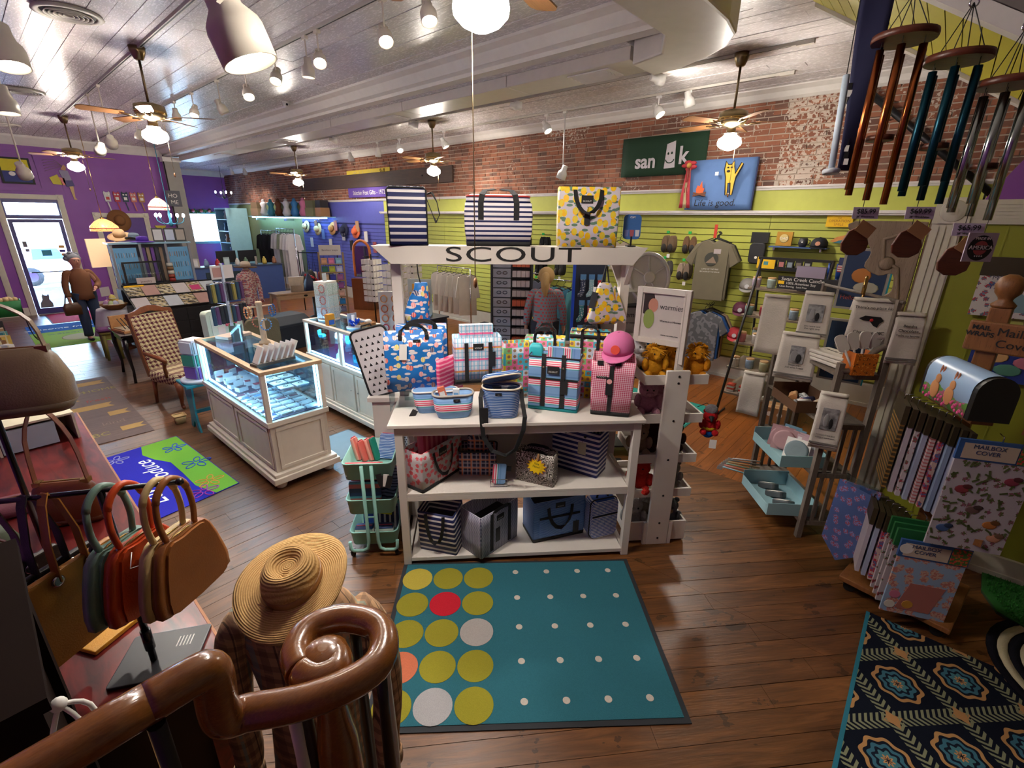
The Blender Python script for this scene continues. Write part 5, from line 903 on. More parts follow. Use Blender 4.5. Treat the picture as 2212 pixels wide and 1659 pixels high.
t=thing('bracelet_display','tall white board of amber bangles at the near end of the rear case','display',(3.05,4.55,Z1),R(-38)); ob('foot',G().box(-.14,-.1,0,.14,.1,.012),WHT,t); ob('board',G().box(-.12,.0,.012,.12,.02,.5),WHT,t)
for r_ in range(4):
    for c_ in range(2): ob('bangle',G().tube([(-.06+c_*.12+.035*cos(q),-.012,.42-r_*.11+.04*sin(q)) for q in [2*PI*j/14 for j in range(14)]],.007,6,True),M([(206,140,80),(190,96,50),(214,120,70),(180,50,70)][r_],.3),t)
# patterned suitcase-like tray leaning at the left of the SCOUT table
t=thing('triangle_print_case','white flat case printed with black triangles beside the balloon tote','case',SL(-.2,.62,1.14),rot=(R(-6),R(-14),SR+R(6))); ob('case_body',G().ext(xz(rrect(.26,.52,.04,4,0,.27),-.02),(0,.04,0)),M((216,212,214),.6),t); ob('case_edge',G().tube(xz(rrect(.27,.53,.045,4,0,.27),-.02),.009,6,True),BLKSTRAP,t); tm=G().ext([(-.012,-.0215,0),(.012,-.0215,0),(0,-.0215,.024)],(0,.002,0)).mesh('printed_triangle')
for r_ in range(9):
    for c_ in range(5): ob('printed_triangle',tm,INK,t,loc=(-.09+c_*.045+(r_%2)*.018-.009,0,.04+r_*.052))
ob('case_handle',G().tube([(-.04,0,.53),(-.035,0,.56),(.035,0,.56),(.04,0,.53)],.007,6),BLKSTRAP,t)
t=thing('case_pedestal','plain white pedestal behind the left side of the display table','pedestal',SL(-.22,.62),SR); ob('column',G().box(-.1,-.07,.03,.1,.07,1.1),WPM,t); ob('cap',G().box(-.13,-.09,1.1,.13,.09,1.135),WPM,t); ob('foot',G().box(-.13,-.09,0,.13,.09,.03),WPM,t)
# ================================================================ SEATING AND TABLES ON THE LEFT
def hound():
    t=NT('houndstooth'); u,z=uz(t); k=.058
    X=t.m('MULTIPLY',t.m('FRACT',t.m('ADD',t.m('DIVIDE',u,k),50)),8); Z_=t.m('MULTIPLY',t.m('FRACT',t.m('ADD',t.m('DIVIDE',t.m('ADD',z,t.m('MULTIPLY',t.y,.3)),k),50)),8)
    a=t.m('LESS_THAN',X,4); b=t.m('LESS_THAN',Z_,4); d=t.m('LESS_THAN',t.m('FLOORED_MODULO',t.m('ADD',X,Z_),4),2)
    same=t.m('COMPARE',a,b,.1); f=t.m('ADD',t.m('MULTIPLY',same,a),t.m('MULTIPLY',t.m('SUBTRACT',1,same),d)); return t.end(t.mix(f,lin((206,192,150)),lin((88,30,48))),.9,0,t.noise(200,1),.2)
HT=hound(); CHW=wood((92,46,22),(132,74,38),.3,axis='z')
t=thing('armchair','high-backed armchair in burgundy houndstooth with wooden frame','chair',(1.6,7.48,0),R(20))
ob('seat',G().loft([xy(rrect(.56,.56,.06),.33),xy(rrect(.58,.58,.06),.4),xy(rrect(.56,.56,.06),.47),xy(rrect(.48,.48,.06),.485)]),HT,t)
mb=Matrix.Translation((0,.27,.44))@Matrix.Rotation(R(-11),4,'X')
ob('backrest',G().loft([xz(rrect(.52,.74,.05,4,0,.39),-.05),xz(rrect(.54,.76,.05,4,0,.39),0),xz(rrect(.52,.74,.05,4,0,.39),.05)]).xf(mb),HT,t)
cr_=[(-.29,.74),(-.28,.8),(-.18,.82),(-.1,.86),(0,.875),(.1,.86),(.18,.82),(.28,.8),(.29,.74),(.26,.74),(.0,.8),(-.26,.74)]
ob('crest_rail',G().ext(xz(cr_,-.035),(0,.07,0)).xf(mb),CHW,t,bev=.008)
for s in (-1,1):
    ob('back_post',G().box(s*.265-.018,-.03,-.05,s*.265+.018,.03,.76).xf(mb),CHW,t)
    ob('arm',G().tube([(s*.29,.22,.72),(s*.3,.05,.7),(s*.31,-.1,.69),(s*.3,-.17,.66),(s*.29,-.16,.62)],[.025,.028,.032,.03,.02],8),CHW,t); ob('arm_support',G().tube([(s*.29,-.14,.65),(s*.27,-.08,.55),(s*.28,-.12,.42)],[.025,.022,.028],8),CHW,t)
    lg=ob('leg',G().tube([(s*.25,-.25,.36),(s*.27,-.285,.28),(s*.265,-.27,.16),(s*.26,-.25,.07),(s*.265,-.275,.03)],[.05,.045,.028,.02,.026],8),CHW,t); ob('ball_foot',G().sph((s*.265,-.28,.026),.027,8,6),CHW,lg)
    ob('leg',G().tube([(s*.24,.25,.34),(s*.24,.3,.0)],[.03,.02],8),CHW,t)
ob('seat_rail',G().box(-.28,-.29,.3,.28,-.26,.345),CHW,t,bev=.005)
def table4(name,label,x0,x1,y0,y1,z,mat,cat='table',cab=True,lr=.026,topt=.03,apron=.09,topmat=None):
    t=thing(name,label,cat,((x0+x1)/2,(y0+y1)/2,0)); w_,d_=(x1-x0)/2,(y1-y0)/2; ob('tabletop',G().box(-w_,-d_,z-topt,w_,d_,z),topmat or mat,t,bev=.004); ob('apron',G().box(-w_+.03,-d_+.03,z-topt-apron,w_-.03,d_-.03,z-topt),mat,t)
    for a in (-1,1):
        for b in (-1,1):
            p=[(a*(w_-.05),b*(d_-.05),z-topt-.02),(a*(w_-.03),b*(d_-.03),z*.7),(a*(w_-.055),b*(d_-.055),z*.25),(a*(w_-.04),b*(d_-.04),0)] if cab else [(a*(w_-.05),b*(d_-.05),z-topt-.02),(a*(w_-.04),b*(d_-.04),0)]
            ob('leg',G().tube(p,[lr*1.4,lr*1.2,lr*.7,lr*.8] if cab else [lr*1.3,lr*.8],8),mat,t)
    return t
GBLK=M((16,16,20),.25); table4('side_table','glossy black side table with slender legs beside the armchair',1.22,1.62,8.8,9.7,.75,GBLK); table4('accent_table','small olive green table with tapered legs in the aisle',1.2,1.48,10.6,10.9,.5,M((120,112,50),.5),cab=False)
t=thing('cushion','purple cushion lying on the olive table','cushion',(1.34,10.75,.501)); ob('pad',G().loft([xy(rrect(.26,.26,.05),0),xy(rrect(.3,.3,.06),.03),xy(rrect(.26,.26,.05),.06)]),M((120,60,120),.8),t); ob('piping',G().tube(xy(rrect(.305,.305,.06),.03),.006,5,True),M((90,40,90),.8),t)
t=thing('pen_box','open wooden box with dark wands on the black table','box',(1.4,9.2,.751),R(12)); LW=wood((176,120,70),(206,156,104),.6,axis='y'); ob('box_tray',G().box(-.15,-.22,0,.15,.22,.03),LW,t); ob('box_back',G().box(-.15,.18,.03,.15,.22,.22),LW,t); ob('insert',G().box(-.13,-.2,.03,.13,.16,.05),M((214,196,160),.7),t); [ob('wand',G().cyl((-.1+k*.05,-.16,.06),(-.06+k*.05,.16,.17),.007,6),INK,t) for k in range(5)]
t=thing('draped_table','small round table under a white lace cloth near the entrance','table',(1.68,11.5,0)); ob('drape',G().loft([[(r*cos(a)*(1+.05*cos(8*a)*k),r*sin(a)*(1+.05*cos(8*a)*k),zz) for a in [2*PI*i/48 for i in range(48)]] for r,zz,k in ((.42,.3,1.6),(.38,.5,1),(.34,.74,.2),(.33,.775,0),(.2,.78,0))]),M((206,206,210),.9),t); ob('pedestal',G().lathe([(.2,0),(.06,.04),(.05,.6)],14),CHW,t)
t=thing('egg_basket','woven basket on the lace cloth holding pastel eggs','basket',(1.6,11.3,.781)); ob('bowl',G().lathe([(.1,0),(.17,.05),(.2,.1),(.185,.1),(.15,.05),(.08,.02)],18),WICK,t); ob('rim',G().tube([(.2*cos(a),.2*sin(a),.1) for a in [2*PI*i/20 for i in range(20)]],.012,6,True),WICK,t)
for i,c in enumerate(((226,206,110),(206,150,160),(190,190,210),(220,170,80),(170,130,170),(226,216,190),(214,130,130),(190,206,150))): a=2.4*i; r=.11 if i else 0; q=thing('pastel_egg',('yellow','rose','pale blue','amber','mauve','cream','coral','mint')[i]+' decorated egg in the woven basket','egg',(1.6+r*cos(a),11.3+r*sin(a),.83 if i else .93),R(40*i),'eggs in the basket'); ob('shell',G().sph((0,0,.06),(.052,.052,.07),10,8),M(c,.5),q); ob('ribbon',G().lathe([(.0535,.055),(.0535,.068)],12),M((240,236,226),.5),q)
t=thing('price_card','blank pale card on a wire by the egg basket','card',(1.52,11.28,.781),R(40)); ob('wire',G().cyl((0,0,.05),(0,0,.26),.004,6),CHROME,t); ob('card',G().box(-.1,-.003,.26,.1,.003,.42),M((190,180,182),.6),t)
t=thing('teal_table','small teal painted side table with scalloped leg beside the front case','table',(1.5,6.3,0)); TB=M((30,132,150),.45); ob('tabletop',G().box(-.2,-.2,.57,.2,.2,.6),TB,t,bev=.006)
for s in (-1,1): ob('end_board',G().ext([(s*.15,-.17,.57),(s*.15,.17,.57),(s*.15,.13,.42),(s*.15,.1,.25),(s*.15,.12,.12),(s*.15,.17,0),(s*.15,.09,0),(s*.15,.03,.1),(s*.15,-.03,.1),(s*.15,-.09,0),(s*.15,-.17,0),(s*.15,-.12,.12),(s*.15,-.1,.25),(s*.15,-.13,.42)],(-s*.02,0,0)),TB,t)
ob('stretcher',G().box(-.14,-.02,.2,.14,.02,.24),TB,t)
t=thing('small_basket','little wicker basket on the floor beside the teal table','basket',(1.28,6.66,0)); ob('basket_wall',G().loft([xy(rrect(.1,.1,.02),0),xy(rrect(.13,.13,.02),.1),xy(rrect(.12,.12,.02),.1),xy(rrect(.09,.09,.02),.01)]),M((190,160,110),.8),t); ob('rim',G().tube(xy(rrect(.13,.13,.02),.1),.008,5,True),M((170,136,90),.8),t)
t=thing('card_spinner','white turntable spinner of purple and green greeting cards on the teal table','spinner',(1.5,6.28,.601),R(25)); ob('turntable',G().lathe([(.19,0),(.2,.02),(.2,.035),(.18,.04)],28),M((214,222,232),.3),t); ob('core',G().box(-.09,-.09,.04,.09,.09,.5),M((226,226,232),.4),t)
for f in range(4):
    for r_ in range(3): cd=ob('card_pocket',G().box(-.085,-.112,.05+r_*.15,.085,-.098,.18+r_*.15),M([(120,90,170),(60,150,130),(206,210,216)][(r_+f)%3],.4),t,rz=f*PI/2)
t=thing('flower_card_rack','tall pink rack with a flower photo header behind the front case','rack',(1.98,6.75,0),R(22)); ob('rack_body',G().box(-.16,-.1,.04,.16,.1,.92),M((206,60,110),.5),t); ob('foot',G().box(-.2,-.16,0,.2,.16,.04),WHT,t)
for s in (-.12,-.04): ob('card_pocket',G().box(-.14,s-.01,.62,.14,s,.84),M((214,196,200),.5),t)
hd_=ob('header_frame',G().ext(xz(rrect(.5,.38,.05,4,0,1.14),-.06),(0,.1,0)),M((190,200,180),.4),t); ob('header_photo',G().box(-.2,-.064,1.0,.2,-.061,1.28),M((206,210,196),.5),hd_); g=G(); [g.sph((random.uniform(.0,.16),-.075,random.uniform(1.12,1.24)),.022,6,4) for _ in range(14)]; q=ob('printed_roses',g,M((206,80,96),.6),hd_); q['kind']='stuff'; ob('printed_leaves',G().box(.03,-.07,1.02,.13,-.062,1.13),M((50,120,60),.6),hd_); ob('printed_card',G().box(-.12,-.067,.99,-.02,-.063,1.12),M((226,206,200),.6),hd_)
# ring display bench and earring tower
BKW=M((24,22,26),.4)
t=thing('ring_bench','black bench of drawers with two sloped trays of rings and photos','display',(1.75,10.35,0)); ob('carcass',G().box(.0,.05,.08,1.5,.8,.84),BKW,t); ob('kick',G().box(.04,.1,0,1.46,.75,.08),INK,t)
for r_ in range(3):
    for c_ in range(2): d=ob('drawer',G().box(.02+c_*.74,.035,.12+r_*.24,.74+c_*.74,.05,.33+r_*.24),BKW,t); ob('knob',G().sph((.38+c_*.74,.025,.225+r_*.24),.015,8,5),CHROME,d)
RINGS=P_sq(.035,[(30,28,34),(214,206,190),(60,50,50),(190,170,120)],(206,190,140))
sl_=Matrix.Translation((0,.04,.85))@Matrix.Rotation(R(24),4,'X'); ob('slope',G().box(0,0,-.02,1.5,.86,0).xf(sl_),BKW,t)
for r_ in range(2):
    for c_ in range(6): a,b=.02+c_*.245,.03+r_*.42; ph=(c_+r_)%2; ob('ring_tray' if ph else 'photo_panel',G().box(a,b,.002,a+.235,b+.37,.014).xf(sl_),RINGS if ph else M([(206,196,196),(190,150,140),(200,206,214)][c_%3],.5),t)
for p in (0,.42,.84): ob('tray_divider',G().box(0,p,0,1.5,p+.02,.025).xf(sl_),INK,t)
ob('yellow_sign',G().box(.03,.78,.016,.33,.83,.022).xf(sl_),YSTK,t); ob('yellow_sign',G().box(1.2,.04,.016,1.44,.1,.022).xf(sl_),YSTK,t); ob('pink_photo',G().box(1.03,.52,.015,1.2,.7,.018).xf(sl_),M((206,60,120),.5),t)
t=thing('earring_tower','grey framed glass tower with two blue panels of hanging earrings','display',(1.8,11.62,0)); GFR=M((140,142,150),.4)
ob('tower_base',G().box(0,0,0,1.3,.4,1.08),BKW,t); ob('tower_top',G().box(-.02,-.02,1.92,1.32,.42,1.95),M((150,190,210),.2),t)
for x in (0,.44,.86,1.26): ob('post',G().box(x,0,1.08,x+.04,.04,1.92),GFR,t)
ob('tower_back',G().box(.04,.36,1.08,1.26,.4,1.92),GFR,t)
for x0 in (.05,.91):
    p=ob('blue_panel',G().box(x0,.05,1.2,x0+.35,.07,1.85),M((110,170,214),.4),t)
    for r_ in range(3):
        for c_ in range(8): ob('earring',G().box(x0+.02+c_*.04,.04,1.25+r_*.2+random.uniform(0,.03),x0+.03+c_*.04,.048,1.36+r_*.2),M(random.choice([(190,190,200),(160,120,90),(90,110,130)]),.3),p)
for k in range(5): ob('scarf',G().box(.5+k*.07,.1,1.2,.55+k*.07,.14,1.85),M([(90,60,130),(150,130,110),(110,70,150),(60,60,70),(140,120,100)][k],.8),t)
for k in range(6): ob('stacked_pot',G().lathe([(.05,0),(.06,.03),(.05,.07)],12,(.88,.02-.0,1.1+k*.075)),M([(190,150,90),(140,40,40),(150,60,40),(206,196,180),(120,90,60),(190,190,180)][k],.5),t)
t=thing('dark_frame_sign','black framed glass panel with a blank sign in front of the earring tower','sign',(1.86,11.3,1.12),R(4)); ob('frame',G().box(-.0,-.015,0,.62,.015,.03).box(0,-.015,.47,.62,.015,.5).box(0,-.015,.03,.03,.015,.47).box(.59,-.015,.03,.62,.015,.47),BKW,t); ob('pane',G().box(.03,-.003,.03,.59,.003,.47),GL(),t); pn=ob('sign_card',G().box(.16,-.02,.06,.46,-.016,.2),M((206,190,186),.6),t); text('Jewelry',.06,M((120,90,90),.6),pn,(.31,-.021,.13))
for i,(x,c) in enumerate(((2.62,(206,206,206)),(2.82,(190,200,220)),(3.0,(170,160,150)))): t=thing('picture_frame',('silver','white','tan')[i]+' small framed print on top of the earring tower','frame',(x,11.75,1.951),R(-8)); ob('frame',G().box(-.09,-.01,0,.09,.01,.26),M((60,60,60),.4),t); ob('print',G().box(-.07,-.013,.03,.07,-.01,.23),M(c,.5),t)
HATB=lambda r,h,bw,m,par,n=24:[ob('crown',G().lathe([(r,0),(r*1.0,h*.5),(r*.85,h*.9),(r*.5,h),(r*.1,h*.97)],n,sc=(1,1.15)),m,par),ob('brim',G().lathe([(r*.98,.004),(bw,-.012),(bw,-.018),(r*.98,-.004)],n,sc=(1,1.1)),m,par)]
def hat(label,loc,rot,c,r=.09,h=.11,bw=.19,band=None,group='hats for sale'):
    t=thing('hat',label,'hat',loc,rot=rot,group=group); HATB(r,h,bw,M(c,.85,bump=.4,bsc=150),t)
    if band: ob('hat_band',G().lathe([(r*1.015,.004),(r*1.01,.035)],24,sc=(1,1.15)),M(band,.7),t)
    return t
hat('purple satin hat on top of the earring tower',(2.35,11.75,1.97),(0,0,0),(90,50,170),.1,.09,.2); hat('brown wide-brimmed leather hat above the purple door',(2.98,16.9,2.3),(R(80),0,R(5)),(132,88,48),.12,.12,.26); hat('tan felt hat hanging in the left corner rack',(2.3,13.4,2.02),(R(20),R(-10),0),(186,150,110),.11,.12,.22)
hat('grey denim hat on the corner rack',(2.5,13.2,1.98),(R(-10),R(8),0),(96,110,124),.1,.1,.16)
# ================================================================ STAIR RAIL WITH VOLUTE (near left)
RW=NT('polished_rail'); RW.co(); vv=RW.map((5,5,5)); nf=RW.noise(2.5,4,vv,dist=1.5); ng=RW.noise(60,3,RW.map((1.2,6,6)))
RWM=RW.end(RW.mix(RW.m('MULTIPLY',RW.m('ADD',nf,ng),.5),lin((66,34,14)),lin((158,98,44))),.22,0,ng,.06,.6,.4)
sr_=thing('stair_handrail','polished brown wooden stair handrail ending in a spiral volute','handrail',(0,0,0))
vol=[(.137,.755),(.206,.704),(.28,.67),(.346,.662),(.39,.695),(.404,.751),(.366,.821),(.302,.845),(.255,.81),(.243,.76)]
def smooth(P,n=4):
    P=[Vector(p) for p in P]; out=[]
    for i in range(len(P)-1):
        a,b,c,d=P[max(i-1,0)],P[i],P[i+1],P[min(i+2,len(P)-1)]
        for k in range(n): t=k/n; out.append(.5*((2*b)+(c-a)*t+(2*a-5*b+4*c-d)*t*t+(3*b-a-3*c+d)*t**3))
    return out+[P[-1]]
pr=smooth([(-.9,.722,1.768),(-.4,.724,1.768),(.03,.726,1.769)],5); ob('upper_rail',G().tube(pr,.031,16),RWM,sr_)
ob('rail_end',G().tube(smooth([(.02,.726,1.769),(.075,.726,1.769),(.096,.728,1.762),(.102,.734,1.735),(.1,.744,1.67),(.104,.754,1.625),(.12,.758,1.604),(.14,.753,1.6)],4),.0312,16),RWM,sr_)
P3=smooth([(a,b,1.6) for a,b in [(.125,.757)]+vol],4); ob('volute',G().tube(P3,[.0312]*len(P3),16),RWM,sr_)
ob('volute_eye',G().tube(smooth([(.243,.76,1.6),(.256,.722,1.6),(.29,.712,1.6),(.306,.745,1.6),(.285,.765,1.6)],4),[.0312]*9+[.03]*8,14).lathe([(.046,-.045),(.052,-.02),(.047,.016),(.033,.028),(.01,.033)],18,(.287,.752,1.6)),RWM,sr_)
ob('newel_post',G().lathe([(.055,.0),(.055,.6),(.035,.7),(.03,.8),(.045,.9),(.05,1.0),(.042,1.2),(.03,1.3),(.042,1.37),(.042,1.385)],16,(.287,.752,.17)),RWM,sr_)
WSP=M((206,200,192),.45); BSP=M((20,16,16),.4)
for i,(x,y) in enumerate(((.2,.71),(.36,.668),(.405,.73),(.38,.8),(.31,.842),(.25,.8))):
    ob('baluster',G().lathe([(.015,0),(.015,.4),(.011,.5),(.013,.8),(.014,1.1),(.011,1.3),(.012,1.4)],10,(x,y,.17)),WSP if i%2==0 else BSP,sr_)
for i in range(6): ob('baluster',G().lathe([(.014,0),(.012,.4),(.012,1.04)],10,(.02-.13*i,.71,.7)),BSP if i%2==0 else WSP,sr_)
lf=struct(ob('trim_14',G().box(-1.6,-3,.0,.1,.72,.68).box(-1.6,-3,.68,.12,.74,.7),wood((66,36,20),(104,60,34),.4,axis='x')),'wooden stair landing beneath the camera')
struct(ob('trim_15',G().ext(xy([(.12,.5),(.42,.5),(.48,.62),(.48,.82),(.4,.92),(.24,.92),(.12,.8)],0),(0,0,.17)),wood((66,36,20),(104,60,34),.4,axis='y')),'curved bottom stair step')
# ================================================================ DARK RED TABLE WITH HANDBAGS
RT=NT('red_lacquer'); RT.co(); rn_=RT.noise(3,5,RT.map((6,1.2,4)),dist=1); RTM=RT.end(RT.mix(RT.ramp(rn_,[(.3,(0,0,0,1)),(.75,(1,1,1,1))]),lin((58,14,16)),lin((128,40,34))),.28,0,rn_,.05,.6,.2)
t=thing('red_table','long dark red wooden table topped with handbags at left','table',(-.16,3.5,0)); ob('tabletop',G().box(-.46,-1.73,.77,.47,1.9,.8),RTM,t,bev=.004); ob('table_edge',G().box(.468,-1.735,.765,.478,1.9,.8),wood((150,96,60),(180,124,84),.5,axis='y'),t); ob('apron',G().box(-.42,-1.68,.66,.43,1.85,.77),RTM,t)
for a in (-.4,.36):
    for b in (-1.66,1.78): ob('leg',G().box(a,b,0,a+.06,b+.06,.66),RTM,t)
ob('lower_cabinet',G().box(-.4,-1.6,.05,.38,1.75,.6),M((30,10,10),.5),t)
ZR=.801
# T-bar bag stand
bd_=Vector((.416,-.275,0)).normalized(); bn=Vector((.55,.835,0)).normalized(); pole=Vector((.108,1.94,ZR)); BZ=1.572
t=thing('bag_stand','black metal T-bar stand on a flat black base on the red table','stand',tuple(pole),math.atan2(bd_.y,bd_.x)); ob('base_plate',G().ext(xy(rrect(.28,.24,.01,2,.02,.02),0),(0,0,.012)),M((44,46,50),.35),t,bev=.003); ob('pole',G().cyl((0,0,.012),(0,0,BZ-ZR),.012,10),GBLK,t); ob('collar',G().cyl((0,0,.07),(0,0,.16),.017,12),GBLK,t); ob('cross_bar',G().cyl((-.42,0,BZ-ZR),(.23,0,BZ-ZR),.009,10),GBLK,t); ob('bar_knob',G().sph((.235,0,BZ-ZR),.014,8,6).sph((-.06,-.02,.56),.014,8,6),GBLK,t)
g=G()
for k in range(5): g.bc((.06+k*.012,.07,.0125),(.004,.05,.001))
ob('printed_marks',g,PAPER,t)['kind']='stuff'
def leather(c,rough=.38):
    t=NT('leather'); n=t.noise(7,3); f=t.noise(160,2); b=lin(c); return t.end(t.mix(n,tuple(x*.6 for x in b[:3]),tuple(min(1,x*1.1) for x in b[:3])),rough,0,f,.12,.5)
RZ=math.atan2(bn.y,bn.x)
def hobo(label,s,c,w_=.3,h_=.27,sk=0,tag_=False):
    p=pole+bd_*s; t=thing('handbag',label,'handbag',(p.x,p.y,BZ),RZ-R(26),'handbags on the black T-bar'); L=leather(c)
    out=[(-.07,-.2),(-.02,-.205),(.07,-.2),(.11,-.23),(w_*.5,-.2-h_*.62),(w_*.52,-.2-h_*.88),(w_*.42,-.2-h_),(-w_*.42,-.2-h_),(-w_*.52,-.2-h_*.88),(-w_*.5,-.2-h_*.62),(-.11,-.23)]
    sm=smooth([(a+sk*(b+.2),0,b) for a,b in out+[out[0]]],2)[:-1]
    ob('body',G().loft([[(q.x*.9,-.02,q.z+.004) for q in sm],[(q.x,-.045+.03,q.z) for q in sm],[(q.x,.015,q.z) for q in sm],[(q.x*.9,.02,q.z+.004) for q in sm]]),L,t); ob('gusset',G().ext([(q.x*.8,-.03,q.z*.98-.006) for q in sm],(0,.06,0)),L,t)
    hp=smooth([(-.06,-.0,-.2),(-.07,0,-.12),(-.055,0,-.03),(0,0,.014),(.055,0,-.03),(.07,0,-.12),(.06,0,-.2)],4); ob('handle',G().tube(hp,.0105,8),L,t); ob('handle_grip',G().tube(hp[7:18],.0125,8),L,t)
    for s_ in (-1,1): ob('handle_ring',G().tube([(s_*.06+.012*cos(a),0,-.205+.012*sin(a)) for a in [2*PI*i/10 for i in range(10)]],.0035,5,True),CHROME,t)
    ob('zip',G().tube([(-.1,.0,-.225),(-.03,0,-.2),(.03,0,-.2),(.1,0,-.225)],.004,5),BRASS,t); g=G()
    for k in range(14): g.sph((w_*.3,-.0205,-.24-k*.014),.0022,4,3)
    ob('stitching',g,M((226,206,170),.6),t)['kind']='stuff'
    if tag_: ob('cord_tag',G().tube([(-.05,-.03,-.22),(-.09,-.06,-.25),(-.03,-.07,-.27),(.02,-.04,-.23)],.002,5),PAPER,t)
    return t
hobo('brown leather hobo bag at the right end of the T-bar',.2,(150,92,44)); hobo('cream leather hobo bag second from the right on the T-bar',.162,(206,180,126)); hobo('orange leather hobo bag on the T-bar',.062,(196,70,24),tag_=True); hobo('sage green leather hobo bag on the T-bar',.002,(110,140,128),sk=0)
def flat(label,s,c,hw=.02):
    p=pole+bd_*s; t=thing('tote_bag',label,'handbag',(p.x,p.y,BZ),RZ-R(26),'handbags on the black T-bar'); L=leather(c,.45)
    ob('body',G().loft([xz(rrect(.3,.33,.012,2,0,-.43),-.012),xz(rrect(.305,.335,.012,2,0,-.43),0),xz(rrect(.3,.33,.012,2,0,-.43),.012)]),L,t); ob('top_seam',G().box(-.15,-.0135,-.276,.15,.0135,-.268),L,t)
    for s_ in (-.03,.03): ob('strap',G().strap([(s_*1.6,-.008,-.3),(s_*1.5,-.012,-.15),(s_*.7,-.01,-.02),(0,0,.013)],.035,.004,(0,1,.1)),L,t); ob('grommet',G().lathe([(.02,0),(.02,.006),(.012,.008)],14,(s_*1.8,-.014,-.295),(0,-1,0)),CHROME,t)
    return t
flat('flat golden tan leather tote with wide strap on the T-bar',-.155,(170,112,40)); flat('flat black leather tote at the left of the T-bar',-.21,(20,18,18)); flat('dark brown flat tote furthest left on the T-bar',-.33,(44,26,20))
# bags lying and hanging further along the red table
t=thing('bag_stand','tall black stand behind the T-bar carrying shoulder bags','stand',(-.08,2.75,ZR),R(-20)); ob('base_plate',G().lathe([(.16,0),(.15,.012)],20),GBLK,t); ob('pole',G().cyl((0,0,.012),(0,0,1.33),.012,10),GBLK,t); ob('cross_bar',G().cyl((-.12,0,1.31),(.12,0,1.31),.009,8),GBLK,t)
def slouch(label,loc,rz,c,w_,h_,d_,strap=True,cz=.3,name='handbag'):
    t=thing(name,label,'handbag',loc,rz,'shoulder bags on the red table'); L=leather(c,.45)
    def ring(z,s,sd): return [(w_/2*s*(abs(cos(a))**.6)*(1 if cos(a)>0 else -1),d_/2*sd*(abs(sin(a))**.7)*(1 if sin(a)>0 else -1),z) for a in [2*PI*i/24 for i in range(24)]]
    ob('body',G().loft([ring(0,.85,.8),ring(h_*.15,1,1),ring(h_*.5,1,.95),ring(h_*.85,.85,.6),ring(h_,.7,.28)]),L,t); ob('base_panel',G().loft([ring(.002,.87,.83),ring(h_*.16,1.015,1.02)]),leather(tuple(int(v*.8) for v in c),.45),t); ob('zip',G().box(-w_*.3,-.005,h_-.002,w_*.3,.005,h_+.004),BRASS,t)
    if strap: ob('strap',G().strap(smooth([(-w_*.36,0,h_*.9),(-w_*.3,0,h_+cz*.6),(-.03,0,h_+cz),(.03,0,h_+cz),(w_*.3,0,h_+cz*.6),(w_*.36,0,h_*.9)],3),.03,.005,(0,1,0)),L,t); [ob('buckle',G().box(s_*w_*.33-.018,-.02,h_*.92,s_*w_*.33+.018,.02,h_*1.02),BRASS,t) for s_ in (-1,1)]
    return t
slouch('taupe slouchy shoulder bag hanging at the left edge',(.0,2.6,1.7),R(-22),(126,104,82),.36,.26,.16,True,.17); slouch('rust brown structured bag on the red table',(.05,3.35,ZR),R(-35),(110,54,22),.34,.26,.13,True,.42); slouch('dark burgundy bag beside the rust brown one',(-.25,2.6,ZR),R(10),(70,24,24),.3,.22,.14,True,.2); slouch('olive green small bag at the left edge of the red table',(-.3,3.2,ZR),R(0),(96,110,90),.28,.18,.12,False); slouch('cognac brown clutch lying by the stand',(.05,3.45,ZR),R(30),(150,70,34),.3,.1,.2,False); slouch('plum patterned pouch lying on the red table',(-.22,3.75,ZR),R(-10),(120,64,76),.32,.08,.24,False)
t=thing('mustard_wallet','pair of mustard yellow leather wallets open on the red table','wallet',(.02,2.3,ZR),R(28)); MU=leather((206,146,34),.4); ob('flap',G().bc((.0,.08,.012),(.26,.12,.012)),MU,t,bev=.004); ob('pocket_side',G().bc((0,-.05,.012),(.26,.13,.02)),MU,t,bev=.004); ob('strap_tab',G().bc((.05,.02,.026),(.05,.16,.006)),MU,t); ob('snap',G().sph((.05,-.04,.032),.006,6,4),BRASS,t)
t=thing('cream_box','cream open-front storage box at the far end of the red table','box',(.02,4.9,ZR),R(4)); BXC=M((214,204,176),.6); ob('box_top',G().box(-.22,-.2,.2,.22,.2,.215),BXC,t); [ob('box_side',G().box(a,-.2,0,a+.015,.2,.2),BXC,t) for a in (-.22,.205)]; ob('box_back',G().box(-.205,.185,0,.205,.2,.2),BXC,t); ob('drawer_front',G().box(-.2,-.2,.01,.1,-.18,.18),M((170,178,186),.5),t); ob('trinket',G().lathe([(.04,0),(.05,.02),(.03,.05)],12,(.05,0,.216)),BRASS,t)
t=thing('magazine_stack','stack of leaflets and small boxes on the far end of the red table','stack',(-.25,5.2,ZR),R(10))
for k in range(5): ob('leaflet',G().bc((random.uniform(-.02,.02),random.uniform(-.03,.03),.012+k*.022),(.24,.32,.02),rz=random.uniform(-.2,.2)),M([(226,222,214),(206,190,140),(190,200,210),(226,226,220),(180,150,120)][k],.6),t)
for i,(x,y,c,l) in enumerate(((-.3,2.2,(150,24,30),'red coin purse tucked at the left of the stand'),(-.24,2.05,(190,190,186),'white wristlet at the left of the stand'),(-.35,2.35,(24,24,26),'black zip wallet at the left of the stand'))):
    t=thing('coin_purse',l,'wallet',(x,y,ZR),rot=(R(-30),0,R(30+20*i))); ob('purse_body',G().ext(xz(rrect(.2,.14,.02,3,0,.07),-.015),(0,.03,0)),leather(c),t,bev=.004); ob('zip_pull',G().sph((.09,-.0,.145),.008,6,4),BRASS,t)
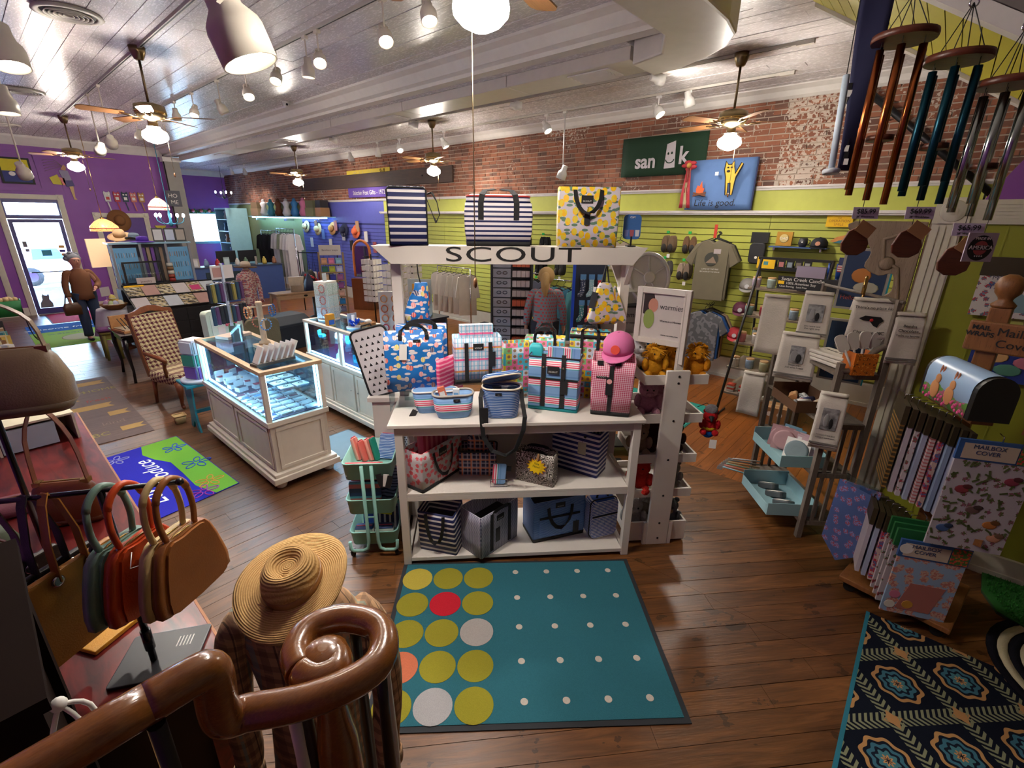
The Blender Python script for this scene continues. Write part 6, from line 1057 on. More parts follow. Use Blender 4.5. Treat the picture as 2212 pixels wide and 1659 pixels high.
# dark cabinet edge with a cord at lower left
t=thing('dark_cabinet','dark stained display cabinet at the lower left corner with lit pane','cabinet',(-.42,1.35,0)); DC=M((26,14,9),.85,0,.1); ob('carcass',G().box(-.4,-.3,0,-.34,.3,1.6).box(-.34,.26,0,.28,.3,1.6),DC,t)
ob('top_board',G().box(-.42,-.33,1.6,.325,.33,1.63),DC,t); ob('front_post',G().box(.25,-.3,0,.31,-.22,1.6).box(.25,.22,0,.31,.3,1.6),DC,t); ob('side_panel',G().box(.26,-.22,.1,.29,.22,1.6),DC,t); ob('floor_board',G().box(-.34,-.3,0,.25,.26,.1),DC,t); ob('shelf',G().box(-.34,-.3,.9,.25,.26,.92),DC,t); ob('lamp_tube',G().cyl((-.3,-.25,1.55),(.2,-.25,1.55),.012,8),EM((255,190,110),12),t)
t=thing('twisted_rope','twisted white cord tied to the corner of the dark cabinet','cord',(-.1,1.06,1.58)); g=lambda P:G().tube(P,.0045,6); ob('knot',G().sph((.012,-.012,.0),.014,8,5),PAPER,t)
for k,P in enumerate(([(.012,-.012,0),(.03,-.03,-.04),(.04,-.05,-.12)],[(.012,-.012,0),(.05,-.02,-.03),(.06,-.04,-.14)],[(.012,-.012,0),(-.01,-.03,-.05),(-.02,-.04,-.1)])): ob('strand',g(smooth(P,4)),PAPER,t)
# ================================================================ SHIRT FORM WITH STRAW HAT
STRAW=NT('straw'); STRAW.co(); sv=STRAW.n('TexWave',wave_type='RINGS',rings_direction='Z'); sv.inputs['Scale'].default_value=45; STRAW.put(sv.inputs[0],STRAW.co()); s2=STRAW.noise(140,2); STM=STRAW.end(STRAW.mix(STRAW.m('MULTIPLY',STRAW.m('ADD',sv.outputs[1],s2),.5),lin((160,118,66)),lin((214,176,118))),.8,0,STRAW.m('ADD',sv.outputs[1],s2),.45,.2)
PL2=P_plaid((186,146,108),[('u',.05,.4,0,(96,70,52),.5),('z',.05,.4,0,(96,70,52),.5),('u',.1,.12,.2,(120,150,140),.6),('z',.1,.1,.2,(196,150,110),.6),('u',.1,.06,.6,(40,34,34),.7)],.85)
mf=thing('shirt_form','headless display form on a post wearing a plaid shirt','mannequin',(.45,1.3,0),R(-42))
def rg2(z,a,b,oy=0,wv=0): return [(a*cos(q)*(1+wv*sin(7*q)),b*sin(q)+oy,z) for q in [2*PI*i/28 for i in range(28)]]
ob('shirt_body',G().loft([rg2(.5,.19,.13,0,.06),rg2(.62,.175,.12,0,.04),rg2(.8,.16,.11,0,.02),rg2(.95,.17,.115,0,.02),rg2(1.1,.19,.115,0,.01),rg2(1.2,.2,.1),rg2(1.27,.16,.085),rg2(1.31,.08,.07),rg2(1.34,.065,.06)]),PL2,mf)
for s in (-1,1): ob('sleeve',G().tube(smooth([(s*.16,0,1.23),(s*.215,-.005,1.15),(s*.245,-.01,1.0),(s*.25,-.03,.85),(s*.235,-.05,.7),(s*.24,-.06,.62)],3),[.06,.062,.064,.062,.06,.058,.056,.054,.052,.05,.05,.05,.048,.046,.045,.045],12),PL2,mf); ob('cuff',G().tube([(s*.24,-.06,.63),(s*.241,-.062,.58)],.05,12),PL2,mf)
ob('placket',G().strap([(0,-.119,.52),(0,-.112,.8),(0,-.118,1.1),(0,-.09,1.27)],.03,.004,(1,0,0)),PL2,mf)
ob('collar',G().sheet(lambda u,v:(.075*cos(2*PI*u)*(1+.35*v),.07*sin(2*PI*u)*(1+.35*v),1.345-.04*v),20,2,.004),PL2,mf); ob('neck_block',G().lathe([(.05,1.3),(.05,1.37),(.02,1.375)],14),M((190,170,150),.7),mf); ob('stand_post',G().cyl((0,0,.03),(0,0,.6),.015,8),GBLK,mf); ob('stand_base',G().lathe([(.16,0),(.15,.03)],20),GBLK,mf)
ht=thing('straw_fedora','wide-brimmed woven straw fedora on the plaid shirt form','hat',(.43,1.27,1.385),rot=(R(12),R(-4),R(-40))); ht.scale=(.87,.87,.87)
def hr(z,r,k=1.16): return [(r*cos(q),r*k*sin(q),z) for q in [2*PI*i/40 for i in range(40)]]
def dent(z,r,d): return [(r*cos(q),r*1.16*sin(q),z-d*(abs(cos(q))**2)*0+(-.012 if abs(sin(q))>.9 and sin(q)<0 else 0)) for q in [2*PI*i/40 for i in range(40)]]
ob('crown',G().loft([hr(.0,.098),hr(.04,.097),hr(.075,.088),hr(.102,.07),hr(.108,.056),dent(.1,.046,0),dent(.085,.036,0),hr(.08,.02),hr(.086,.006)]),STM,ht)
ob('brim',G().loft([[(r*cos(q),r*1.16*sin(q),z+.028*(abs(cos(q))**2.5)*((r-.097)/.09)-.018*max(0,-sin(q))*((r-.097)/.09)) for q in [2*PI*i/40 for i in range(40)]] for r,z in ((.096,.004),(.13,.0),(.165,-.002),(.188,.0),(.188,-.006),(.165,-.008),(.13,-.006),(.096,-.003))],False),STM,ht)
ob('hat_band',G().loft([hr(.004,.0995),hr(.032,.0995),hr(.032,.097)],False),leather((150,100,50)),ht); ob('leather_tag',G().bc((-.06,-.105,.02),(.035,.004,.05),rz=R(-30),rx=R(20)),leather((140,96,60)),ht)
# ================================================================ WEATHERED RACK WITH TEA TOWELS (right)
GW=wood((84,74,66),(132,120,108),.8,axis='z'); rk=thing('weathered_rack','grey weathered wooden slatted rack of tea towels and kitchen gifts','rack',(4.02,.366,0),math.atan2(-.78,.62))
# local: x = along near end (.29), y = away along the long side
LX,LY=.3,.92
for y in (0,LY):
    for x in (0,LX): ob('post',G().box(x-.02,y-.02,0,x+.02,y+.02,1.5 if x==0 else 1.62),GW,rk)
    for z in (.12,.56,.98,1.38): ob('end_rail',G().box(.02,y-.012,z,LX-.02,y+.012,z+.04),GW,rk)
    for z0,z1 in ((.16,.56),(.6,.98)):
        for k in range(3): ob('slat',G().box(.065+k*.075,y-.008,z0,.09+k*.075,y+.008,z1),GW,rk)
    ob('curved_arm',G().tube(smooth([(0,y,1.45),(.06,y,1.44),(.14,y,1.5),(.22,y,1.6),(LX,y,1.64)],4),.022,8),GW,rk)
for z in (.14,.58,1.0,1.4):
    sh=ob('shelf',G().box(-.02,0,z,LX,LY,z+.02),GW,rk)
ob('top_rod',G().cyl((LX-.02,-.05,1.95),(LX-.02,LY,1.95),.012,8),GW,rk); [ob('rod_post',G().box(LX-.035,y-.015,1.6,LX-.005,y+.015,1.96),GW,rk) for y in (0,LY-.02)]
def RK(x,y,z): a=math.atan2(-.78,.62); return (4.02+x*cos(a)-y*sin(a),.366+x*sin(a)+y*cos(a),z)
RA=math.atan2(-.78,.62)
TW=M((216,208,196),.9,bump=.3,bsc=90); TWG=M((120,116,110),.9)
PHT=NT('grey_photo'); PHOTO=PHT.end(PHT.ramp(PHT.noise(16,3),[(.3,lin((40,40,44))),(.7,lin((190,190,190)))]),.7)
def towel(label,x,y,z,w_,h_,rz=0,lines=(),pic=None,stripe=True,tilt=0,nc=False,back=.3):
    """folded tea towel hung over a bar: front sheet, back sheet, stripes, print"""
    t=thing('tea_towel',label,'tea towel',RK(x,y,z),RA+rz,'printed tea towels on the weathered rack',rot=(0,tilt,RA+rz)) 
    f=lambda u,v:((u-.5)*w_*(1+.1*v)+.004*sin(9*u),-.02-.012*v-.006*sin(6*u+3*v)*v if v>0 else -.0,-v*h_)
    ob('front_sheet',G().sheet(f,10,8,.004),TW,t); ob('fold',G().sheet(lambda u,v:((u-.5)*w_,-.02*cos(PI*v),.02*sin(PI*v)),6,5,.004),TW,t); ob('back_sheet',G().sheet(lambda u,v:((u-.5)*w_*(1+.05*v),.02+.01*v,-v*h_*back),6,3,.004),TW,t)
    if stripe: 
        for zz,hh in ((.87,.035),(.93,.012)): ob('woven_stripe',G().box(-w_*.54,-.042,-h_*(zz+hh),w_*.54,-.0385,-h_*zz),TWG,t)
    if pic: ob('printed_photo',G().box(pic[0],-.0365,-h_*.62,pic[1],-.034,-h_*.22),PHOTO,t); ob('printed_figure',G().sph((pic[0]*.35,-.037,-h_*.45),(w_*.1,.0015,h_*.13),10,5),M((150,150,150),.7),t); ob('printed_figure',G().sph((pic[1]*.3,-.0375,-h_*.5),(w_*.08,.0015,h_*.1),10,5),M((28,28,30),.7),t)
    for i,(s_,sz,zz) in enumerate(lines): text(s_,sz,INK,t,(0,-.0395,-zz*h_),sx=1)
    if nc:
        ncp=[(-.09,.01),(-.05,.035),(.06,.03),(.085,.0),(.06,-.025),(.05,-.06),(.02,-.045),(-.01,-.01),(-.06,-.005)]; ob('printed_state',G().ext([(a*.85,-.0385,-h_*.5+b*.85) for a,b in ncp],(0,.002,0)),INK,t); ob('printed_heart',G().sph((.0,-.039,-h_*.5),(.012,.002,.012),8,4),M((206,40,40),.6),t)
    return t
towel('tea towel with a black and white fishing photo, upper left of the rack',-.02,.42,1.93,.19,.34,R(-30),(('you were just',.02,.72),('the right one',.02,.78)),(-.055,.055)); towel('tea towel with a small shoe photo, below the fishing one',-.09,.42,1.6,.26,.36,R(-30),(('Shoes are...',.02,.66),('just what I need',.02,.72)),(-.05,.05))
towel('tea towel reading There is no place like Charlotte, N.C.',.2,.12,1.93,.25,.26,R(-20),(("There's no place like",.028,.16),('Charlotte, NC',.032,.85)),None,False,0,True); towel('tea towel with a wide grey band reading Besides Chocolate',.36,-.03,1.86,.17,.34,R(-16),(('Besides',.026,.2),('Chocolate,',.028,.3),("You're my favorite",.018,.4)))
towel('tea towel with a couple photo hanging low on the near post',-.03,-.06,1.27,.17,.42,R(-25),(('Someone already gave',.013,.72),('a sense of appreciation',.013,.77)),(-.05,.05)); towel('plain cream tea towel draped on the far left side of the rack',-.12,.85,1.84,.2,.5,R(-30),(),None,False); towel('plain cream towel hanging lower behind the far post',-.14,.95,1.1,.18,.4,R(-35),(),None,False)
t=thing('folded_towels','pile of folded tea towels with text on the rack top shelf','towels',RK(.1,.25,1.421),RA+R(12)); [ob('folded_towel',G().bc((0,0,.02+.03*k),(.2,.3,.026),rz=.06*k),TW,t,bev=.008) for k in range(3)]; text('tea towel',.05,TWG,t,(0,0,.097),(0,0,R(90)))
t=thing('brass_hook','large curved brass hook stand above the rack','hook',RK(.24,.32,1.42)); ob('hook_wire',G().tube(smooth([(0,0,0),(0,0,.4),(.02,0,.55),(0,0,.64),(-.05,0,.66),(-.08,0,.6),(-.06,0,.54)],4),.01,8).tube(smooth([(0,0,.42),(.06,0,.36),(.1,0,.3),(.06,0,.26)],4),.009,8),BRASS,t); ob('hook_foot',G().lathe([(.06,0),(.05,.012)],14),BRASS,t)
PBL=M((150,184,190),.6)
def tray_box(name,label,x,y,z,w_,d_,h_,c,rz=0,tilt=0):
    t=thing(name,label,'box',RK(x,y,z),RA+rz); m=M(c,.65); ob('tray_floor',G().box(-w_/2,-d_/2,0,w_/2,d_/2,.006),m,t)
    for a in ((-w_/2,-d_/2,w_/2,-d_/2+.006,h_),(-w_/2,d_/2-.006,w_/2,d_/2,h_*1.3),(-w_/2,-d_/2+.006,-w_/2+.006,d_/2-.006,h_*.8),(w_/2-.006,-d_/2+.006,w_/2,d_/2-.006,h_*1.1)): ob('tray_wall',G().box(a[0],a[1],.006,a[2],a[3],a[4]),m,t)
    return t
tray_box('gift_tray','pale blue open carton of grey gadgets on the lowest shelf',-.06,.3,.161,.4,.5,.11,(150,188,196)); tray_box('gift_tray','pale blue open carton of round silicone lids on the second shelf',-.05,.32,.601,.36,.5,.1,(140,180,186)); tray_box('gift_tray','brown carton of striped socks on the third shelf',.02,.4,1.021,.3,.4,.1,(92,62,40))
for i,(y,z_) in enumerate(((.18,.0),(.32,.0),(.46,.0))): t=thing('kitchen_gadget',('nearest','middle','farthest')[i]+' grey carded gadget in the lowest carton','gadget',RK(-.06,y,.168),rot=(R(-20),R(15),RA+R(30))); ob('gadget_body',G().ext(xy(rrect(.1,.16,.03,3),0),(0,0,.05)),M((70,76,80),.5),t,bev=.008); ob('card_label',G().box(-.05,-.05,.052,.02,.05,.055),PAPER,t)
for i,(y,c,l) in enumerate(((.16,(112,128,134),'grey swirl silicone lid in a white card'),(.36,(170,130,134),'dusty pink round silicone lid'),(.42,(160,118,124),'second dusty pink round silicone lid'))): t=thing('silicone_lid',l,'lid',RK(-.08,y,.609),rot=(R(62),0,RA+R(-40))); ob('disc',G().lathe([(.085,0),(.085,.014),(.07,.018),(.03,.012)],24,(0,.09,0)),M(c,.6),t); ob('hang_card',G().box(-.09,.0,-.006,.09,.19,-.001),PAPER if i==0 else M(c,.6),t)
for k in range(5): t=thing('slim_packet',('first','second','third','fourth','fifth')[k]+' pink slim packet from the left in the lid carton','packet',RK(.04,.2+k*.07,.609),rot=(R(-12),0,RA+R(-50))); ob('sleeve',G().box(-.07,-.005,0,.07,.005,.17),M((190,160,168) if k<3 else (110,150,170),.5),t); ob('sleeve_label',G().box(-.06,-.0065,.1,.06,-.005,.15),M((226,220,220),.6),t)
for k in range(5): t=thing('rolled_socks',('white striped','navy and red striped','cream','tan','grey banded')[k]+' rolled socks in the brown carton','socks',RK(-.03+.06*(k%3),.3+.1*(k//3)+.05*(k%2),1.03),RA+R(20*k)); ob('roll',G().cyl((-.06,0,.035),(.06,0,.035),.034,10),P_st([(220,216,210),(40,44,90),(226,200,170),(196,150,100),(200,200,200)][k],[(60,60,70),(170,50,50),(226,226,220),(170,110,60),(90,90,96)][k],.03,.5,'x'),t); ob('roll_fold',G().cyl((-.05,-.012,.06),(.05,-.012,.06),.02,8),M([(220,216,210),(40,44,90),(226,200,170),(196,150,100),(200,200,200)][k],.8),t)
for k in range(6): t=thing('wooden_spatula',('pale blue','rose','mint','sand','grey','white')[k]+' handled utensil with tag poking from the lowest shelf end','utensil',RK(-.2+.02*k,.62+.03*k,.2+.012*k),rot=(0,R(-12),RA+R(170+5*k))); ob('handle',G().cyl((-.1,0,.02),(.22,0,.02),.008,6),M([(150,190,206),(206,130,120),(140,170,150),(190,160,120),(130,130,130),(220,220,220)][k],.5),t); ob('price_tag',G().bc((.24,-.01,-.0),(.05,.003,.04)),PAPER,t)
for k in range(5): t=thing('magnetic_spatula',('leftmost','second','middle','fourth','rightmost')[k]+' printed wooden spoon standing in the orange crate','utensil',RK(.08+.04*k,-.02+.03*k,1.45),rot=(R(-18+6*k),R(-24+12*k),RA)); ob('handle',G().cyl((0,0,0),(0,0,.16),.009,6),M((190,186,180),.6),t); ob('paddle',G().ext(xz(rrect(.075,.13,.03,3,0,.21),-.006),(0,.012,0)),M((206,200,192),.6),t)
t=thing('orange_crate','orange patterned box holding printed spoons on the rack','box',RK(.14,.03,1.421),RA); ob('box_front',G().box(-.08,-.07,0,.08,-.06,.16),P_floral((206,110,30),(120,60,20),(230,150,60),40,.3),t); [ob('box_side',G().box(a,-.06,0,a+.01,.07,.16),M((190,100,30),.6),t) for a in (-.08,.07)]; ob('box_floor',G().box(-.07,-.06,0,.07,.07,.01),M((120,70,30),.6),t)
# posters behind rack
for (y0,y1,z0,z1,c,l) in ((.28,.62,1.75,2.26,(22,52,96),'navy poster with a tiger and astronaut beside the pilaster'),(.28,.62,1.1,1.66,(20,50,86),'lower framed navy poster with shoes beside the pilaster')):
    t=thing('poster',l,'poster',(4.98,(y0+y1)/2,0)); w_=(y1-y0)/2; ob('board',G().box(0,-w_,z0,.03,w_,z1),M((170,166,160),.5),t); p=ob('print',G().box(-.004,-w_+.02,z0+.02,0,w_-.02,z1-.02),M(c,.5),t); ob('printed_figure',G().sph((-.005,.02,z1-.22),(.003,.07,.06),12,6),M((206,130,60) if z0>1.5 else (190,190,190),.6),p); ob('printed_figure',G().sph((-.005,-.03,z1-.32),(.003,.09,.05),12,6),M((190,186,170) if z0>1.5 else (150,60,60),.6),p); text('Try it on' if z0<1.5 else 'Hello',.05,M((190,90,90),.6),p,(-.006,.08,z0+.1),(PI/2,0,-PI/2))
    ob('teal_edge',G().box(.0,-w_-.012,z0,.02,-w_,z1),M((20,150,170),.6),t); ob('easel_post',G().box(.03,-.02,0,.06,.02,z1),WPM,t)
# carved bracket on the pilaster
t=thing('carved_bracket','large carved wooden scroll bracket at the top of the pilaster','bracket',(4.46,.12,1.85)); CBW=wood((120,100,82),(160,140,118),.7,axis='z')
sc=smooth([(0,0,.62),(0,.42,.62),(0,.44,.55),(0,.34,.5),(0,.28,.4),(0,.3,.3),(0,.2,.24),(0,.12,.26),(0,.1,.14),(0,.14,.08),(0,.08,-.05),(0,.03,-.2),(0,0,-.22)],3); ob('scroll',G().ext([(q.x,q.y+.0,q.z) for q in sc],(.09,0,0)),CBW,t,bev=.01); ob('scroll_eye',G().lathe([(.05,0),(.035,.02),(.01,.022)],14,(-.002,.17,.33),(-1,0,0)),CBW,t); ob('scroll_ridge',G().tube([(-.004,.06,.56),(-.004,.22,.5),(-.004,.2,.36),(-.004,.1,.3),(-.004,.06,.1),(-.004,.03,-.12)],.014,6),CBW,t)
# ================================================================ BRICK WALL BANNERS
t=thing('green_banner','dark green banner lettered sanuk on the brick wall','banner',(7.97,3.8,3.47)); ob('cloth',G().sheet(lambda u,v:(-.01-.008*sin(5*u),.73-1.46*u,-.3+.6*v),12,4,.006),M((16,52,30),.8),t)
SKM=M((206,200,206),.6); ROTW=(PI/2,0,-PI/2)
text('san',.3,SKM,t,(-.035,.28,-.08),ROTW,sx=.95,off=.008); text('k',.36,SKM,t,(-.035,-.37,-.03),ROTW,sx=.9,off=.008); ob('face_mark',G().ext([(-.034,-.06,-.2),(-.034,-.24,-.19),(-.034,-.22,.2),(-.034,-.08,.16)],(.008,0,0)),SKM,t); ob('face_eye',G().sph((-.037,-.115,.02),(.004,.015,.02),8,5),M((16,52,30),.8),t); ob('face_eye',G().sph((-.037,-.175,.025),(.004,.015,.02),8,5),M((16,52,30),.8),t); ob('face_smile',G().tube([(-.038,-.15+.07*cos(a),-.06+.06*sin(a)) for a in [PI*1.05+PI*.9*i/8 for i in range(9)]],.008,5),M((16,52,30),.8),t)
t=thing('blue_banner','blue cloth banner reading Life is good with a yellow dog and campfire','banner',(7.9,2.8,2.99)); ob('cloth',G().sheet(lambda u,v:(-.02*sin(4*u)*v-.05*(1-v),.5-1.0*u-.03*(1-v),-.36+.72*v),14,8,.006),M((84,116,166),.8),t); ob('side_edge',G().box(-.06,-.54,-.36,-.04,-.52,.35),M((30,40,80),.8),t)
text('Life is good.',.13,INK,t,(-.085,.0,-.26),ROTW,shear=.1); YD=M((226,182,64),.7)
dog=[(.0,-.15),(-.03,-.15),(-.02,.02),(-.05,.02),(-.07,-.15),(-.1,-.15),(-.11,.02),(-.12,.1),(-.2,.27),(-.17,.29),(-.1,.14),(-.08,.24),(-.07,.32),(-.03,.27),(.01,.27),(.05,.32),(.06,.2),(.03,.1),(.02,.02)]
fd=ob('yellow_dog',G().ext([(-.075,a-.14,b) for a,b in dog],(.004,0,0)),YD,t); ob('dog_outline',G().tube([(-.077,a-.14,b) for a,b in dog],.007,5,True),INK,fd); ob('dog_eye',G().sph((-.078,-.13,.23),(.003,.018,.012),6,4).sph((-.078,-.18,.23),(.003,.018,.012),6,4),INK,fd); ob('dog_nose',G().sph((-.078,-.14,.18),(.003,.03,.018),6,4),INK,fd); ob('mug',G().box(-.078,.0,.13,-.074,.05,.18),PAPER,fd)
ob('campfire',G().ext([(-.08,.3,-.12),(-.08,.2,-.12),(-.08,.18,-.04),(-.08,.21,-.05),(-.08,.23,.06),(-.08,.26,-.02),(-.08,.29,.0),(-.08,.31,-.06)],(.004,0,0)),M((226,92,40),.6),t); ob('fire_logs',G().bc((-.082,.25,-.13),(.006,.2,.025),rx=R(12)).bc((-.084,.25,-.13),(.006,.2,.025),rx=R(-12)),M((110,60,30),.7),t)
t=thing('ribbon_rosette','red and gold ribbon bow pinned at the left of the blue banner','ribbon',(7.82,3.26,3.28)); RB=M((176,50,60),.7); [ob('loop',G().sph((0,.07*cos(a),.05*sin(a)),(.02,.06,.03),8,5),RB,t) for a in (0,1.2,2.4,3.6,4.8)]; ob('knot',G().sph((-.02,0,0),.04,8,5),M((190,150,70),.5),t); [ob('tail',G().sheet(lambda u,v,s=s:(-.02+.01*sin(8*v),s*.06*v+(u-.5)*.06,-.02-.6*v),3,8,.003),RB if s else M((190,170,130),.6),t) for s in (-1,0,1)]
t=thing('anniversary_banner','yellow and purple banner celebrating 50 years on the timber lintel','banner',(7.94,12.45,3.36)); ob('yellow_field',G().box(-.01,-1.07,-.1,0,1.07,.36),M((214,190,60),.7),t); pf=ob('purple_field',G().box(-.012,-1.07,-.36,0,1.07,-.1),M((90,60,150),.7),t); text('Celebrating',.26,M((200,180,120),.6),t,(-.02,.15,.22),ROTW,shear=.3); text('50 Years!',.3,M((90,90,120),.6),t,(-.02,.05,.02),ROTW,shear=.3); text('Stitchin Post Gifts - 1972',.16,PAPER,t,(-.02,.0,-.24),ROTW); g=G(); [g.tube([(-.02,-.75+.13*cos(a)+.06*cos(q)*cos(a)-.03*sin(q)*sin(a),.18+.13*sin(a)*.9+.06*cos(q)*sin(a)+.03*sin(q)*cos(a)) for q in [2*PI*i/10 for i in range(10)]],.008,4,True) for a in [PI/3*k for k in range(6)]]; ob('drawn_flower',g,M((120,104,50),.7),t)
t=thing('timber_lintel','long dark old timber set in the brick wall','beam',(7.96,0,0)); LT=wood((46,34,30),(84,62,48),.7,axis='y'); ob('upper_timber',G().box(-.05,8.9,3.26,.0,16.4,3.62),LT,t,bev=.01); ob('bolt',G().sph((-.055,10,3.45),.02,8,5),INK,t); ob('bolt',G().sph((-.055,9.4,3.4),.02,8,5),INK,t)
# ================================================================ SLAT WALL GOODS (green wall)
XS=7.97
def slipper(label,y,z,c,n,c2=(40,36,34)):
    t=thing('slipper_bundle',label,'slippers',(XS,y,z),0,'hanging slippers on the green slat wall'); ob('peg',G().cyl((0,0,.17),(-.3,0,.19),.006,6),CHROME,t); m=fab(c,90,.4); me=G().loft([[(dx,w_*cos(a),zz+hh*sin(a)) for a in [2*PI*i/14 for i in range(14)]] for dx,w_,hh,zz in ((-.012,.045,.13,0),(.0,.052,.14,0),(.012,.045,.13,0))]).mesh('sole')
    hm=G().sph((-.02,0,-.06),(.03,.045,.07),10,6).mesh('toe_cover')
    for k in range(n):
        for s in (-1,1): so=ob('sole',me,m,t,loc=(-.26+k*.055,s*.055+k*.004,0)); ob('toe_cover',hm,M(c2,.8),so)
    ob('green_hook',G().box(-.3,-.02,.17,-.27,.02,.21),M((40,190,90),.5),t); ob('price_tag',G().bc((-.3,-.05,-.18),(.003,.05,.06)),PAPER,t)
slipper('brown slippers hanging at the upper left of the green wall',3.42,2.1,(126,104,84),4); slipper('tan strapped slippers to the right of the brown ones',3.06,2.1,(120,92,70),2); slipper('grey slippers hanging in the lower row at left',3.42,1.7,(96,94,94),3); slipper('pale beige slippers in the lower row beside the t-shirts',3.1,1.68,(176,156,138),4)
for i,(y,z,c,n) in enumerate(((6.0,2.0,(40,40,44),3),(6.5,2.02,(52,50,50),3),(5.6,1.55,(60,60,60),3),(6.1,1.5,(36,36,38),4),(6.6,1.2,(30,32,34),4),(6.15,1.15,(44,44,46),3))): slipper(('black','charcoal','black and white','dark','black green-hooked','dark grey')[i]+' slippers behind the display table, '+('upper','upper','middle','middle','lower','lower')[i]+' row '+('left' if i%2 else 'right'),y,z,c,n)
def shirt(label,loc,rz,c,w_=.5,h_=.68,sl=.2,mat=None,hanger=True,group='garments on hangers',name='t_shirt',cat='shirt',prn=None,th=.035,long=False):
    t=thing(name,label,cat,loc,rz,group); m=mat or M(c,.85)
    pts=[(-.07,0),(-.16,-.03),(-w_*.5,-.07),(-w_*.5-sl*.55,-.07-sl) if not long else (-w_*.5-.07,-.5),(-w_*.5-sl*.1,-.1-sl*1.25) if not long else (-w_*.5+.01,-.52),(-w_*.46,-.2),(-w_*.47,-h_),(w_*.47,-h_),(w_*.46,-.2),(w_*.5+sl*.1,-.1-sl*1.25) if not long else (w_*.5-.01,-.52),(w_*.5+sl*.55,-.07-sl) if not long else (w_*.5+.07,-.5),(w_*.5,-.07),(.16,-.03),(.07,0),(.0,-.05)]
    ob('front',G().ext([(a,-th/2+.004*sin(20*a),b) for a,b in pts],(0,th,0)),m,t,bev=.008)
    if hanger: ob('hanger',G().tube([(-.19,0,-.04),(0,0,.03),(.19,0,-.04)],.008,6).tube(smooth([(0,0,.03),(0,0,.07),(.03,0,.1),(0,0,.13)],3),.004,5),BLKSTRAP,t)
    if prn: ob('printed_badge',G().lathe([(.1,0),(.1,.002)],20,(0,-th/2-.006,-.28),(0,-1,0)),M(prn,.8),t)
    return t
SHY=-PI/2+R(10)
t=shirt('olive grey t-shirt with a round mountain print on the green wall',(7.55,2.62,2.2),SHY,(124,116,96),.5,.9,.24,prn=(70,72,66)); ob('printed_flag',G().box(.02,-.026,-.2,.12,-.022,-.13),M((190,180,180),.8),t); ob('printed_mountain',G().ext([(-.08,-.0265,-.34),(.08,-.0265,-.34),(.02,-.0265,-.24)],(0,.003,0)),M((150,130,112),.8),t); text('LAND OF THE FREE',.028,PAPER,t,(0,-.024,-.43)); text('BECAUSE OF THE BRAVE',.026,PAPER,t,(0,-.024,-.47)); ob('red_clip',G().box(-.02,-.01,.03,.02,.01,.22),M((206,60,40),.5),t)
for k in range(5): shirt(('second','third','fourth','fifth','last')[k]+' t-shirt hanging behind the olive mountain one',(7.6+k*.055,2.6+.01*k,2.19),SHY,[(116,110,92),(110,104,88),(36,36,38),(30,30,32),(70,66,60)][k],.5,.88,.22)
shirt('grey camouflage t-shirt hanging low on the green wall',(7.55,2.6,1.12),SHY,(120,122,128),.5,.78,.22,mat=P_swirl((104,106,112),(140,142,148),3,9))
for k in range(4): shirt(('blue','navy','tan','beige')[k]+' t-shirt behind the camouflage one',(7.61+k*.06,2.58,1.12),SHY,[(40,90,160),(30,34,60),(190,160,130),(150,130,110)][k],.5,.76,.22)
for i,(y,z,l,c) in enumerate(((1.74,2.145,'gold box printed DAD on the blue ledge',(190,140,40)),)): t=thing('dad_box',l,'box',(7.84,y,z),0); ob('carton',G().box(-.03,-.1,0,.03,.1,.19),M(c,.5),t); ob('wreath',G().lathe([(.06,0),(.05,.002)],18,(-.032,0,.1),(-1,0,0)),M((214,190,120),.5),t); text('DAD',.05,PAPER,t,(-.036,0,.1),ROTW)
t=thing('wall_ledge','blue ledge shelf on the green slats','shelf',(XS,1.55,2.1)); ob('ledge_board',G().box(-.22,-.36,.02,0,.36,.035),M((70,96,150),.5),t); ob('ledge_bracket',G().box(-.2,-.3,-.02,0,-.28,.02).box(-.2,.28,-.02,0,.3,.02),CHROME,t)
t=thing('wall_ledge','black ledge with card boxes below the blue ledge','shelf',(XS,1.55,1.8)); ob('ledge_board',G().box(-.22,-.42,.0,0,.42,.02),BLK,t); ob('ledge_lip',G().box(-.225,-.42,0,-.22,.42,.05),BLK,t)
t=thing('gift_mug','dark grey mug with a heart on the blue ledge','mug',(7.84,1.5,2.136)); ob('cup',G().lathe([(.04,0),(.06,.05),(.05,.12),(.045,.12),(.04,.02)],16),M((52,52,56),.4),t); ob('handle',G().tube([(0,-.05,.1),(0,-.085,.09),(0,-.085,.05),(0,-.055,.03)],.007,6),M((52,52,56),.4),t); ob('heart',G().sph((-.056,.0,.065),(.003,.012,.012),6,4),PAPER,t)
cap('beanie_cap','dark navy cap with an oval patch on the blue ledge',(7.84,1.3,2.137),-PI/2,(24,26,34),None,None,sc=1.1,logo=(180,120,90))
for k in range(5): t=thing('card_box',('leftmost','second','middle','fourth','rightmost')[k]+' small black card box on the black ledge','box',(7.82,1.82-k*.11,1.821)); ob('carton',G().box(-.02,-.045,0,.03,.045,.14),BLK,t); ob('carton_print',G().box(-.0215,-.03,.03,-.02,.03,.1),M([(150,150,150),(190,120,120),(140,150,160),(120,110,100),(170,170,170)][k],.6),t)
t=thing('soap_box','lilac printed soap set box on top of the ladder shelf','box',(7.0,1.18,1.68),0); ob('carton',G().box(-.04,-.16,0,.04,.16,.26),M((150,138,160),.5),t); ob('carton_print',G().box(-.042,-.1,.02,-.04,.1,.1),M((190,160,150),.6),t)
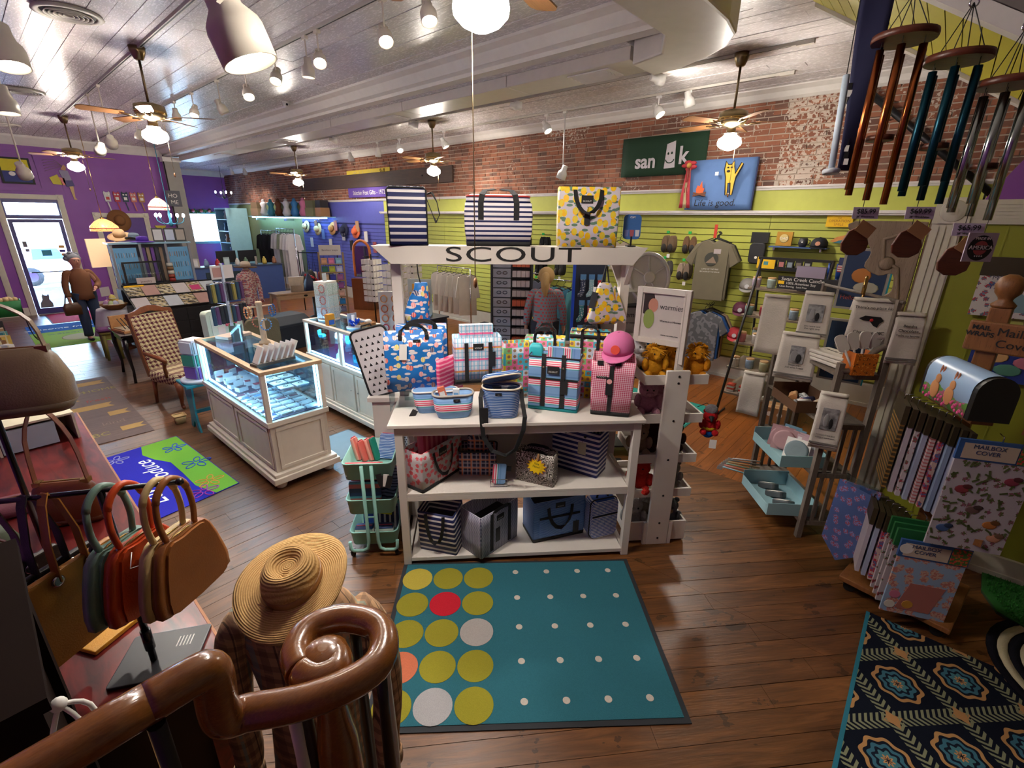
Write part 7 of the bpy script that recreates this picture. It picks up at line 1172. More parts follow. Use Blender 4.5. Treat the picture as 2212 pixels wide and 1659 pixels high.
t=thing('black_pouch','black hanging sling pouch card on the green slats','bag',(7.9,2.08,2.12)); ob('card_top',G().box(-.02,-.12,.05,.02,.12,.2),BLK,t); ob('pouch_body',G().ext(yz(rrect(.22,.3,.06,4,0,-.1),-.06),(.08,0,0)),M((38,38,42),.6),t,bev=.012); ob('badge',G().lathe([(.02,0),(.02,.003)],10,(-.062,0,-.16),(-1,0,0)),PAPER,t)
t=thing('yellow_sign','yellow sheet reading Sanuk gives to operation smile on the slats','sign',(7.93,1.14,2.51)); ob('sheet',G().box(-.002,-.15,-.1,.002,.15,.1),YSTK,t); [text(s_,.045,M((190,120,30),.6),t,(-.004,0,z),ROTW) for s_,z in (('Sanuk GIVES',.065),('to',.02),('OPERATION',-.025),('SMILE',-.07))]
for y,z,l in ((1.9,1.9,'small yellow sheet below the blue ledge'),): t=thing('yellow_sign',l,'sign',(7.74,y,z)); ob('sheet',G().box(-.002,-.12,-.08,.002,.12,.08),YSTK,t); ob('print_mark',G().box(-.004,-.03,-.03,-.002,.03,.02),M((80,150,160),.6),t)
t=thing('state_plaque','wooden cut-out shaped like a long state painted orange and teal','wall art',(7.93,.93,2.25)); sp=[(.27,-.03),(.2,.03),(.1,.06),(-.2,.07),(-.26,.03),(-.24,-.02),(-.2,-.04),(-.15,-.06),(-.1,-.12),(-.04,-.13),(0,-.07),(.08,-.06),(.15,-.04)]
ob('plaque',G().ext([(0,a,b) for a,b in sp],(.02,0,0)),wood((196,120,60),(226,160,90),.6,axis='y'),t); ob('teal_band',G().ext([(-.003,a*.85,b*.5-.03) for a,b in sp],(.003,0,0)),M((60,120,130),.6),t); ob('red_motif',G().sph((-.003,-.18,.03),(.003,.03,.03),8,5),M((170,60,50),.6),t)
for i,(y,z,c1,c2,l) in enumerate(((2.1,1.52,(150,146,142),(40,40,44),'beige trucker cap on the slats beside the ladder'),(2.14,1.16,(110,54,76),(40,100,170),'burgundy and blue cap below the beige cap'),(2.16,.76,(196,60,70),(226,216,210),'red cap lowest beside the ladder'))): cap('ball_cap',l,(7.75,y,z),-PI/2,c1,c2,'caps on the green wall',rot=(R(12),0,-PI/2+R(12)),sc=1.15,logo=(206,206,210))
for k in range(4): t=thing('lotion_tube',('leftmost','second','third','rightmost')[k]+' deep blue tube standing by the flag','tube',(7.82,1.1-k*.1,1.74)); ob('tube_body',G().loft([xy(rrect(.03,.05,.014),0),xy(rrect(.04,.07,.015),.12),xy(rrect(.008,.075,.004),.2)]),M((28,70,150),.35),t); ob('cap',G().lathe([(.024,-.03),(.024,0)],12),M((20,40,90),.4),t)
t=thing('wall_ledge','clear ledge carrying blue tubes beside the ladder','shelf',(XS,.9,1.69)); ob('ledge_board',G().box(-.2,-.3,0,0,.35,.015),M((180,190,200),.2),t); ob('ledge_lip',G().box(-.205,-.3,0,-.2,.35,.04),GL(),t)
t=thing('flag_card','small flag card on a white stand above the candles','sign',(6.95,.78,1.9)); ob('flag_field',G().box(-.003,-.13,0,.003,.13,.17),P_st((206,200,200),(170,60,70),.026,.5),t); ob('flag_canton',G().box(-.005,.02,.08,-.003,.13,.17),M((50,60,100),.6),t); ob('stand',G().box(-.004,-.01,-.22,.004,.01,0),WPM,t)
# ================================================================ CANDLE LADDER
SW=wood((110,96,84),(150,134,118),.7,axis='y'); ld=thing('ladder_shelf','black metal folding ladder shelf with wooden boards','ladder',(0,0,0)); LB=M((24,22,24),.45)
y0,y1=1.78,.98
for y in (y0,y1):
    ob('front_leg',G().tube([(6.12,y,0),(6.95,y-.02,2.02)],.017,6),LB,ld); ob('back_leg',G().tube([(7.5,y,0),(6.97,y,2.02)],.015,6),LB,ld); ob('foot_bar',G().tube([(6.12,y,.01),(6.5,y,.012)],.012,6),LB,ld)
ob('top_bar',G().box(6.93,y1-.02,2.0,6.99,y0+.02,2.03),LB,ld)
shz=[(.285,6.42,7.3),(.62,6.5,7.25),(.94,6.6,7.2),(1.29,6.72,7.15),(1.64,6.84,7.1)]
for z,a,b in shz: ob('shelf_board',G().box(a-.02,y1-.05,z-.025,b-.05,y0+.06,z),SW,ld)
jc=[(206,196,180),(170,190,180),(150,170,190),(196,120,120),(180,176,140),(214,206,200),(140,180,180),(190,150,160),(176,60,70),(190,170,190)]
LIDW=wood((180,140,96),(206,168,120),.6,axis='x'); jm={}
n=0
for si,(z,a,b) in enumerate(shz[1:]):
    for k in range(5):
        if si==3 and k in (2,): continue
        c=jc[(si*3+k*2)%10]; x=a+.05+.02*(k%2); y=y0-.02-k*.175
        t=thing('candle_jar',('red','green','blue','rose','olive','white','teal','pink','crimson','lilac')[(si*3+k*2)%10]+' jar candle, '+('leftmost','second','third','fourth','rightmost')[k]+' in the '+('lowest','second','third','top')[si]+' row of the ladder','candle',(x,y,z),R(30*k),'jar candles on the ladder shelf')
        key=c
        if key not in jm: jm[key]=(G().lathe([(.044,0),(.05,.02),(.054,.1),(.052,.12),(.047,.12)],16).mesh('jar'),G().lathe([(.05,.118),(.052,.122),(.052,.135),(.045,.14)],16).mesh('lid'))
        ob('jar',jm[key][0],P_ging(tuple(int(v*.85) for v in c),c,.02,.35),t); ob('lid',jm[key][1],LIDW,t)
for k in range(4):
    t=thing('candle_jar','jar candle, '+('leftmost','second','third','rightmost')[k]+' of the back row on the third ladder shelf','candle',(7.02,y0-.1-k*.18,.94),0,'jar candles on the ladder shelf'); c=jc[(k*3+1)%10]; ob('jar',jm[list(jm)[0]][0].copy() if 0 else G().lathe([(.044,0),(.05,.02),(.054,.1),(.047,.12)],16).mesh('jar'),P_ging(tuple(int(v*.85) for v in c),c,.02,.35),t); ob('lid',list(jm.values())[0][1],LIDW,t)
for k,(c,l) in enumerate((((206,80,60),'stack of red wax melt tins'),((190,70,56),'second stack of red tins'),((110,130,90),'stack of green tins'),((80,160,180),'flat turquoise tin'))):
    t=thing('wax_tin',l+' on the lowest ladder board','tin',(6.5,y0-.04-k*.15,.286)); 
    for j in range(1 if k==3 else 4): ob('tin',G().bc((0,0,.012+j*.025),(.1,.09,.022)),M(c if j%2 else (206,200,190),.5),t)
t=thing('melt_pot','glazed teal pot on the lowest ladder board','pot',(6.52,1.12,.286)); ob('pot_body',G().lathe([(.06,0),(.1,.04),(.1,.1),(.08,.13),(.09,.15),(.08,.15),(.07,.1)],18),M((120,150,140),.35),t); ob('rim',G().tube([(.086*cos(a),.086*sin(a),.15) for a in [2*PI*i/18 for i in range(18)]],.006,5,True),M((120,130,120),.4),t)
sg=thing('candle_sign','black sign reading Swan Creek Candle hung on the ladder','sign',(6.8,1.2,1.66),R(-6)); ob('board',G().box(-.01,-.36,0,.0,.3,.16),M((26,26,30),.5),sg); [text(s_,z,PAPER,sg,(-.012,y,zz),ROTW,al='LEFT') for s_,z,y,zz in (('Swan Creek Candle',.06,.26,.125),('100% American Soy',.042,.2,.075),('Clean Burning   Lead Free',.03,.27,.035))]; ob('yellow_sticker',G().box(-.013,.22,.06,-.011,.29,.1),YSTK,sg)
for k in range(2): t=thing('cardboard_box',('lower','upper')[k]+' brown carton with round labels on the floor by the rack','carton',(6.15,1.1,.001+k*.171),R(8)); ob('carton',G().box(-.12,-.14,0,.12,.14,.17),CARD,t); [ob('round_label',G().lathe([(.03,0),(.03,.001)],14,(-.121,y,.09),(-1,0,0)),PAPER,t) for y in (-.06,.05)]; ob('tape',G().box(-.02,-.141,.168,.02,.141,.1712),M((180,150,110),.4),t)
# white panel & wheel display beside toy shelf
t=thing('ceramic_display','black shelf of white nora fleming ceramics behind the toy stand','shelf',(4.35,2.3,0),R(-46)); ob('side',G().box(-.3,-.15,0,-.28,.15,1.66),BLK,t); ob('side',G().box(.28,-.15,0,.3,.15,1.66),BLK,t); [ob('shelf_board',G().box(-.28,-.15,z,.28,.15,z+.02),BLK,t) for z in (.1,.5,.9,1.26,1.64)]; pn=ob('brand_panel',G().box(-.28,-.0,1.28,.28,.02,1.64),M((170,164,164),.5),t); text('nora fleming',.075,INK,pn,(.0,-.004,1.54),al='CENTER'); text('one gift. every occasion.',.03,INK,pn,(.02,-.004,1.46))
for i,(x,z,r,h,l) in enumerate(((-.14,1.281,.07,.06,'white bowl in front of the nora fleming panel'),(.1,1.281,.05,.09,'small white ramekin in front of the panel'),(.2,.921,.08,.05,'white dish on the shelf under the panel'),(-.1,.921,.07,.08,'white crock on the shelf under the panel'))): t=thing('white_dish',l,'dish',(4.35+x*cos(R(-46))+.08*sin(R(-46)),2.3+x*sin(R(-46))-.08*cos(R(-46)),z)); ob('bowl',G().lathe([(r*.5,0),(r*.9,h*.5),(r,h),(r*.92,h),(r*.8,h*.5),(r*.4,.008)],20),M((230,228,224),.25),t); ob('rim',G().tube([(r*.97*cos(a),r*.97*sin(a),h) for a in [2*PI*i/20 for i in range(20)]],.004,5,True),M((230,228,224),.25),t)
t=thing('chip_platter','large white oval divided platter leaning on top of the ceramics shelf','platter',(4.48,2.12,1.661),rot=(R(-14),0,R(-46))); ob('plate',G().ext([(.22*cos(a),0,.26+.26*sin(a)) for a in [2*PI*i/32 for i in range(32)]],(0,.015,0)),M((230,228,226),.25),t); ob('raised_rim',G().tube([(.2*cos(a),-.012,.26+.24*sin(a)) for a in [2*PI*i/28 for i in range(28)]],.018,6,True),M((230,228,226),.25),t); [ob('divider',G().tube([(0,-.01,.26),(.18*cos(a),-.01,.26+.22*sin(a))],.01,6),M((230,228,226),.25),t) for a in (.5,1.6,2.7,4.2,5.3)]; ob('centre_cup',G().lathe([(.05,0),(.06,.02),(.05,.025)],16,(0,-.002,.26),(0,-1,0)),M((230,228,226),.25),t)
for i in range(3): t=thing('white_box',('left','middle','right')[i]+' white open gift carton on the ceramics shelf top','box',(4.2+.1*i,2.5-.1*i,1.661),R(-46+10*i)); ob('carton',G().box(-.08,-.05,0,.08,.05,.15),M((226,224,222),.5),t); ob('flap',G().bc((0,-.06,.14),(.15,.06,.004),rx=R(40)),M((226,224,222),.5),t)
t=thing('orange_notice','orange notice reading THE ITEM YOU SAW TODAY by the ceramics shelf','sign',(4.02,2.15,.9),R(-46)); ob('stand',G().box(-.01,.01,-.9,.01,.03,.1).box(-.15,-.1,-.9,.15,.1,-.88),BLK,t); pn=ob('sheet',G().box(-.16,-.003,.0,.16,.003,.42),M((236,150,30),.6),t); [text(s_,z,M((150,50,20),.6),pn,(0,-.005,zz)) for s_,z,zz in (('THE ITEM YOU SAW',.035,.38),('TODAY',.035,.335),('and want to think about',.02,.26),('tonight',.02,.23),('will be sold tomorrow',.02,.16),('The people who saw it',.02,.1))]
# ================================================================ WIND CHIMES AND FLAG (near right, hung from the ceiling)
def chime(label,top,plate,L0,tubec,rad,ntube,tmat,sail,price,sz=.075):
    t=thing('wind_chime',label,'wind chime',(plate[0],plate[1],plate[2]),R(30)); ch=wood((64,28,16),(104,50,28),.4,axis='x'); H=top[2]-plate[2]
    ob('top_disc',G().lathe([(rad,-.012),(rad*1.02,0),(rad,.012)],24),ch,t); ob('hang_ring',G().tube([(.014*cos(a),0,H+.014*sin(a)) for a in [2*PI*i/12 for i in range(12)]],.003,5,True),CHROME,t); ob('ceiling_cord',G().cyl((0,0,H+.014),(0,0,ZC-plate[2]-.006),.002,5),INK,t)
    for k in range(4): a=PI/4+k*PI/2; ob('cord',G().cyl((rad*.7*cos(a),rad*.7*sin(a),.012),(0,0,H),.0018,5),INK,t)
    for k in range(ntube): a=2*PI*k/ntube; x,y=rad*.72*cos(a),rad*.72*sin(a); l_=L0*(1-.08*k*.8/ntube*3.2); tb=ob('tube',G().cyl((x,y,-.04-l_),(x,y,-.04),.0135,12),tmat,t); ob('tube_cord',G().cyl((x,y,-.05),(x,y,-.01),.0012,4),INK,tb)
    ob('striker',G().lathe([(rad*.45,-.01),(rad*.45,.01)],18,(0,0,-.04-L0*.55)),ch,t); ob('centre_cord',G().cyl((0,0,-L0-.13),(0,0,-.012),.0014,4),INK,t)
    s_=sail; ob('wind_sail',G().ext([(a*s_,-.006,b*s_-L0-.13) for a,b in ((0,0),(.35,-.2),(.55,-.7),(.5,-1.0),(.2,-1.2),(-.2,-1.2),(-.5,-1.0),(-.55,-.7),(-.35,-.2))],(0,.012,0)),ch,t,bev=.003)
    cd=ob('price_card',G().bc((.0,-.03,-L0-.075),(sz*1.35,.002,sz*.62),rx=R(-6)),M((190,176,196),.7),t); text(price,sz*.36,INK,cd,(.0,-.033,-L0-.069),(PI/2-R(6),0,0)); text('36" Windchime' if price=='$85.99' else '28" Windchime',sz*.15,INK,cd,(.0,-.0325,-L0-.075-sz*.2),(PI/2-R(6),0,0)); cg=ob('kraft_tag',G().bc((.02,-.02,-L0-.14),(.07,.002,.05),ry=R(30)),CARD,t); return t
COP=M((170,96,52),.25,1,var=.1); TLT=M((16,60,74),.35,.8); SIL=M((186,196,190),.18,1)
for o_,rz in ((chime('copper tube wind chime with price card $85.99',(2.6,.3,3.28),(2.6,.3,3.13),.56,None,.105,6,COP,.1,'$85.99'),-48),(chime('dark teal tube wind chime with price card $69.99',(2.6,.12,3.2),(2.6,.12,3.03),.46,None,.1,6,TLT,.1,'$69.99'),-52),(chime('silver tube wind chime with price card $65.99',(2.61,-.04,3.1),(2.61,-.04,2.93),.42,None,.09,6,SIL,.1,'$65.99'),-56)): o_.rotation_euler=(0,0,R(rz-8))
mi=thing('made_in_america_card','white card with a round MADE IN AMERICA badge hung below the chimes','sign',(2.56,-.1,2.37),R(-50)); ob('card',G().box(-.055,-.002,-.05,.055,.002,.055),M((190,180,190),.6),mi); ob('badge',G().lathe([(.046,0),(.045,.001)],28,(0,-.002,.0),(0,-1,0)),INK,mi); ob('badge_red',G().lathe([(.026,0),(.026,.0008)],20,(0,-.0032,.0),(0,-1,0)),M((176,80,80),.6),mi); ob('badge_strip',G().box(-.045,-.0045,-.008,.045,-.0038,.01),INK,mi); text('AMERICA',.021,PAPER,mi,(0,-.0052,.001)); text('MADE IN',.014,PAPER,mi,(0,-.0042,.034)); text('* * * *',.012,PAPER,mi,(0,-.0042,-.032)); ob('cord',G().cyl((0,0,.055),(0,.0,.14),.0012,4),INK,mi)
fg=thing('hanging_flag','navy pennant flag with a black and white checked edge, hanging near the chimes','flag',(2.62,.42,3.35),R(-70)); ob('cloth',G().sheet(lambda u,v:((u-.5)*.12*(1-.55*v)+.02*v,.012*sin(6*v+2*u),-.68*v),6,12,.004),M((24,26,62),.85),fg)
for k in range(12): ob('edge_check',G().bc((-.03+.012*k*.35,-.002,-.36-k*.026),(.016,.008,.024)),PAPER if k%2 else INK,fg)
ob('ceiling_cord',G().cyl((0,0,-.0),(0,0,ZC-3.35-.006),.002,5),INK,fg); pl_=thing('white_flag_pole','short white flagpole with a round foot hanging beside the navy flag','flagpole',(2.5,.43,2.66),rot=(R(-4),R(6),0)); ob('shaft',G().cyl((0,0,0),(.0,0,.36),.013,12),M((190,206,220),.4),pl_); ob('foot_disc',G().lathe([(.03,-.012),(.034,0),(.03,.006),(.014,.01)],16),M((200,206,214),.4),pl_); ob('pole_cord',G().cyl((0,0,.36),(-.02,-.03,1.52),.002,5),INK,pl_)
# ================================================================ MAILBOX COVER SPINNER
mb_=thing('mailbox_stand','wooden rolling stand with a turned finial and hanging rods','stand',(3.78,-.32,0),R(-10)); PW=wood((110,66,34),(150,98,54),.45,axis='z')
ob('base_board',G().box(-.3,-.3,.08,.3,.3,.12),PW,mb_,bev=.008); ob('post',G().box(-.045,-.045,.12,.045,.045,2.02),PW,mb_,bev=.006); ob('finial',G().lathe([(.05,2.02),(.055,2.035),(.03,2.06),(.035,2.075),(.055,2.1),(.062,2.14),(.05,2.18),(.02,2.2)],18),PW,mb_); ob('cross_arm',G().box(-.3,-.3,1.42,.3,-.26,1.46).box(-.3,-.28,.72,.3,-.24,.76),PW,mb_)
for sx in (-.24,.24):
    for sy in (-.24,.24): c=ob('caster',G().lathe([(.035,-.014),(.035,.014)],14,(sx,sy,.036),(1,.3,0)),INK,mb_); ob('caster_plate',G().box(sx-.03,sy-.03,.066,sx+.03,sy+.03,.08),INK,c)
sb=ob('sign_plaque',G().bc((-.07,-.08,1.86),(.03,.36,.17),rz=0),PW,mb_,bev=.01); 
RM=(PI/2,0,-PI/2); text('Mailbox',.062,INK,mb_,(-.087,-.12,1.895),RM); text('Covers',.062,INK,mb_,(-.087,-.12,1.83),RM); text('MAIL\nWRAPS',.036,INK,mb_,(-.087,.045,1.89),RM,off=.001)
mx=thing('mailbox','black arched mailbox wrapped in a bunny print cover on the stand','mailbox',(3.56,-.27,1.475),R(-62)); 
def arch(w_,h_): return [(-w_/2,0),(w_/2,0)]+[(w_/2*cos(a),h_-w_/2+w_/2*sin(a)) for a in [PI*i/12 for i in range(13)]]
ob('shell',G().ext([(a,-.22,b) for a,b in arch(.18,.24)],(0,.45,0)),BLK,mx,bev=.004); ob('door',G().ext([(a,-.235,b) for a,b in arch(.185,.245)],(0,.015,0)),M((12,12,14),.4),mx); 
BUN=NT('bunny_wrap'); BUN.co(); bz_=BUN.noise(9,2); BUNM=BUN.end(BUN.mix(BUN.m('GREATER_THAN',BUN.m('ADD',BUN.z,BUN.m('MULTIPLY',bz_,.1)),.13),BUN.mix(BUN.m('GREATER_THAN',BUN.noise(40,2),.55),lin((110,170,80)),lin((206,120,150))),lin((150,180,214))),.3)
wr_=ob('printed_wrap',G().loft([[(a*1.03,y,b*1.02) for a,b in arch(.18,.24)[1:]+[(-.09,0)]] for y in (-.2,.2)],False),BUNM,mx)
for yy in (-.04,.09): bb=ob('printed_bunny',G().sph((-.0945,yy,.07),(.004,.04,.055),12,6),M((190,130,80),.7),mx); ob('bunny_head',G().sph((-.0945,yy-.01,.135),(.005,.025,.028),10,6),M((190,130,80),.7),bb); ob('bunny_ear',G().sph((-.086,yy-.0,.18),(.006,.008,.035),8,5).sph((-.084,yy-.02,.178),(.006,.008,.035),8,5),M((176,110,80),.7),bb)
g=G(); [g.sph((-.0935,random.uniform(-.19,.19),random.uniform(.005,.06)),(.004,.01,.01),6,4) for _ in range(40)]; ob('printed_flowers',g,M((206,70,130),.6),mx)['kind']='stuff'; ob('stand_arm',G().box(-.05,-.2,-.03,.05,.2,-.001),PW,mx)
def pack(label,loc,rz,mat,w_=.3,h_=.52,hdr=True,th=.012,txt=True,green=False,tilt=0):
    t=thing('mailbox_cover_pack',label,'pack',loc,rz,'mailbox cover packs on the stand',rot=(tilt,0,rz)); ob('cover_sheet',G().box(-w_/2,-th/2,-h_,w_/2,th/2,-.1),mat,t)
    hc=ob('header_card',G().box(-w_/2-.005,-th/2-.002,-.12,w_/2+.005,th/2+.002,0),M((40,110,60) if green else (50,90,150) if txt else (58,48,30),.5),t)
    if txt:
        ob('header_band',G().box(-w_/2+.02,-th/2-.004,-.11,w_*.22,-th/2-.002,-.02),M((206,190,170),.6),hc); text('MAILBOX\nCOVER',.034,M((50,70,110),.6),hc,(-w_*.13,-th/2-.005,-.055)); ob('header_photo',G().box(w_*.24,-th/2-.004,-.115,w_/2,-th/2-.002,-.005),P_floral((70,110,50),(200,110,50),(200,60,60),60,.4),hc)
    ob('hang_hook',G().tube([(0,0,0),(0,.0,.03),(0,.04,.035)],.003,5),CHROME,hc); return t
PR1=P_floral((190,184,192),(96,104,60),(150,90,110),16,.2); PR2=P_floral((150,176,206),(190,120,110),(206,170,150),18,.4); PR3=P_floral((196,186,190),(150,60,70),(90,110,80),20,.25)
t=pack('large bird and butterfly print mailbox cover pack facing right at the front',(3.43,-.47,1.36),R(-66),PR1,.36,.68)
PB=[(-.1,-.3,(150,60,70)),(-.02,-.42,(120,90,90)),(.1,-.22,(150,60,80)),(.08,-.5,(190,120,60)),(-.12,-.56,(70,100,150)),(.12,-.58,(206,150,120))]
for x,z,c in PB: b=ob('printed_bird',G().sph((x,-.0075,z),(.035,.002,.025),10,5),M(c,.6),t); ob('printed_wing',G().sph((x+.02,-.0085,z+.018),(.025,.0015,.016),8,4),M(tuple(int(v*.6) for v in c),.6),b)
g=G(); [g.bc((random.uniform(-.17,.17),-.0075,random.uniform(-.66,-.14)),(.035,.002,.01),ry=random.random()*3) for _ in range(60)]; ob('printed_leaves',g,M((86,100,56),.6),t)['kind']='stuff'
t=pack('flower bucket print mailbox cover pack low at the front',(3.42,-.37,.66),R(-66),PR2,.34,.54); ob('printed_bucket',G().ext([(-.1,-.0078,-.5),(.08,-.0078,-.5),(.12,-.0078,-.3),(-.06,-.0078,-.3)],(0,.002,0)),M((176,110,100),.6),t); [ob('printed_daisy',G().lathe([(.03,0),(.028,.001)],12,(x,-.0078,z),(0,-1,0)),M(c,.6),t) for x,z,c in ((-.12,-.4,(206,120,150)),(-.13,-.48,(226,220,210)),(-.04,-.46,(206,150,60)))]; ob('brand_oval',G().lathe([(.035,0),(.035,.001)],18,(-.14,-.0095,-.06),(0,-1,0)),PAPER,t)
for k in range(3): pack(('front','middle','rear')[k]+' green headed cover pack just behind the bucket one',(3.46+.04*k,-.34+.02*k,.70+.012*k),R(-66),PR3,.34,.55,txt=False,green=True)
cl_=[P_st((150,110,50),(60,50,30),.03,.6),M((190,180,190),.5),PR3,M((170,180,206),.5),P_st((206,190,190),(190,110,110),.022,.4),P_floral((206,180,170),(190,50,60),(90,100,150),22,.4),M((150,170,200),.5),M((170,176,200),.5),PR1]
for k in range(9): pack(('leftmost','second','third','fourth','middle','sixth','seventh','eighth','rightmost')[k]+' cover pack edge-on in the upper hanging row',(3.66-.008*k,-.03-.034*k,1.43-.008*k),R(-170+1.6*k),cl_[k],.3,.56,txt=False,th=.022)
for k in range(7): pack(('leftmost','second','third','middle','fifth','sixth','rightmost')[k]+' cover pack edge-on in the lower hanging row',(3.66-.008*k,-.03-.034*k,.72-.008*k),R(-170+1.6*k),cl_[(k*2+1)%9],.3,.5,txt=False,th=.022)
t=thing('plastic_bag','clear plastic bag with a blue printed sheet hanging at the left of the stand','bag',(3.72,.06,.72),R(-120)); ob('sheet',G().ext([(a,0,b) for a,b in ((-.14,0),(.14,.05),(.1,-.5),(-.02,-.62),(-.16,-.5))],(0,.008,0)),P_floral((70,90,140),(150,70,90),(120,130,180),16,.3),t); ob('top_fold',G().box(-.1,-.004,.0,.12,.012,.06),GL(),t)
# packs on the pegboard
t=pack('magnetic yard sign pack with a birdhouse print on the pegboard wall',(4.44,-.4,2.26),-PI/2,P_floral((206,200,196),(96,110,130),(170,60,70),22,.3),.36,.38,txt=False); text('MAGNETIC',.04,M((90,90,110),.6),t,(-.02,-.012,-.13)); text('YARD SIGN',.05,M((50,70,140),.6),t,(-.0,-.012,-.185)); ob('printed_birdhouse',G().ext([(-.02,-.0085,-.34),(.1,-.0085,-.34),(.1,-.0085,-.27),(.04,-.0085,-.22),(-.02,-.0085,-.27)],(0,.002,0)),M((120,150,160),.6),t)
t=pack('spring butterfly print pack below the birdhouse one on the pegboard',(4.44,-.5,1.82),-PI/2,M((40,60,140),.5),.4,.36,txt=False); text('Spring',.05,INK,t,(.02,-.012,-.06)); [ob('printed_butterfly',G().sph((x,-.0085,z),(.07,.002,.04),12,5),M(c,.6),t) for x,z,c in ((-.08,-.2,(226,180,120)),(.08,-.22,(206,120,140)),(.0,-.28,(90,150,130)))]
# ================================================================ PEOPLE
def body(t,J,E,mat):
    """one continuous skinned figure; J name:(pos,radius), E list of name pairs"""
    nm=list(J); me=bpy.data.meshes.new('body'); me.from_pydata([J[n][0] for n in nm],[(nm.index(a),nm.index(b)) for a,b in E],[]); o=bpy.data.objects.new('body',me); link(o,t); me.materials.append(mat)
    o.modifiers.new('k','SKIN'); 
    for i,n in enumerate(nm):
        d=me.skin_vertices[0].data[i]; r=J[n][1]; d.radius=(r,r) if not isinstance(r,tuple) else r; d.use_root=(i==0)
    s=o.modifiers.new('s','SUBSURF'); s.levels=1; s.render_levels=2; o.modifiers['k'].use_smooth_shade=True; return o
def person(label,loc,rz,skin,hair,top,legs,lean=0,back=False,H=1.0,armL=None,armR=None):
    t=thing('person',label,'person',loc,rz); t.scale=(H,H,H); sk=M(skin,.55)
    J={'pelvis':((0,0,.95),.13),'waist':((0,0,1.1),.115),'chest':((0,.0,1.28),.13),'neckb':((0,.01,1.41),.06),'neck':((0,0,1.46),.05),'jaw':((0,-.02,1.52),(.085,.095)),'mid':((0,-.005,1.585),(.105,.12)),'crown':((0,.005,1.65),(.09,.1))}
    E=[('pelvis','waist'),('waist','chest'),('chest','neckb'),('neckb','neck'),('neck','jaw'),('jaw','mid'),('mid','crown')]
    for s,n,A in ((-1,'R',armR),(1,'L',armL)):
        A=A or ((s*.25,.0,1.12),(s*.27,-.06,.88)); J['sh'+n]=((s*.17,0,1.36),.055); J['el'+n]=(A[0],.042); w=Vector(A[1]); J['wr'+n]=(tuple(w),.028); d=(w-Vector(A[0])).normalized(); pm=w+d*.06; J['pa'+n]=(tuple(pm),(.034,.018)); E+=[('chest','sh'+n),('sh'+n,'el'+n),('el'+n,'wr'+n),('wr'+n,'pa'+n)]
        sd=Vector((0,1,0))
        for k,l in enumerate((.07,.08,.075,.06)): f=pm+d*.03+sd*(.024-.016*k); f2=f+d*l*.6+Vector((-s*.012,0,0)); J['f%d%s'%(k,n)]=(tuple(f),.009); J['g%d%s'%(k,n)]=(tuple(f2),.008); E+=[('pa'+n,'f%d%s'%(k,n)),('f%d%s'%(k,n),'g%d%s'%(k,n))]
        f=w+d*.04-sd*.045; J['th'+n]=(tuple(f),.01); E+=[('wr'+n,'th'+n)]
        J['hip'+n]=((s*.09,0,.88),.095); J['kn'+n]=((s*.1,-.02,.5),.06); J['an'+n]=((s*.1,.02,.08),.04); J['to'+n]=((s*.11,-.13,.03),.032); E+=[('pelvis','hip'+n),('hip'+n,'kn'+n),('kn'+n,'an'+n),('an'+n,'to'+n)]
    b=body(t,J,E,sk)
    def rg(z,a,c,oy=0): return [(a*cos(q),c*sin(q)+oy,z) for q in [2*PI*i/24 for i in range(24)]]
    g=G().loft([rg(.84,.185,.15),rg(.95,.18,.145),rg(1.1,.165,.13),rg(1.25,.175,.135),rg(1.34,.175,.11),rg(1.39,.13,.085),rg(1.43,.07,.065)])
    for s,n in ((-1,'R'),(1,'L')): e,w=Vector(J['el'+n][0]),Vector(J['wr'+n][0]); g.tube(smooth([(s*.12,0,1.35),(s*.19,0,1.34),tuple(e),tuple(e.lerp(w,.9))],4),[.06]*5+[.055]*4+[.05]*3+[.045],12)
    ob('top',g,top,t); g=G()
    for s in (-1,1): g.tube(smooth([(s*.09,0,.96),(s*.1,0,.86),(s*.1,-.02,.5),(s*.1,.01,.1)],4),[.115]*3+[.11]*2+[.095]*2+[.085]*3+[.075]*3,12)
    ob('trousers',g,legs,t)
    for s in (-1,1): ob('shoe',G().sph((s*.105,-.05,.035),(.045,.12,.035),10,6),BLK,t)
    hm=M(hair,.7,bump=.6,bsc=90); hg=G().sph((0,.02,1.605),(.115,.13,.12),16,10) if back else G().sph((0,.035,1.63),(.12,.11,.1),16,10)
    if not back:
        for k in range(26): a=random.uniform(-.3,PI+.3); e=random.uniform(-.3,1.3); hg.sph((.112*cos(a)*cos(e),.03+.1*sin(a)*cos(e),1.63+.095*sin(e)),.04,6,5)
    ob('hair',hg,hm,t)
    if back: ob('ponytail',G().tube(smooth([(.0,.11,1.62),(.01,.15,1.6),(.015,.16,1.5),(.01,.14,1.4),(.0,.13,1.33)],3),[.04,.05,.055,.06,.062,.062,.06,.056,.05,.042,.034,.026,.015],10),hm,t)
    for s in (-1,1): ob('eye',G().sph((s*.033,-.1,1.59),(.014,.008,.008),8,5),INK,t); ob('ear',G().sph((s*.085,.0,1.575),(.012,.02,.03),8,5),sk,t); ob('eyebrow',G().bc((s*.033,-.102,1.612),(.034,.006,.006)),hm,t)
    ob('nose',G().sph((0,-.112,1.565),(.013,.018,.024),8,5),sk,t); ob('mouth',G().sph((0,-.102,1.53),(.026,.007,.007),8,4),M((150,80,76),.5),t); return t
person('woman with curly grey hair in a brown top beside the entrance',(1.38,12.75,0),R(14),(196,140,116),(120,122,130),M((124,78,48),.85),M((44,58,84),.8),H=1.0,armL=((.26,-.06,1.14),(.14,-.22,1.06)))
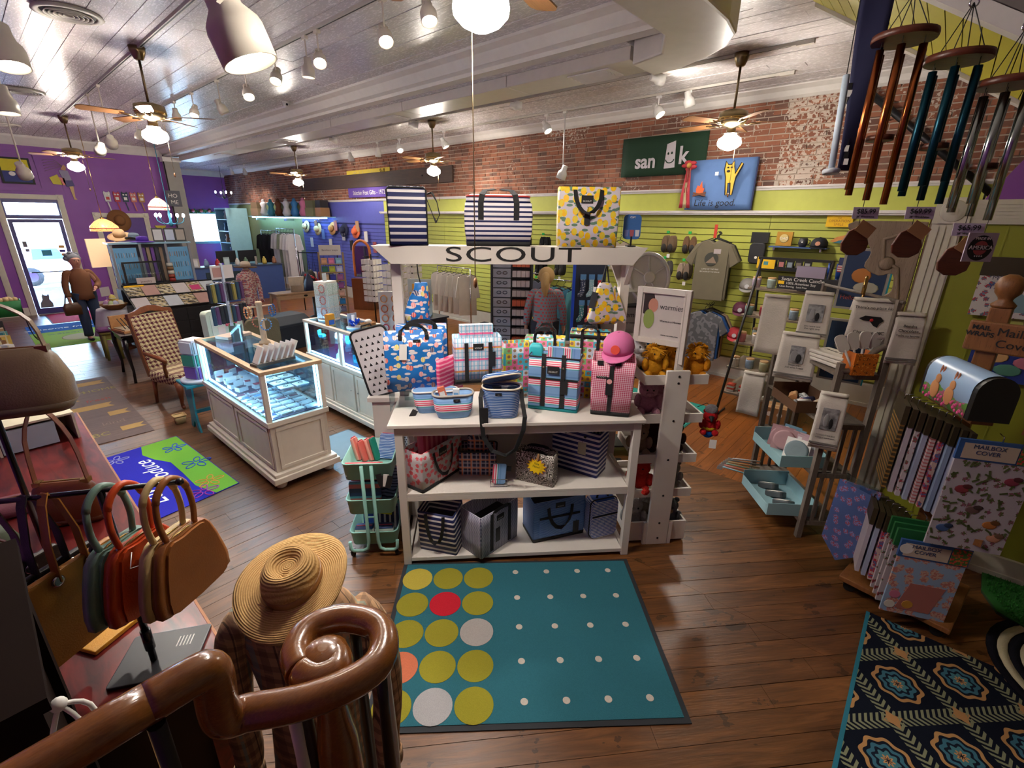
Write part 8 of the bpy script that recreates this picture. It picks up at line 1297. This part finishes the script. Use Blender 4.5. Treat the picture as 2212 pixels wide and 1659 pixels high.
t=thing('shoulder_bag','brown leather handbag held by the woman near the door','handbag',(1.14,12.62,.56),R(14)); ob('body',G().loft([xy(rrect(.26,.1,.03),0),xy(rrect(.28,.11,.03),.15),xy(rrect(.2,.06,.02),.24)]),leather((96,64,40)),t); ob('strap',G().tube([(-.1,0,.22),(-.05,0,.4),(.0,0,.44),(.05,0,.4),(.1,0,.22)],.01,6),leather((60,40,28)),t)
person('woman with a blond ponytail seen from behind in a dotted blouse',(5.58,4.27,0),R(127),(206,156,130),(186,150,96),P_dots((128,140,150),(196,70,76),.045,.09),M((40,44,56),.8),back=True,H=1.05)
# ================================================================ EYEWEAR, SOCKS, COUNTERS BEHIND THE TABLE
t=thing('eyewear_tower','black tower with rows of eyeglasses and boxed cases','display',(5.3,4.85,0),R(-52)); ob('tower_side',G().box(-.2,-.12,0,.42,.14,.12).box(-.2,-.1,.12,-.17,.12,1.95).box(.4,-.1,.12,.43,.12,1.95).box(-.17,.1,.12,.4,.12,1.95),BKW,t)
for r_ in range(9):
    z=.62+r_*.145; pn=ob('grey_tier',G().box(-.165,-.08,z,.1,.095,z+.13),M((150,150,160),.5),t)
    for s in (-1,1): ob('lens',G().tube([(-.03+s*.045+.032*cos(a),-.085,z+.07+.022*sin(a)) for a in [2*PI*i/12 for i in range(12)]],.005,5,True),M([(20,20,22),(60,40,40),(30,40,70)][r_%3],.3),pn)
    for k in range(4): ob('case_box',G().box(.125+k*.066,-.08,z+.01,.185+k*.066,.06,z+.1),M((190,176,176) if r_%4 else (190,90,60),.5),t)
t=thing('sock_display','bright blue post stand hung with printed sock pairs','display',(5.68,3.72,0),R(-48)); ob('post',G().box(-.13,-.02,0,-.09,.02,1.9),M((20,70,190),.4),t); ob('foot',G().box(-.3,-.2,0,.3,.2,.03),BLK,t); ob('grid',G().box(-.09,.0,.5,.34,.01,1.9),M((30,40,60),.5),t)
for i in range(9):
    r_,c_=divmod(i,3); q=thing('sock_pair',('navy','aqua','red','teal','coral','black','mint','blue','grey')[i]+' patterned socks on the blue stand, '+('top','middle','bottom')[r_]+' row','socks',(5.68+(.0+c_*.12)*cos(R(-48)),3.72+(.0+c_*.12)*sin(R(-48))-.02,1.72-r_*.36),R(-48),'socks on the blue stand'); m=P_floral([(50,60,90),(140,180,190),(200,50,60),(40,110,120),(210,90,90),(40,40,50),(120,180,150),(50,90,160),(120,120,130)][i],(220,220,220),(180,190,200),40,.25); ob('sock',G().ext(xz([(-.035,0),(.035,0),(.035,-.2),(.0,-.28),(-.06,-.3),(-.07,-.26),(-.03,-.2)],-.03),(0,.02,0)),m,q,bev=.006); ob('sock_band',G().box(-.04,-.034,-.05,.04,-.008,.02),M((80,130,180),.5),q)
t=table4('low_counter','dark navy counter with drawers behind the hanging balloon bag',4.75,5.35,6.2,7.0,.85,M((44,46,62),.5),'counter',False,.03,.03,.5); ob('drawer_front',G().box(-.302,-.36,.5,-.296,.36,.75),M((52,54,72),.5),t)
t=thing('phone_case_rack','light rack of yellow, teal and red phone wallets on the navy counter','rack',(5.05,6.6,.851),R(-50)); ob('rack_back',G().box(-.2,.0,0,.2,.03,.62),M((180,190,186),.5),t); [ob('wallet',G().box(-.17+k*.12,-.03,.2,-.07+k*.12,-.001,.4),M(c,.5),t) for k,c in enumerate(((226,160,40),(40,160,160),(200,70,70)))]; ob('top_wallet',G().box(-.12,-.04,.43,.12,-.001,.54),M((226,160,40),.5),t); ob('rack_foot',G().box(-.2,-.12,0,.2,0,.02),M((150,180,206),.5),t)
for i,(x,y,l) in enumerate(((5.5,8.75,'tall wire spinner of carded earrings left of the table post'),(5.15,7.5,'white wire spinner of earrings seen under the header'),(5.95,8.0,'second earring spinner behind the white one'))):
    t=thing('earring_spinner',l,'spinner',(x,y,0),R(20)); ob('pole',G().cyl((0,0,.02),(0,0,1.75),.015,8),DKM,t); ob('spinner_foot',G().lathe([(.2,0),(.18,.02)],16),DKM,t); cmh=G().box(-.045,-.142,0,.045,-.138,.1).mesh('earring_card')
    for f in range(4):
        for r_ in range(7):
            for c_ in (-1,0,1): ob('earring_card',cmh,PAPER if (r_+c_)%3 else M((206,190,200),.6),t,loc=(c_*.1*cos(f*PI/2),c_*.1*sin(f*PI/2),.8+r_*.125),rz=f*PI/2)
    [ob('rim_ring',G().tube([(.16*cos(a),.16*sin(a),z) for a in [2*PI*k/16 for k in range(16)]],.005,5,True),DKM,t) for z in (.78,1.7)]
t=thing('card_ladder','tall wooden ladder rack with rows of coloured soap cards','rack',(4.95,9.35,0),R(-32)); LWD=wood((130,104,72),(164,136,98),.6,axis='z'); [ob('rail',G().box(a,-.02,0,a+.035,.02,1.78),LWD,t) for a in (-.25,.215)]
cl9=[(196,150,110),(206,120,150),(130,180,196),(40,100,80),(170,180,60),(190,196,220),(206,170,130),(50,60,150),(150,90,140),(40,140,80),(190,160,40),(140,80,140),(210,110,50),(150,80,90),(206,170,150),(110,50,40),(150,150,110),(30,120,180),(80,120,160),(110,120,130),(110,110,140),(170,140,90),(190,150,80),(120,60,110)]
for r_ in range(8):
    z=1.55-r_*.165; ob('ledge',G().box(-.215,-.05,z-.02,.215,.02,z),LWD,t)
    for c_ in range(3): q=ob('soap_card',G().bc((-.14+c_*.14,-.02,z+.06),(.115,.03,.115)),M(cl9[r_*3+c_],.6),t); ob('card_label',G().bc((-.14+c_*.14,-.0365,z+.05),(.08,.002,.05)),M(tuple(min(255,int(v*1.15)) for v in cl9[r_*3+c_]),.6),q)
ob('header_sign',G().box(-.22,-.01,1.72,.2,.005,1.92),M((206,200,190),.6),t); text('Barefoot Soaps',.05,M((90,70,60),.6),t,(-.01,-.012,1.82))
# console, bench, hat form, counter
t=table4('console_table','pale wooden console table with one drawer in the middle of the shop',4.4,5.75,10.95,11.4,.8,wood((150,120,96),(184,154,126),.5,axis='x'),lr=.03); d=ob('drawer',G().box(-.6,-.205,.66,.6,-.193,.76),wood((150,120,96),(184,154,126),.5,axis='x'),t); ob('drawer_pull',G().lathe([(.05,0),(.04,.01)],12,(0,-.205,.71),(0,-1,0),sc=(1,.5)),DKM,d)
t=thing('navy_pyramid_bag','navy blue triangular bag standing on the console table','bag',(5.25,11.1,.801)); ob('body',G().loft([xy(rrect(.26,.16,.02),0),xy(rrect(.2,.12,.02),.2),xy(rrect(.03,.02,.005),.4)]),M((34,50,84),.6),t); ob('seam',G().tube([(.0,-.08,.01),(0,-.02,.39)],.004,5),INK,t)
t=thing('cream_saddle_bag','cream slouchy leather tote on the console table','bag',(4.95,11.1,.801),R(-20)); ob('body',G().loft([xy(rrect(.28,.14,.05),0),xy(rrect(.3,.15,.05),.2),xy(rrect(.34,.08,.03),.34)]),leather((196,180,160)),t); ob('flap',G().bc((-.05,-.09,.24),(.24,.02,.18),rx=R(-8)),leather((206,190,170)),t)
t=thing('navy_chest','low navy cabinet with a slanted lid beyond the front case','chest',(3.75,9.4,0),R(8)); ob('carcass',G().ext(yz([(-.35,0),(.35,0),(.35,.62),(-.1,.62),(-.35,.5)],-.5),(1.0,0,0)),M((38,52,66),.45),t,bev=.01); ob('front_panel',G().box(-.45,-.36,.06,.45,-.35,.46),M((32,44,58),.45),t)
t=dup(mf,(4.05,11.5,0),R(20),'headless form in an orange and blue floral shirt'); fm=P_floral((196,176,170),(206,90,70),(70,90,130),26,.42)
for c in t.children:
    if c.name.split('.')[0] in ('shirt_body','sleeve','cuff','placket','collar'): c.data=c.data.copy(); c.data.materials.clear(); c.data.materials.append(fm)
hat('pale sun hat on the floral shirt form',(4.05,11.5,1.4),(R(-8),R(6),0),(206,190,170),.1,.11,.23,(150,130,110))
for i,(x,y,a,l) in enumerate(((2.35,7.7,20,'tan tweed armchair half hidden behind the front case'),(2.95,8.1,-10,'second tweed seat behind the hair tie rack'))): t=thing('tweed_seat',l,'chair',(x,y,0),R(a)); tm_=fab((112,104,84),120,.5); ob('back_pad',G().loft([xz(rrect(.5,.5,.1,4,0,.62),-.06),xz(rrect(.52,.52,.1,4,0,.62),0),xz(rrect(.5,.5,.1,4,0,.62),.06)]),tm_,t); ob('seat_pad',G().loft([xy(rrect(.5,.5,.08,4,0,-.28),.34),xy(rrect(.52,.52,.08,4,0,-.28),.42)]),tm_,t); [ob('leg',G().cyl((sx*.2,sy,0),(sx*.2,sy,.36),.02,8),BLK,t) for sx in (-1,1) for sy in (-.48,.0)]
t=thing('sales_counter','long blue sales counter with dark shelves at the back','counter',(4.15,15.7,0)); BC=M((60,84,140),.5); ob('worktop',G().box(0,0,1.02,2.5,.6,1.05),M((60,70,90),.4),t); ob('front',G().box(.03,.03,0,2.47,.06,1.02),BC,t); ob('niche',G().box(.3,.0,.35,1.3,.03,.9),M((30,50,60),.6),t); ob('end_panel',G().box(0,.06,0,.04,.58,1.02).box(2.46,.06,0,2.5,.58,1.02),BC,t)
for i,(x,l) in enumerate(((5.15,'black monitor at the left of the sales counter'),(5.75,'black monitor at the right of the sales counter'))): t=thing('monitor',l,'monitor',(x,16.0,1.051),R(10)); ob('screen',G().box(-.28,-.02,.08,.28,.02,.42),BLK,t); ob('stand',G().box(-.03,-.01,0,.03,.03,.1).box(-.12,-.08,0,.12,.08,.01),BLK,t)
for i in range(9): t=thing('counter_item',('framed print','card box','red ornament','glass jar','paper stack','bottle','picture','tin','flower pot')[i]+' on the sales counter','ornament',(4.3+i*.27,15.85+.08*(i%2),1.051),R(20*i-60)); c=[(190,170,150),(120,140,170),(180,40,50),(170,190,190),(220,214,206),(110,140,110),(160,150,140),(206,180,80),(150,100,70)][i]; ob('base_piece',G().lathe([(.06,0),(.07,.06),(.05,.16),(.02,.18)],12) if i%3 else G().box(-.08,-.02,0,.08,.02,.24),M(c,.5),t); ob('top_piece',G().sph((0,0,.19),.03,8,5) if i%3 else G().box(-.06,-.024,.03,.06,-.02,.2),M(tuple(min(255,v+30) for v in c),.5),t)
# garments along the right wall
def rack(name,label,x,y0,y1,z,n,cols,pre,h_=.8,long=True,mats=None):
    t=thing(name,label,'clothes rack',(x,(y0+y1)/2,0)); L=(y1-y0)/2; ob('rail',G().cyl((0,-L,z+.13),(0,L,z+.13),.012,8),CHROME,t); [ob('upright',G().cyl((0,s*L,0),(0,s*L,z+.13),.014,8),CHROME,t) for s in (-1,1)]; ob('foot',G().box(-.25,-L-.02,0,.25,-L+.02,.02).box(-.25,L-.02,0,.25,L+.02,.02),CHROME,t)
    src=None
    for k in range(n):
        y=y0+.1+(y1-y0-.2)*k/max(1,n-1); lb=('first','second','third','fourth','fifth','sixth','seventh','eighth')[k]+' garment from the near end of '+pre
        shirt(lb,(x,y,z),R(random.uniform(-14,14)-38),cols[k%len(cols)],.42,h_,.2,group='garments on '+pre,name='hanging_garment',long=long,th=.05,mat=mats[k%len(mats)] if mats else None)
rack('clothes_rack','rack of black dresses under the lit far shelf',7.3,17.2,18.7,1.85,6,[(18,18,22),(26,26,30)],'the black dress rack',1.2); rack('clothes_rack','rack of white blouses beside the black dresses',7.05,15.5,16.8,1.95,6,[(206,204,206),(190,186,190),(214,212,210),(130,140,120)],'the white blouse rack',1.4)
rack('clothes_rack','rack of pale shirts seen under the header sign',7.2,7.6,8.7,1.3,6,[(206,200,190),(196,190,184)],'the pale shirt rack',.9); rack('clothes_rack','rack of teal and blue shirts right of the ponytail woman',6.9,4.3,5.3,1.32,6,[(110,170,190),(90,160,170),(70,130,160),(40,44,60)],'the teal shirt rack',.9); rack('clothes_rack','rack of printed t-shirts left of the ponytail woman',7.2,5.6,6.5,1.35,5,[(110,112,130),(36,36,40),(120,120,126)],'the printed shirt rack',.7,False)
for i,(y,z,c) in enumerate(((5.1,2.05,(130,160,190)),(4.75,2.05,(150,170,180)),(4.4,2.0,(176,160,140)),(7.0,2.1,(110,140,170)),(7.5,2.1,(196,150,130)))): shirt(('blue top','pale blue top','beige top','denim blue top','peach top')[i]+' pinned high on the green slats behind the header bags',(7.9,y,z+.1),-PI/2,c,.4,.5,.16,hanger=True)
# far shelf with light, hats, mirror
t=thing('lit_wall_shelf','long wall shelf lit blue-white underneath in the far bay','shelf',(XW-.005,14.5,2.44)); ob('shelf_board',G().box(-.4,0,.0,0,5.9,.03),M((150,200,220),.4),t); ob('led_bar',G().box(-.3,.1,-.03,-.25,5.8,0),EM((170,225,255),16),t); [ob('bracket',G().box(-.35,y,-.12,0,y+.02,0),CHROME,t) for y in (.5,2.9,5.3)]
for i in range(9): y=14.8+i*.62; t=thing('shelf_display',('stacked buffalo-check boxes','plaid tote','pink draped dress form','blue vase','white lamp shade','brown leather stool','teal jar','white chair ornament','tan parcel')[i]+' on the lit wall shelf','ornament',(7.72,y,2.471),R(15*i)); c=[(150,110,70),(120,120,90),(206,120,160),(60,130,190),(226,226,226),(110,66,40),(70,160,180),(214,206,206),(170,140,110)][i]; ob('main_form',G().box(-.15,-.18,0,.15,.18,.26) if i in (0,1,8) else G().lathe([(.1,0),(.15,.1),(.08,.3),(.12,.42),(.05,.5)],14),M(c,.6),t); ob('upper_form',G().box(-.13,-.16,.262,.13,.16,.48) if i in (0,1,8) else G().sph((0,0,.52),.06,8,6),M(tuple(int(v*.8) for v in c) if i else (40,36,36),.6),t)
for (y,z,c,l,b) in ((15.6,2.08,(200,180,140),'pale straw hat on the blue wall, leftmost',None),(14.65,2.12,(206,160,100),'tan straw hat on the blue wall beside the pale one',(120,80,40)),(13.97,2.08,(28,32,60),'navy hat on the blue wall',None),(13.28,2.06,(226,110,70),'orange hat on the blue wall',None),(16.4,2.15,(206,190,150),'cream hat with black band above the white blouses',(20,20,20))): hat(l,(7.9,y,z),(R(0),R(-80),0),c,.1,.1,.2,b)
t=thing('arched_mirror','orange wooden arched mirror standing in front of the blue wall','mirror',(7.2,11.9,.9),R(-62)); ob('frame',G().tube(smooth([(-.25,0,0),(-.25,0,.6),(-.2,0,.85),(0,0,.97),(.2,0,.85),(.25,0,.6),(.25,0,0)],3),.035,8),wood((190,96,36),(220,130,60),.4,axis='z'),t); ob('glass',G().box(-.22,-.005,0,.22,.005,.82),M((170,180,180),.05,1),t); ob('stand',G().box(-.3,-.15,-.9,.3,.15,-.04),CHW,t)
for i in range(10): y=12.3+i*.42; t=thing('wall_goods',('red pack','white card','tan scarf','black strap','grey card','rose pack','cream card','blue pack','brown belt','pale tag')[i]+' hanging on the blue slat wall','pack',(7.9,y,1.5+.28*(i%3)),-PI/2); ob('card',G().box(-.08,-.02,0,.08,0,.3),M([(170,80,80),(220,216,210),(180,140,100),(30,30,34),(170,170,176),(200,140,140),(214,206,190),(90,120,180),(110,70,50),(206,206,214)][i],.6),t); ob('peg',G().cyl((0,-.05,.29),(0,.09,.3),.006,6),CHROME,t)
t=thing('strap_bag_rack','dark wire rack of purses hanging by long straps','rack',(6.3,12.6,0),R(-40)); ob('frame',G().cyl((-.5,0,0),(-.5,0,1.6),.015,8).cyl((.5,0,0),(.5,0,1.6),.015,8).cyl((-.5,0,1.55),(.5,0,1.55),.012,8),DKM,t)
for k in range(7): b=ob('hanging_purse',G().loft([xy(rrect(.1,.06,.02,3,-.42+k*.14,0),.75),xy(rrect(.12,.07,.02,3,-.42+k*.14,0),.95),xy(rrect(.1,.04,.02,3,-.42+k*.14,0),1.05)]),M([(60,70,80),(30,30,34),(190,180,170),(120,40,50),(90,90,100),(40,40,44),(150,140,130)][k],.6),t); ob('purse_strap',G().tube([(-.46+k*.14,0,1.03),(-.42+k*.14,0,1.55),(-.38+k*.14,0,1.03)],.006,5),INK,b)
t=thing('red_necklaces','bunch of red bead necklaces on a dark bust in the middle of the shop','necklaces',(5.7,11.9,0)); ob('stand',G().lathe([(.16,0),(.04,.05),(.04,.7),(.14,.8),(.1,1.1),(.03,1.2)],14),BLK,t); g=G(); [g.sph((.13*cos(a)*r,.13*sin(a)*r-.04,.78+.3*abs(sin(a*.5))),.03,6,4) for a,r in [(random.random()*6.28,random.uniform(.9,1.3)) for _ in range(60)]]; ob('red_beads',g,M((176,24,40),.3),t)['kind']='stuff'
t=thing('display_cabinet','pale glazed cabinet with small figures in the far right corner','cabinet',(7.55,22.0,0)); PCB=M((150,190,196),.5); ob('carcass',G().box(-.4,-.6,0,.4,-.57,2.75).box(-.4,.57,0,.4,.6,2.75).box(.37,-.57,0,.4,.57,2.75).box(-.4,-.57,2.7,.37,.57,2.75),PCB,t); [ob('shelf_board',G().box(-.38,-.57,z,.37,.57,z+.03),PCB,t) for z in (.4,.9,1.4,1.85,2.3)]; [ob('figurine',G().lathe([(.08,0),(.1,.1),(.05,.2),(.08,.28),(.02,.34)],10,(-.2,y,z+.03)),M(c,.5),t) for y,z,c in ((-.3,1.85,(206,206,210)),(.2,1.85,(60,110,150)),(-.2,1.4,(190,90,90)),(.25,1.4,(180,150,110)),(0,.9,(120,140,160)),(0,2.3,(200,190,180)))]
# ================================================================ PURPLE WALL
YA=Y0-.01
t=thing('framed_painting','black framed yellow and blue painting set in the purple wall','painting',(1.28,YA,3.42)); ob('recess_frame',G().box(-.45,-.03,-.45,.42,.0,-.38).box(-.45,-.03,.38,.42,0,.45).box(-.45,-.03,-.38,-.38,0,.38).box(.35,-.03,-.38,.42,0,.38),PURM,t); ob('black_frame',G().box(-.3,-.05,-.3,.26,-.02,.28),INK,t); ob('yellow_sky',G().box(-.26,-.055,-.02,.22,-.05,.24),M((214,200,30),.6),t); ob('blue_sea',G().box(-.26,-.055,-.26,.22,-.05,-.02),M((40,50,120),.6),t); ob('white_moon',G().sph((-.1,-.056,-.08),(.06,.002,.05),10,5),PAPER,t)
t=thing('shopper_cutout','painted metal figure of a woman with shopping bags on the purple wall','wall art',(2.12,YA,3.2)); K=lambda P,c,n='piece',d=.015:ob(n,G().ext([(a,-.03,b) for a,b in P],(0,d,0)),M(c,.5),t); K([(-.05,.3),(.03,.42),(.07,.36),(.04,.28)],(190,140,100),'head'); K([(-.09,.28),(.08,.28),(.11,.05),(-.05,.03)],(150,140,170),'jacket'); K([(-.06,.04),(.12,.06),(.14,-.08),(-.02,-.1)],(70,60,120),'skirt'); K([(.03,-.09),(.11,-.08),(.09,-.35),(.12,-.4),(.06,-.4),(.05,-.3)],(206,170,110),'legs'); K([(-.3,.1),(-.14,.18),(-.08,-.06),(-.26,-.05)],(214,200,50),'yellow_bag'); K([(-.12,.12),(-.02,.1),(-.02,-.06),(-.1,-.06)],(226,130,120),'pink_bag'); g=G(); [g.tube(smooth([(0,-.02,.38),(-.15,-.03,.42+.05*k),(-.35,-.03,.36+.06*k)],3),.005,4) for k in range(-2,3)]; ob('wire_hair',g,M((120,90,90),.5),t)['kind']='stuff'
for i,(x,c,l) in enumerate(((2.86,(206,206,206),'white owl wall clock, leftmost of the row'),(3.06,(176,40,50),'red owl wall clock'),(3.24,(40,60,80),'dark owl wall clock'),(3.42,(206,120,110),'pink owl wall clock'),(3.6,(180,130,70),'tan sloth wall clock, rightmost of the row'))): t=thing('owl_clock',l,'clock',(x,YA,2.9),0,'animal clocks on the purple wall'); ob('clock_body',G().ext(xz([(-.06,-.12),(.06,-.12),(.07,.1),(.05,.14),(.03,.11),(-.03,.11),(-.05,.14),(-.07,.1)],-.04),(0,.04,0)),M(c,.5),t); [ob('eye',G().sph((s*.03,-.043,.06),(.022,.004,.022),8,4),PAPER,t) for s in (-1,1)]; ob('tail',G().bc((.0,-.03,-.24),(.025,.01,.22),ry=R(-8)),M(c,.5),t); ob('dial',G().bc((0,-.042,-.04),(.07,.004,.07)),PAPER if i else M((190,60,60),.5),t)
t=thing('home_sign','slate grey sign reading HOME on the grey column','sign',(4.3,16.7,2.9)); ob('board',G().box(-.17,-.02,-.21,.17,0,.21),M((86,88,96),.6),t); text('H♥',.16,PAPER,t,(-.02,-.024,.06)) if 0 else text('HO',.15,PAPER,t,(-.02,-.024,.07)); text('ME',.15,PAPER,t,(.0,-.024,-.1))
def tiff(label,x,y,z,w_,c1,c2,pat):
    t=thing('stained_glass_lamp',label,'pendant lamp',(x,y,z)); tt=NT('stained_glass'); v=tt.vor(9 if pat else 14); k=tt.ramp(tt.m('FRACT',tt.m('MULTIPLY',v.outputs['Distance'],7)),[(0,lin(c1)),(.5,lin(c2))],'CONSTANT'); tt.put(tt.b.inputs['Emission Color'],k); tt.b.inputs['Emission Strength'].default_value=1.1; m=tt.end(k,.3); ob('shade',G().lathe([(w_,-.2),(w_*.97,-.1),(w_*.6,.0),(w_*.2,.06),(w_*.18,.055),(w_*.55,-.01),(w_*.93,-.1),(w_*.96,-.2)],20),m,t); ob('chain',G().cyl((0,0,.06),(0,0,ZC-z-.006),.006,6),BRASS,t); ob('cap',G().lathe([(.05,.05),(.02,.1)],12),BRASS,t); ob('bulb',G().sph((0,0,-.08),.05,10,6),EM((255,220,160),12),t); ob('rim_band',G().lathe([(w_*1.005,-.13),(w_*1.01,-.15)],20),M((170,40,30),.5),t)
tiff('stained glass dome lamp with a house scene hanging by the column',3.15,13.5,2.76,.2,(226,220,206),(206,120,70),1); tiff('yellow and red stained glass lamp hanging near the entrance',2.17,14,2.3,.26,(226,200,120),(196,60,40),0)
def chand(label,x,y,z,c,n=5):
    t=thing('chandelier',label,'chandelier',(x,y,z)); m=M(c,.4,.4); ob('stem',G().lathe([(.02,-.15),(.05,-.1),(.02,0),(.03,.1),(.01,.25)],12).cyl((0,0,.2),(0,0,ZC-z-.006),.008,6),m,t)
    for k in range(n): a=2*PI*k/n; ar=ob('arm',G().tube(smooth([(0,0,-.05),(.12*cos(a),.12*sin(a),-.1),(.25*cos(a),.25*sin(a),-.04),(.27*cos(a),.27*sin(a),.04)],3),.009,6),m,t); ob('bulb',G().sph((.27*cos(a),.27*sin(a),.09),(.03,.03,.045),10,6),EM((220,236,255),30),ar)
chand('teal chandelier with clear bulbs below the stained glass dome',3.27,13.3,2.36,(60,130,150)); chand('black iron chandelier before the far purple bay',7.0,20.8,3.2,(30,30,34),4)
t=thing('flower_garland','garland of green leaves and coral roses over the far window','garland',(6.87,23.33,2.62)); g=G(); [g.bc((random.uniform(-.7,.7),random.uniform(-.06,0),random.uniform(-.06,.08)),(.09,.02,.04),ry=random.random()*3) for _ in range(60)]; ob('leaves',g,M((50,110,60),.7),t)['kind']='stuff'; [ob('rose',G().sph((-.6+k*.3,-.07,.02),(.07,.05,.06),8,6),M((206,100,100),.6),t) for k in range(5)]
t=thing('melon_art','yellow melon slice ornament on the purple wall','wall art',(3.9,YA,2.17)); ob('slice',G().ext(xz([(.13*cos(a),.09*sin(a)) for a in [PI+PI*i/12 for i in range(13)]],-.02),(0,.02,0)),M((206,190,60),.6),t); ob('rind',G().tube(xz([(.13*cos(a),.09*sin(a)) for a in [PI+PI*i/12 for i in range(13)]],-.01),.012,5),M((110,130,50),.6),t)
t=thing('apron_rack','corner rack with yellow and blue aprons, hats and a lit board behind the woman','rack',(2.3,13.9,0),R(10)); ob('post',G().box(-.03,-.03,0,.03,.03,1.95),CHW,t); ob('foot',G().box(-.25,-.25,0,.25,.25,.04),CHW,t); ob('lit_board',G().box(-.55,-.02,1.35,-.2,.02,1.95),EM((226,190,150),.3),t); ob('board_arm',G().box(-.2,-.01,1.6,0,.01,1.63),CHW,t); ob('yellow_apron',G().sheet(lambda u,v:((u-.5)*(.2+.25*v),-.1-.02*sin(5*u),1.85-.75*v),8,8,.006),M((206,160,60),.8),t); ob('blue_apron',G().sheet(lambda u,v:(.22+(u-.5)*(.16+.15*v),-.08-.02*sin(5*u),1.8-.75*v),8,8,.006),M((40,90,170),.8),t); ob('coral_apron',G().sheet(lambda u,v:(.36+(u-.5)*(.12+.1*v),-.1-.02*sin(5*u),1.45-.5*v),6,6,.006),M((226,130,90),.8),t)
t=thing('green_bin','green metal planter tub on a black wire stand by the left wall','planter',(.28,13.4,0)); ob('tub',G().loft([xy(rrect(.34,.28,.03),.55),xy(rrect(.42,.34,.03),.85),xy(rrect(.4,.32,.03),.85),xy(rrect(.32,.26,.03),.57)]),M((30,120,60),.5),t); [ob('wire_leg',G().tube(smooth([(sx*.19,sy,.8),(sx*.2,sy,.4),(sx*.24,sy,.1),(sx*.32,sy,.0)],3),.008,6),INK,t) for sx in (-1,1) for sy in (-.13,.13)]; g=G(); [g.sph((random.uniform(-.15,.15),random.uniform(-.1,.1),.86),.05,6,4) for _ in range(10)]; ob('goods',g,M((200,170,120),.6),t)['kind']='stuff'
t=thing('left_shelf_unit','low white shelf of small boxed goods along the left edge of the aisle','shelf',(-.1,9.4,0)); ob('carcass',G().box(-.25,-1.5,0,.2,1.5,.05).box(-.25,-1.5,.05,-.22,1.5,.72).box(-.22,-1.5,.05,.2,-1.47,.7).box(-.22,1.47,.05,.2,1.5,.7),WPM,t); [ob('shelf_board',G().box(-.22,-1.47,z,.2,1.47,z+.02),WPM,t) for z in (.36,.7)]
for k in range(12): q=thing('boxed_gift',('cream','amber','grey','white','brown','gold','silver','teal','rose','tan','ivory','black')[k]+' boxed gift standing on the left shelf','box',(-.02+.06*(k%2),8.1+k*.23,.721),R(10*k)); c=[(220,206,180),(206,150,60),(150,150,156),(226,224,220),(120,84,56),(190,160,80),(190,192,196),(70,140,140),(206,140,140),(190,160,120),(224,216,200),(40,40,44)][k]; ob('carton',G().box(-.07,-.06,0,.07,.06,.12+.02*(k%3)),M(c,.5),q); ob('ribbon',G().box(-.012,-.0605,0,.012,.0605,.1205+.02*(k%3)),M((200,190,160),.5),q)
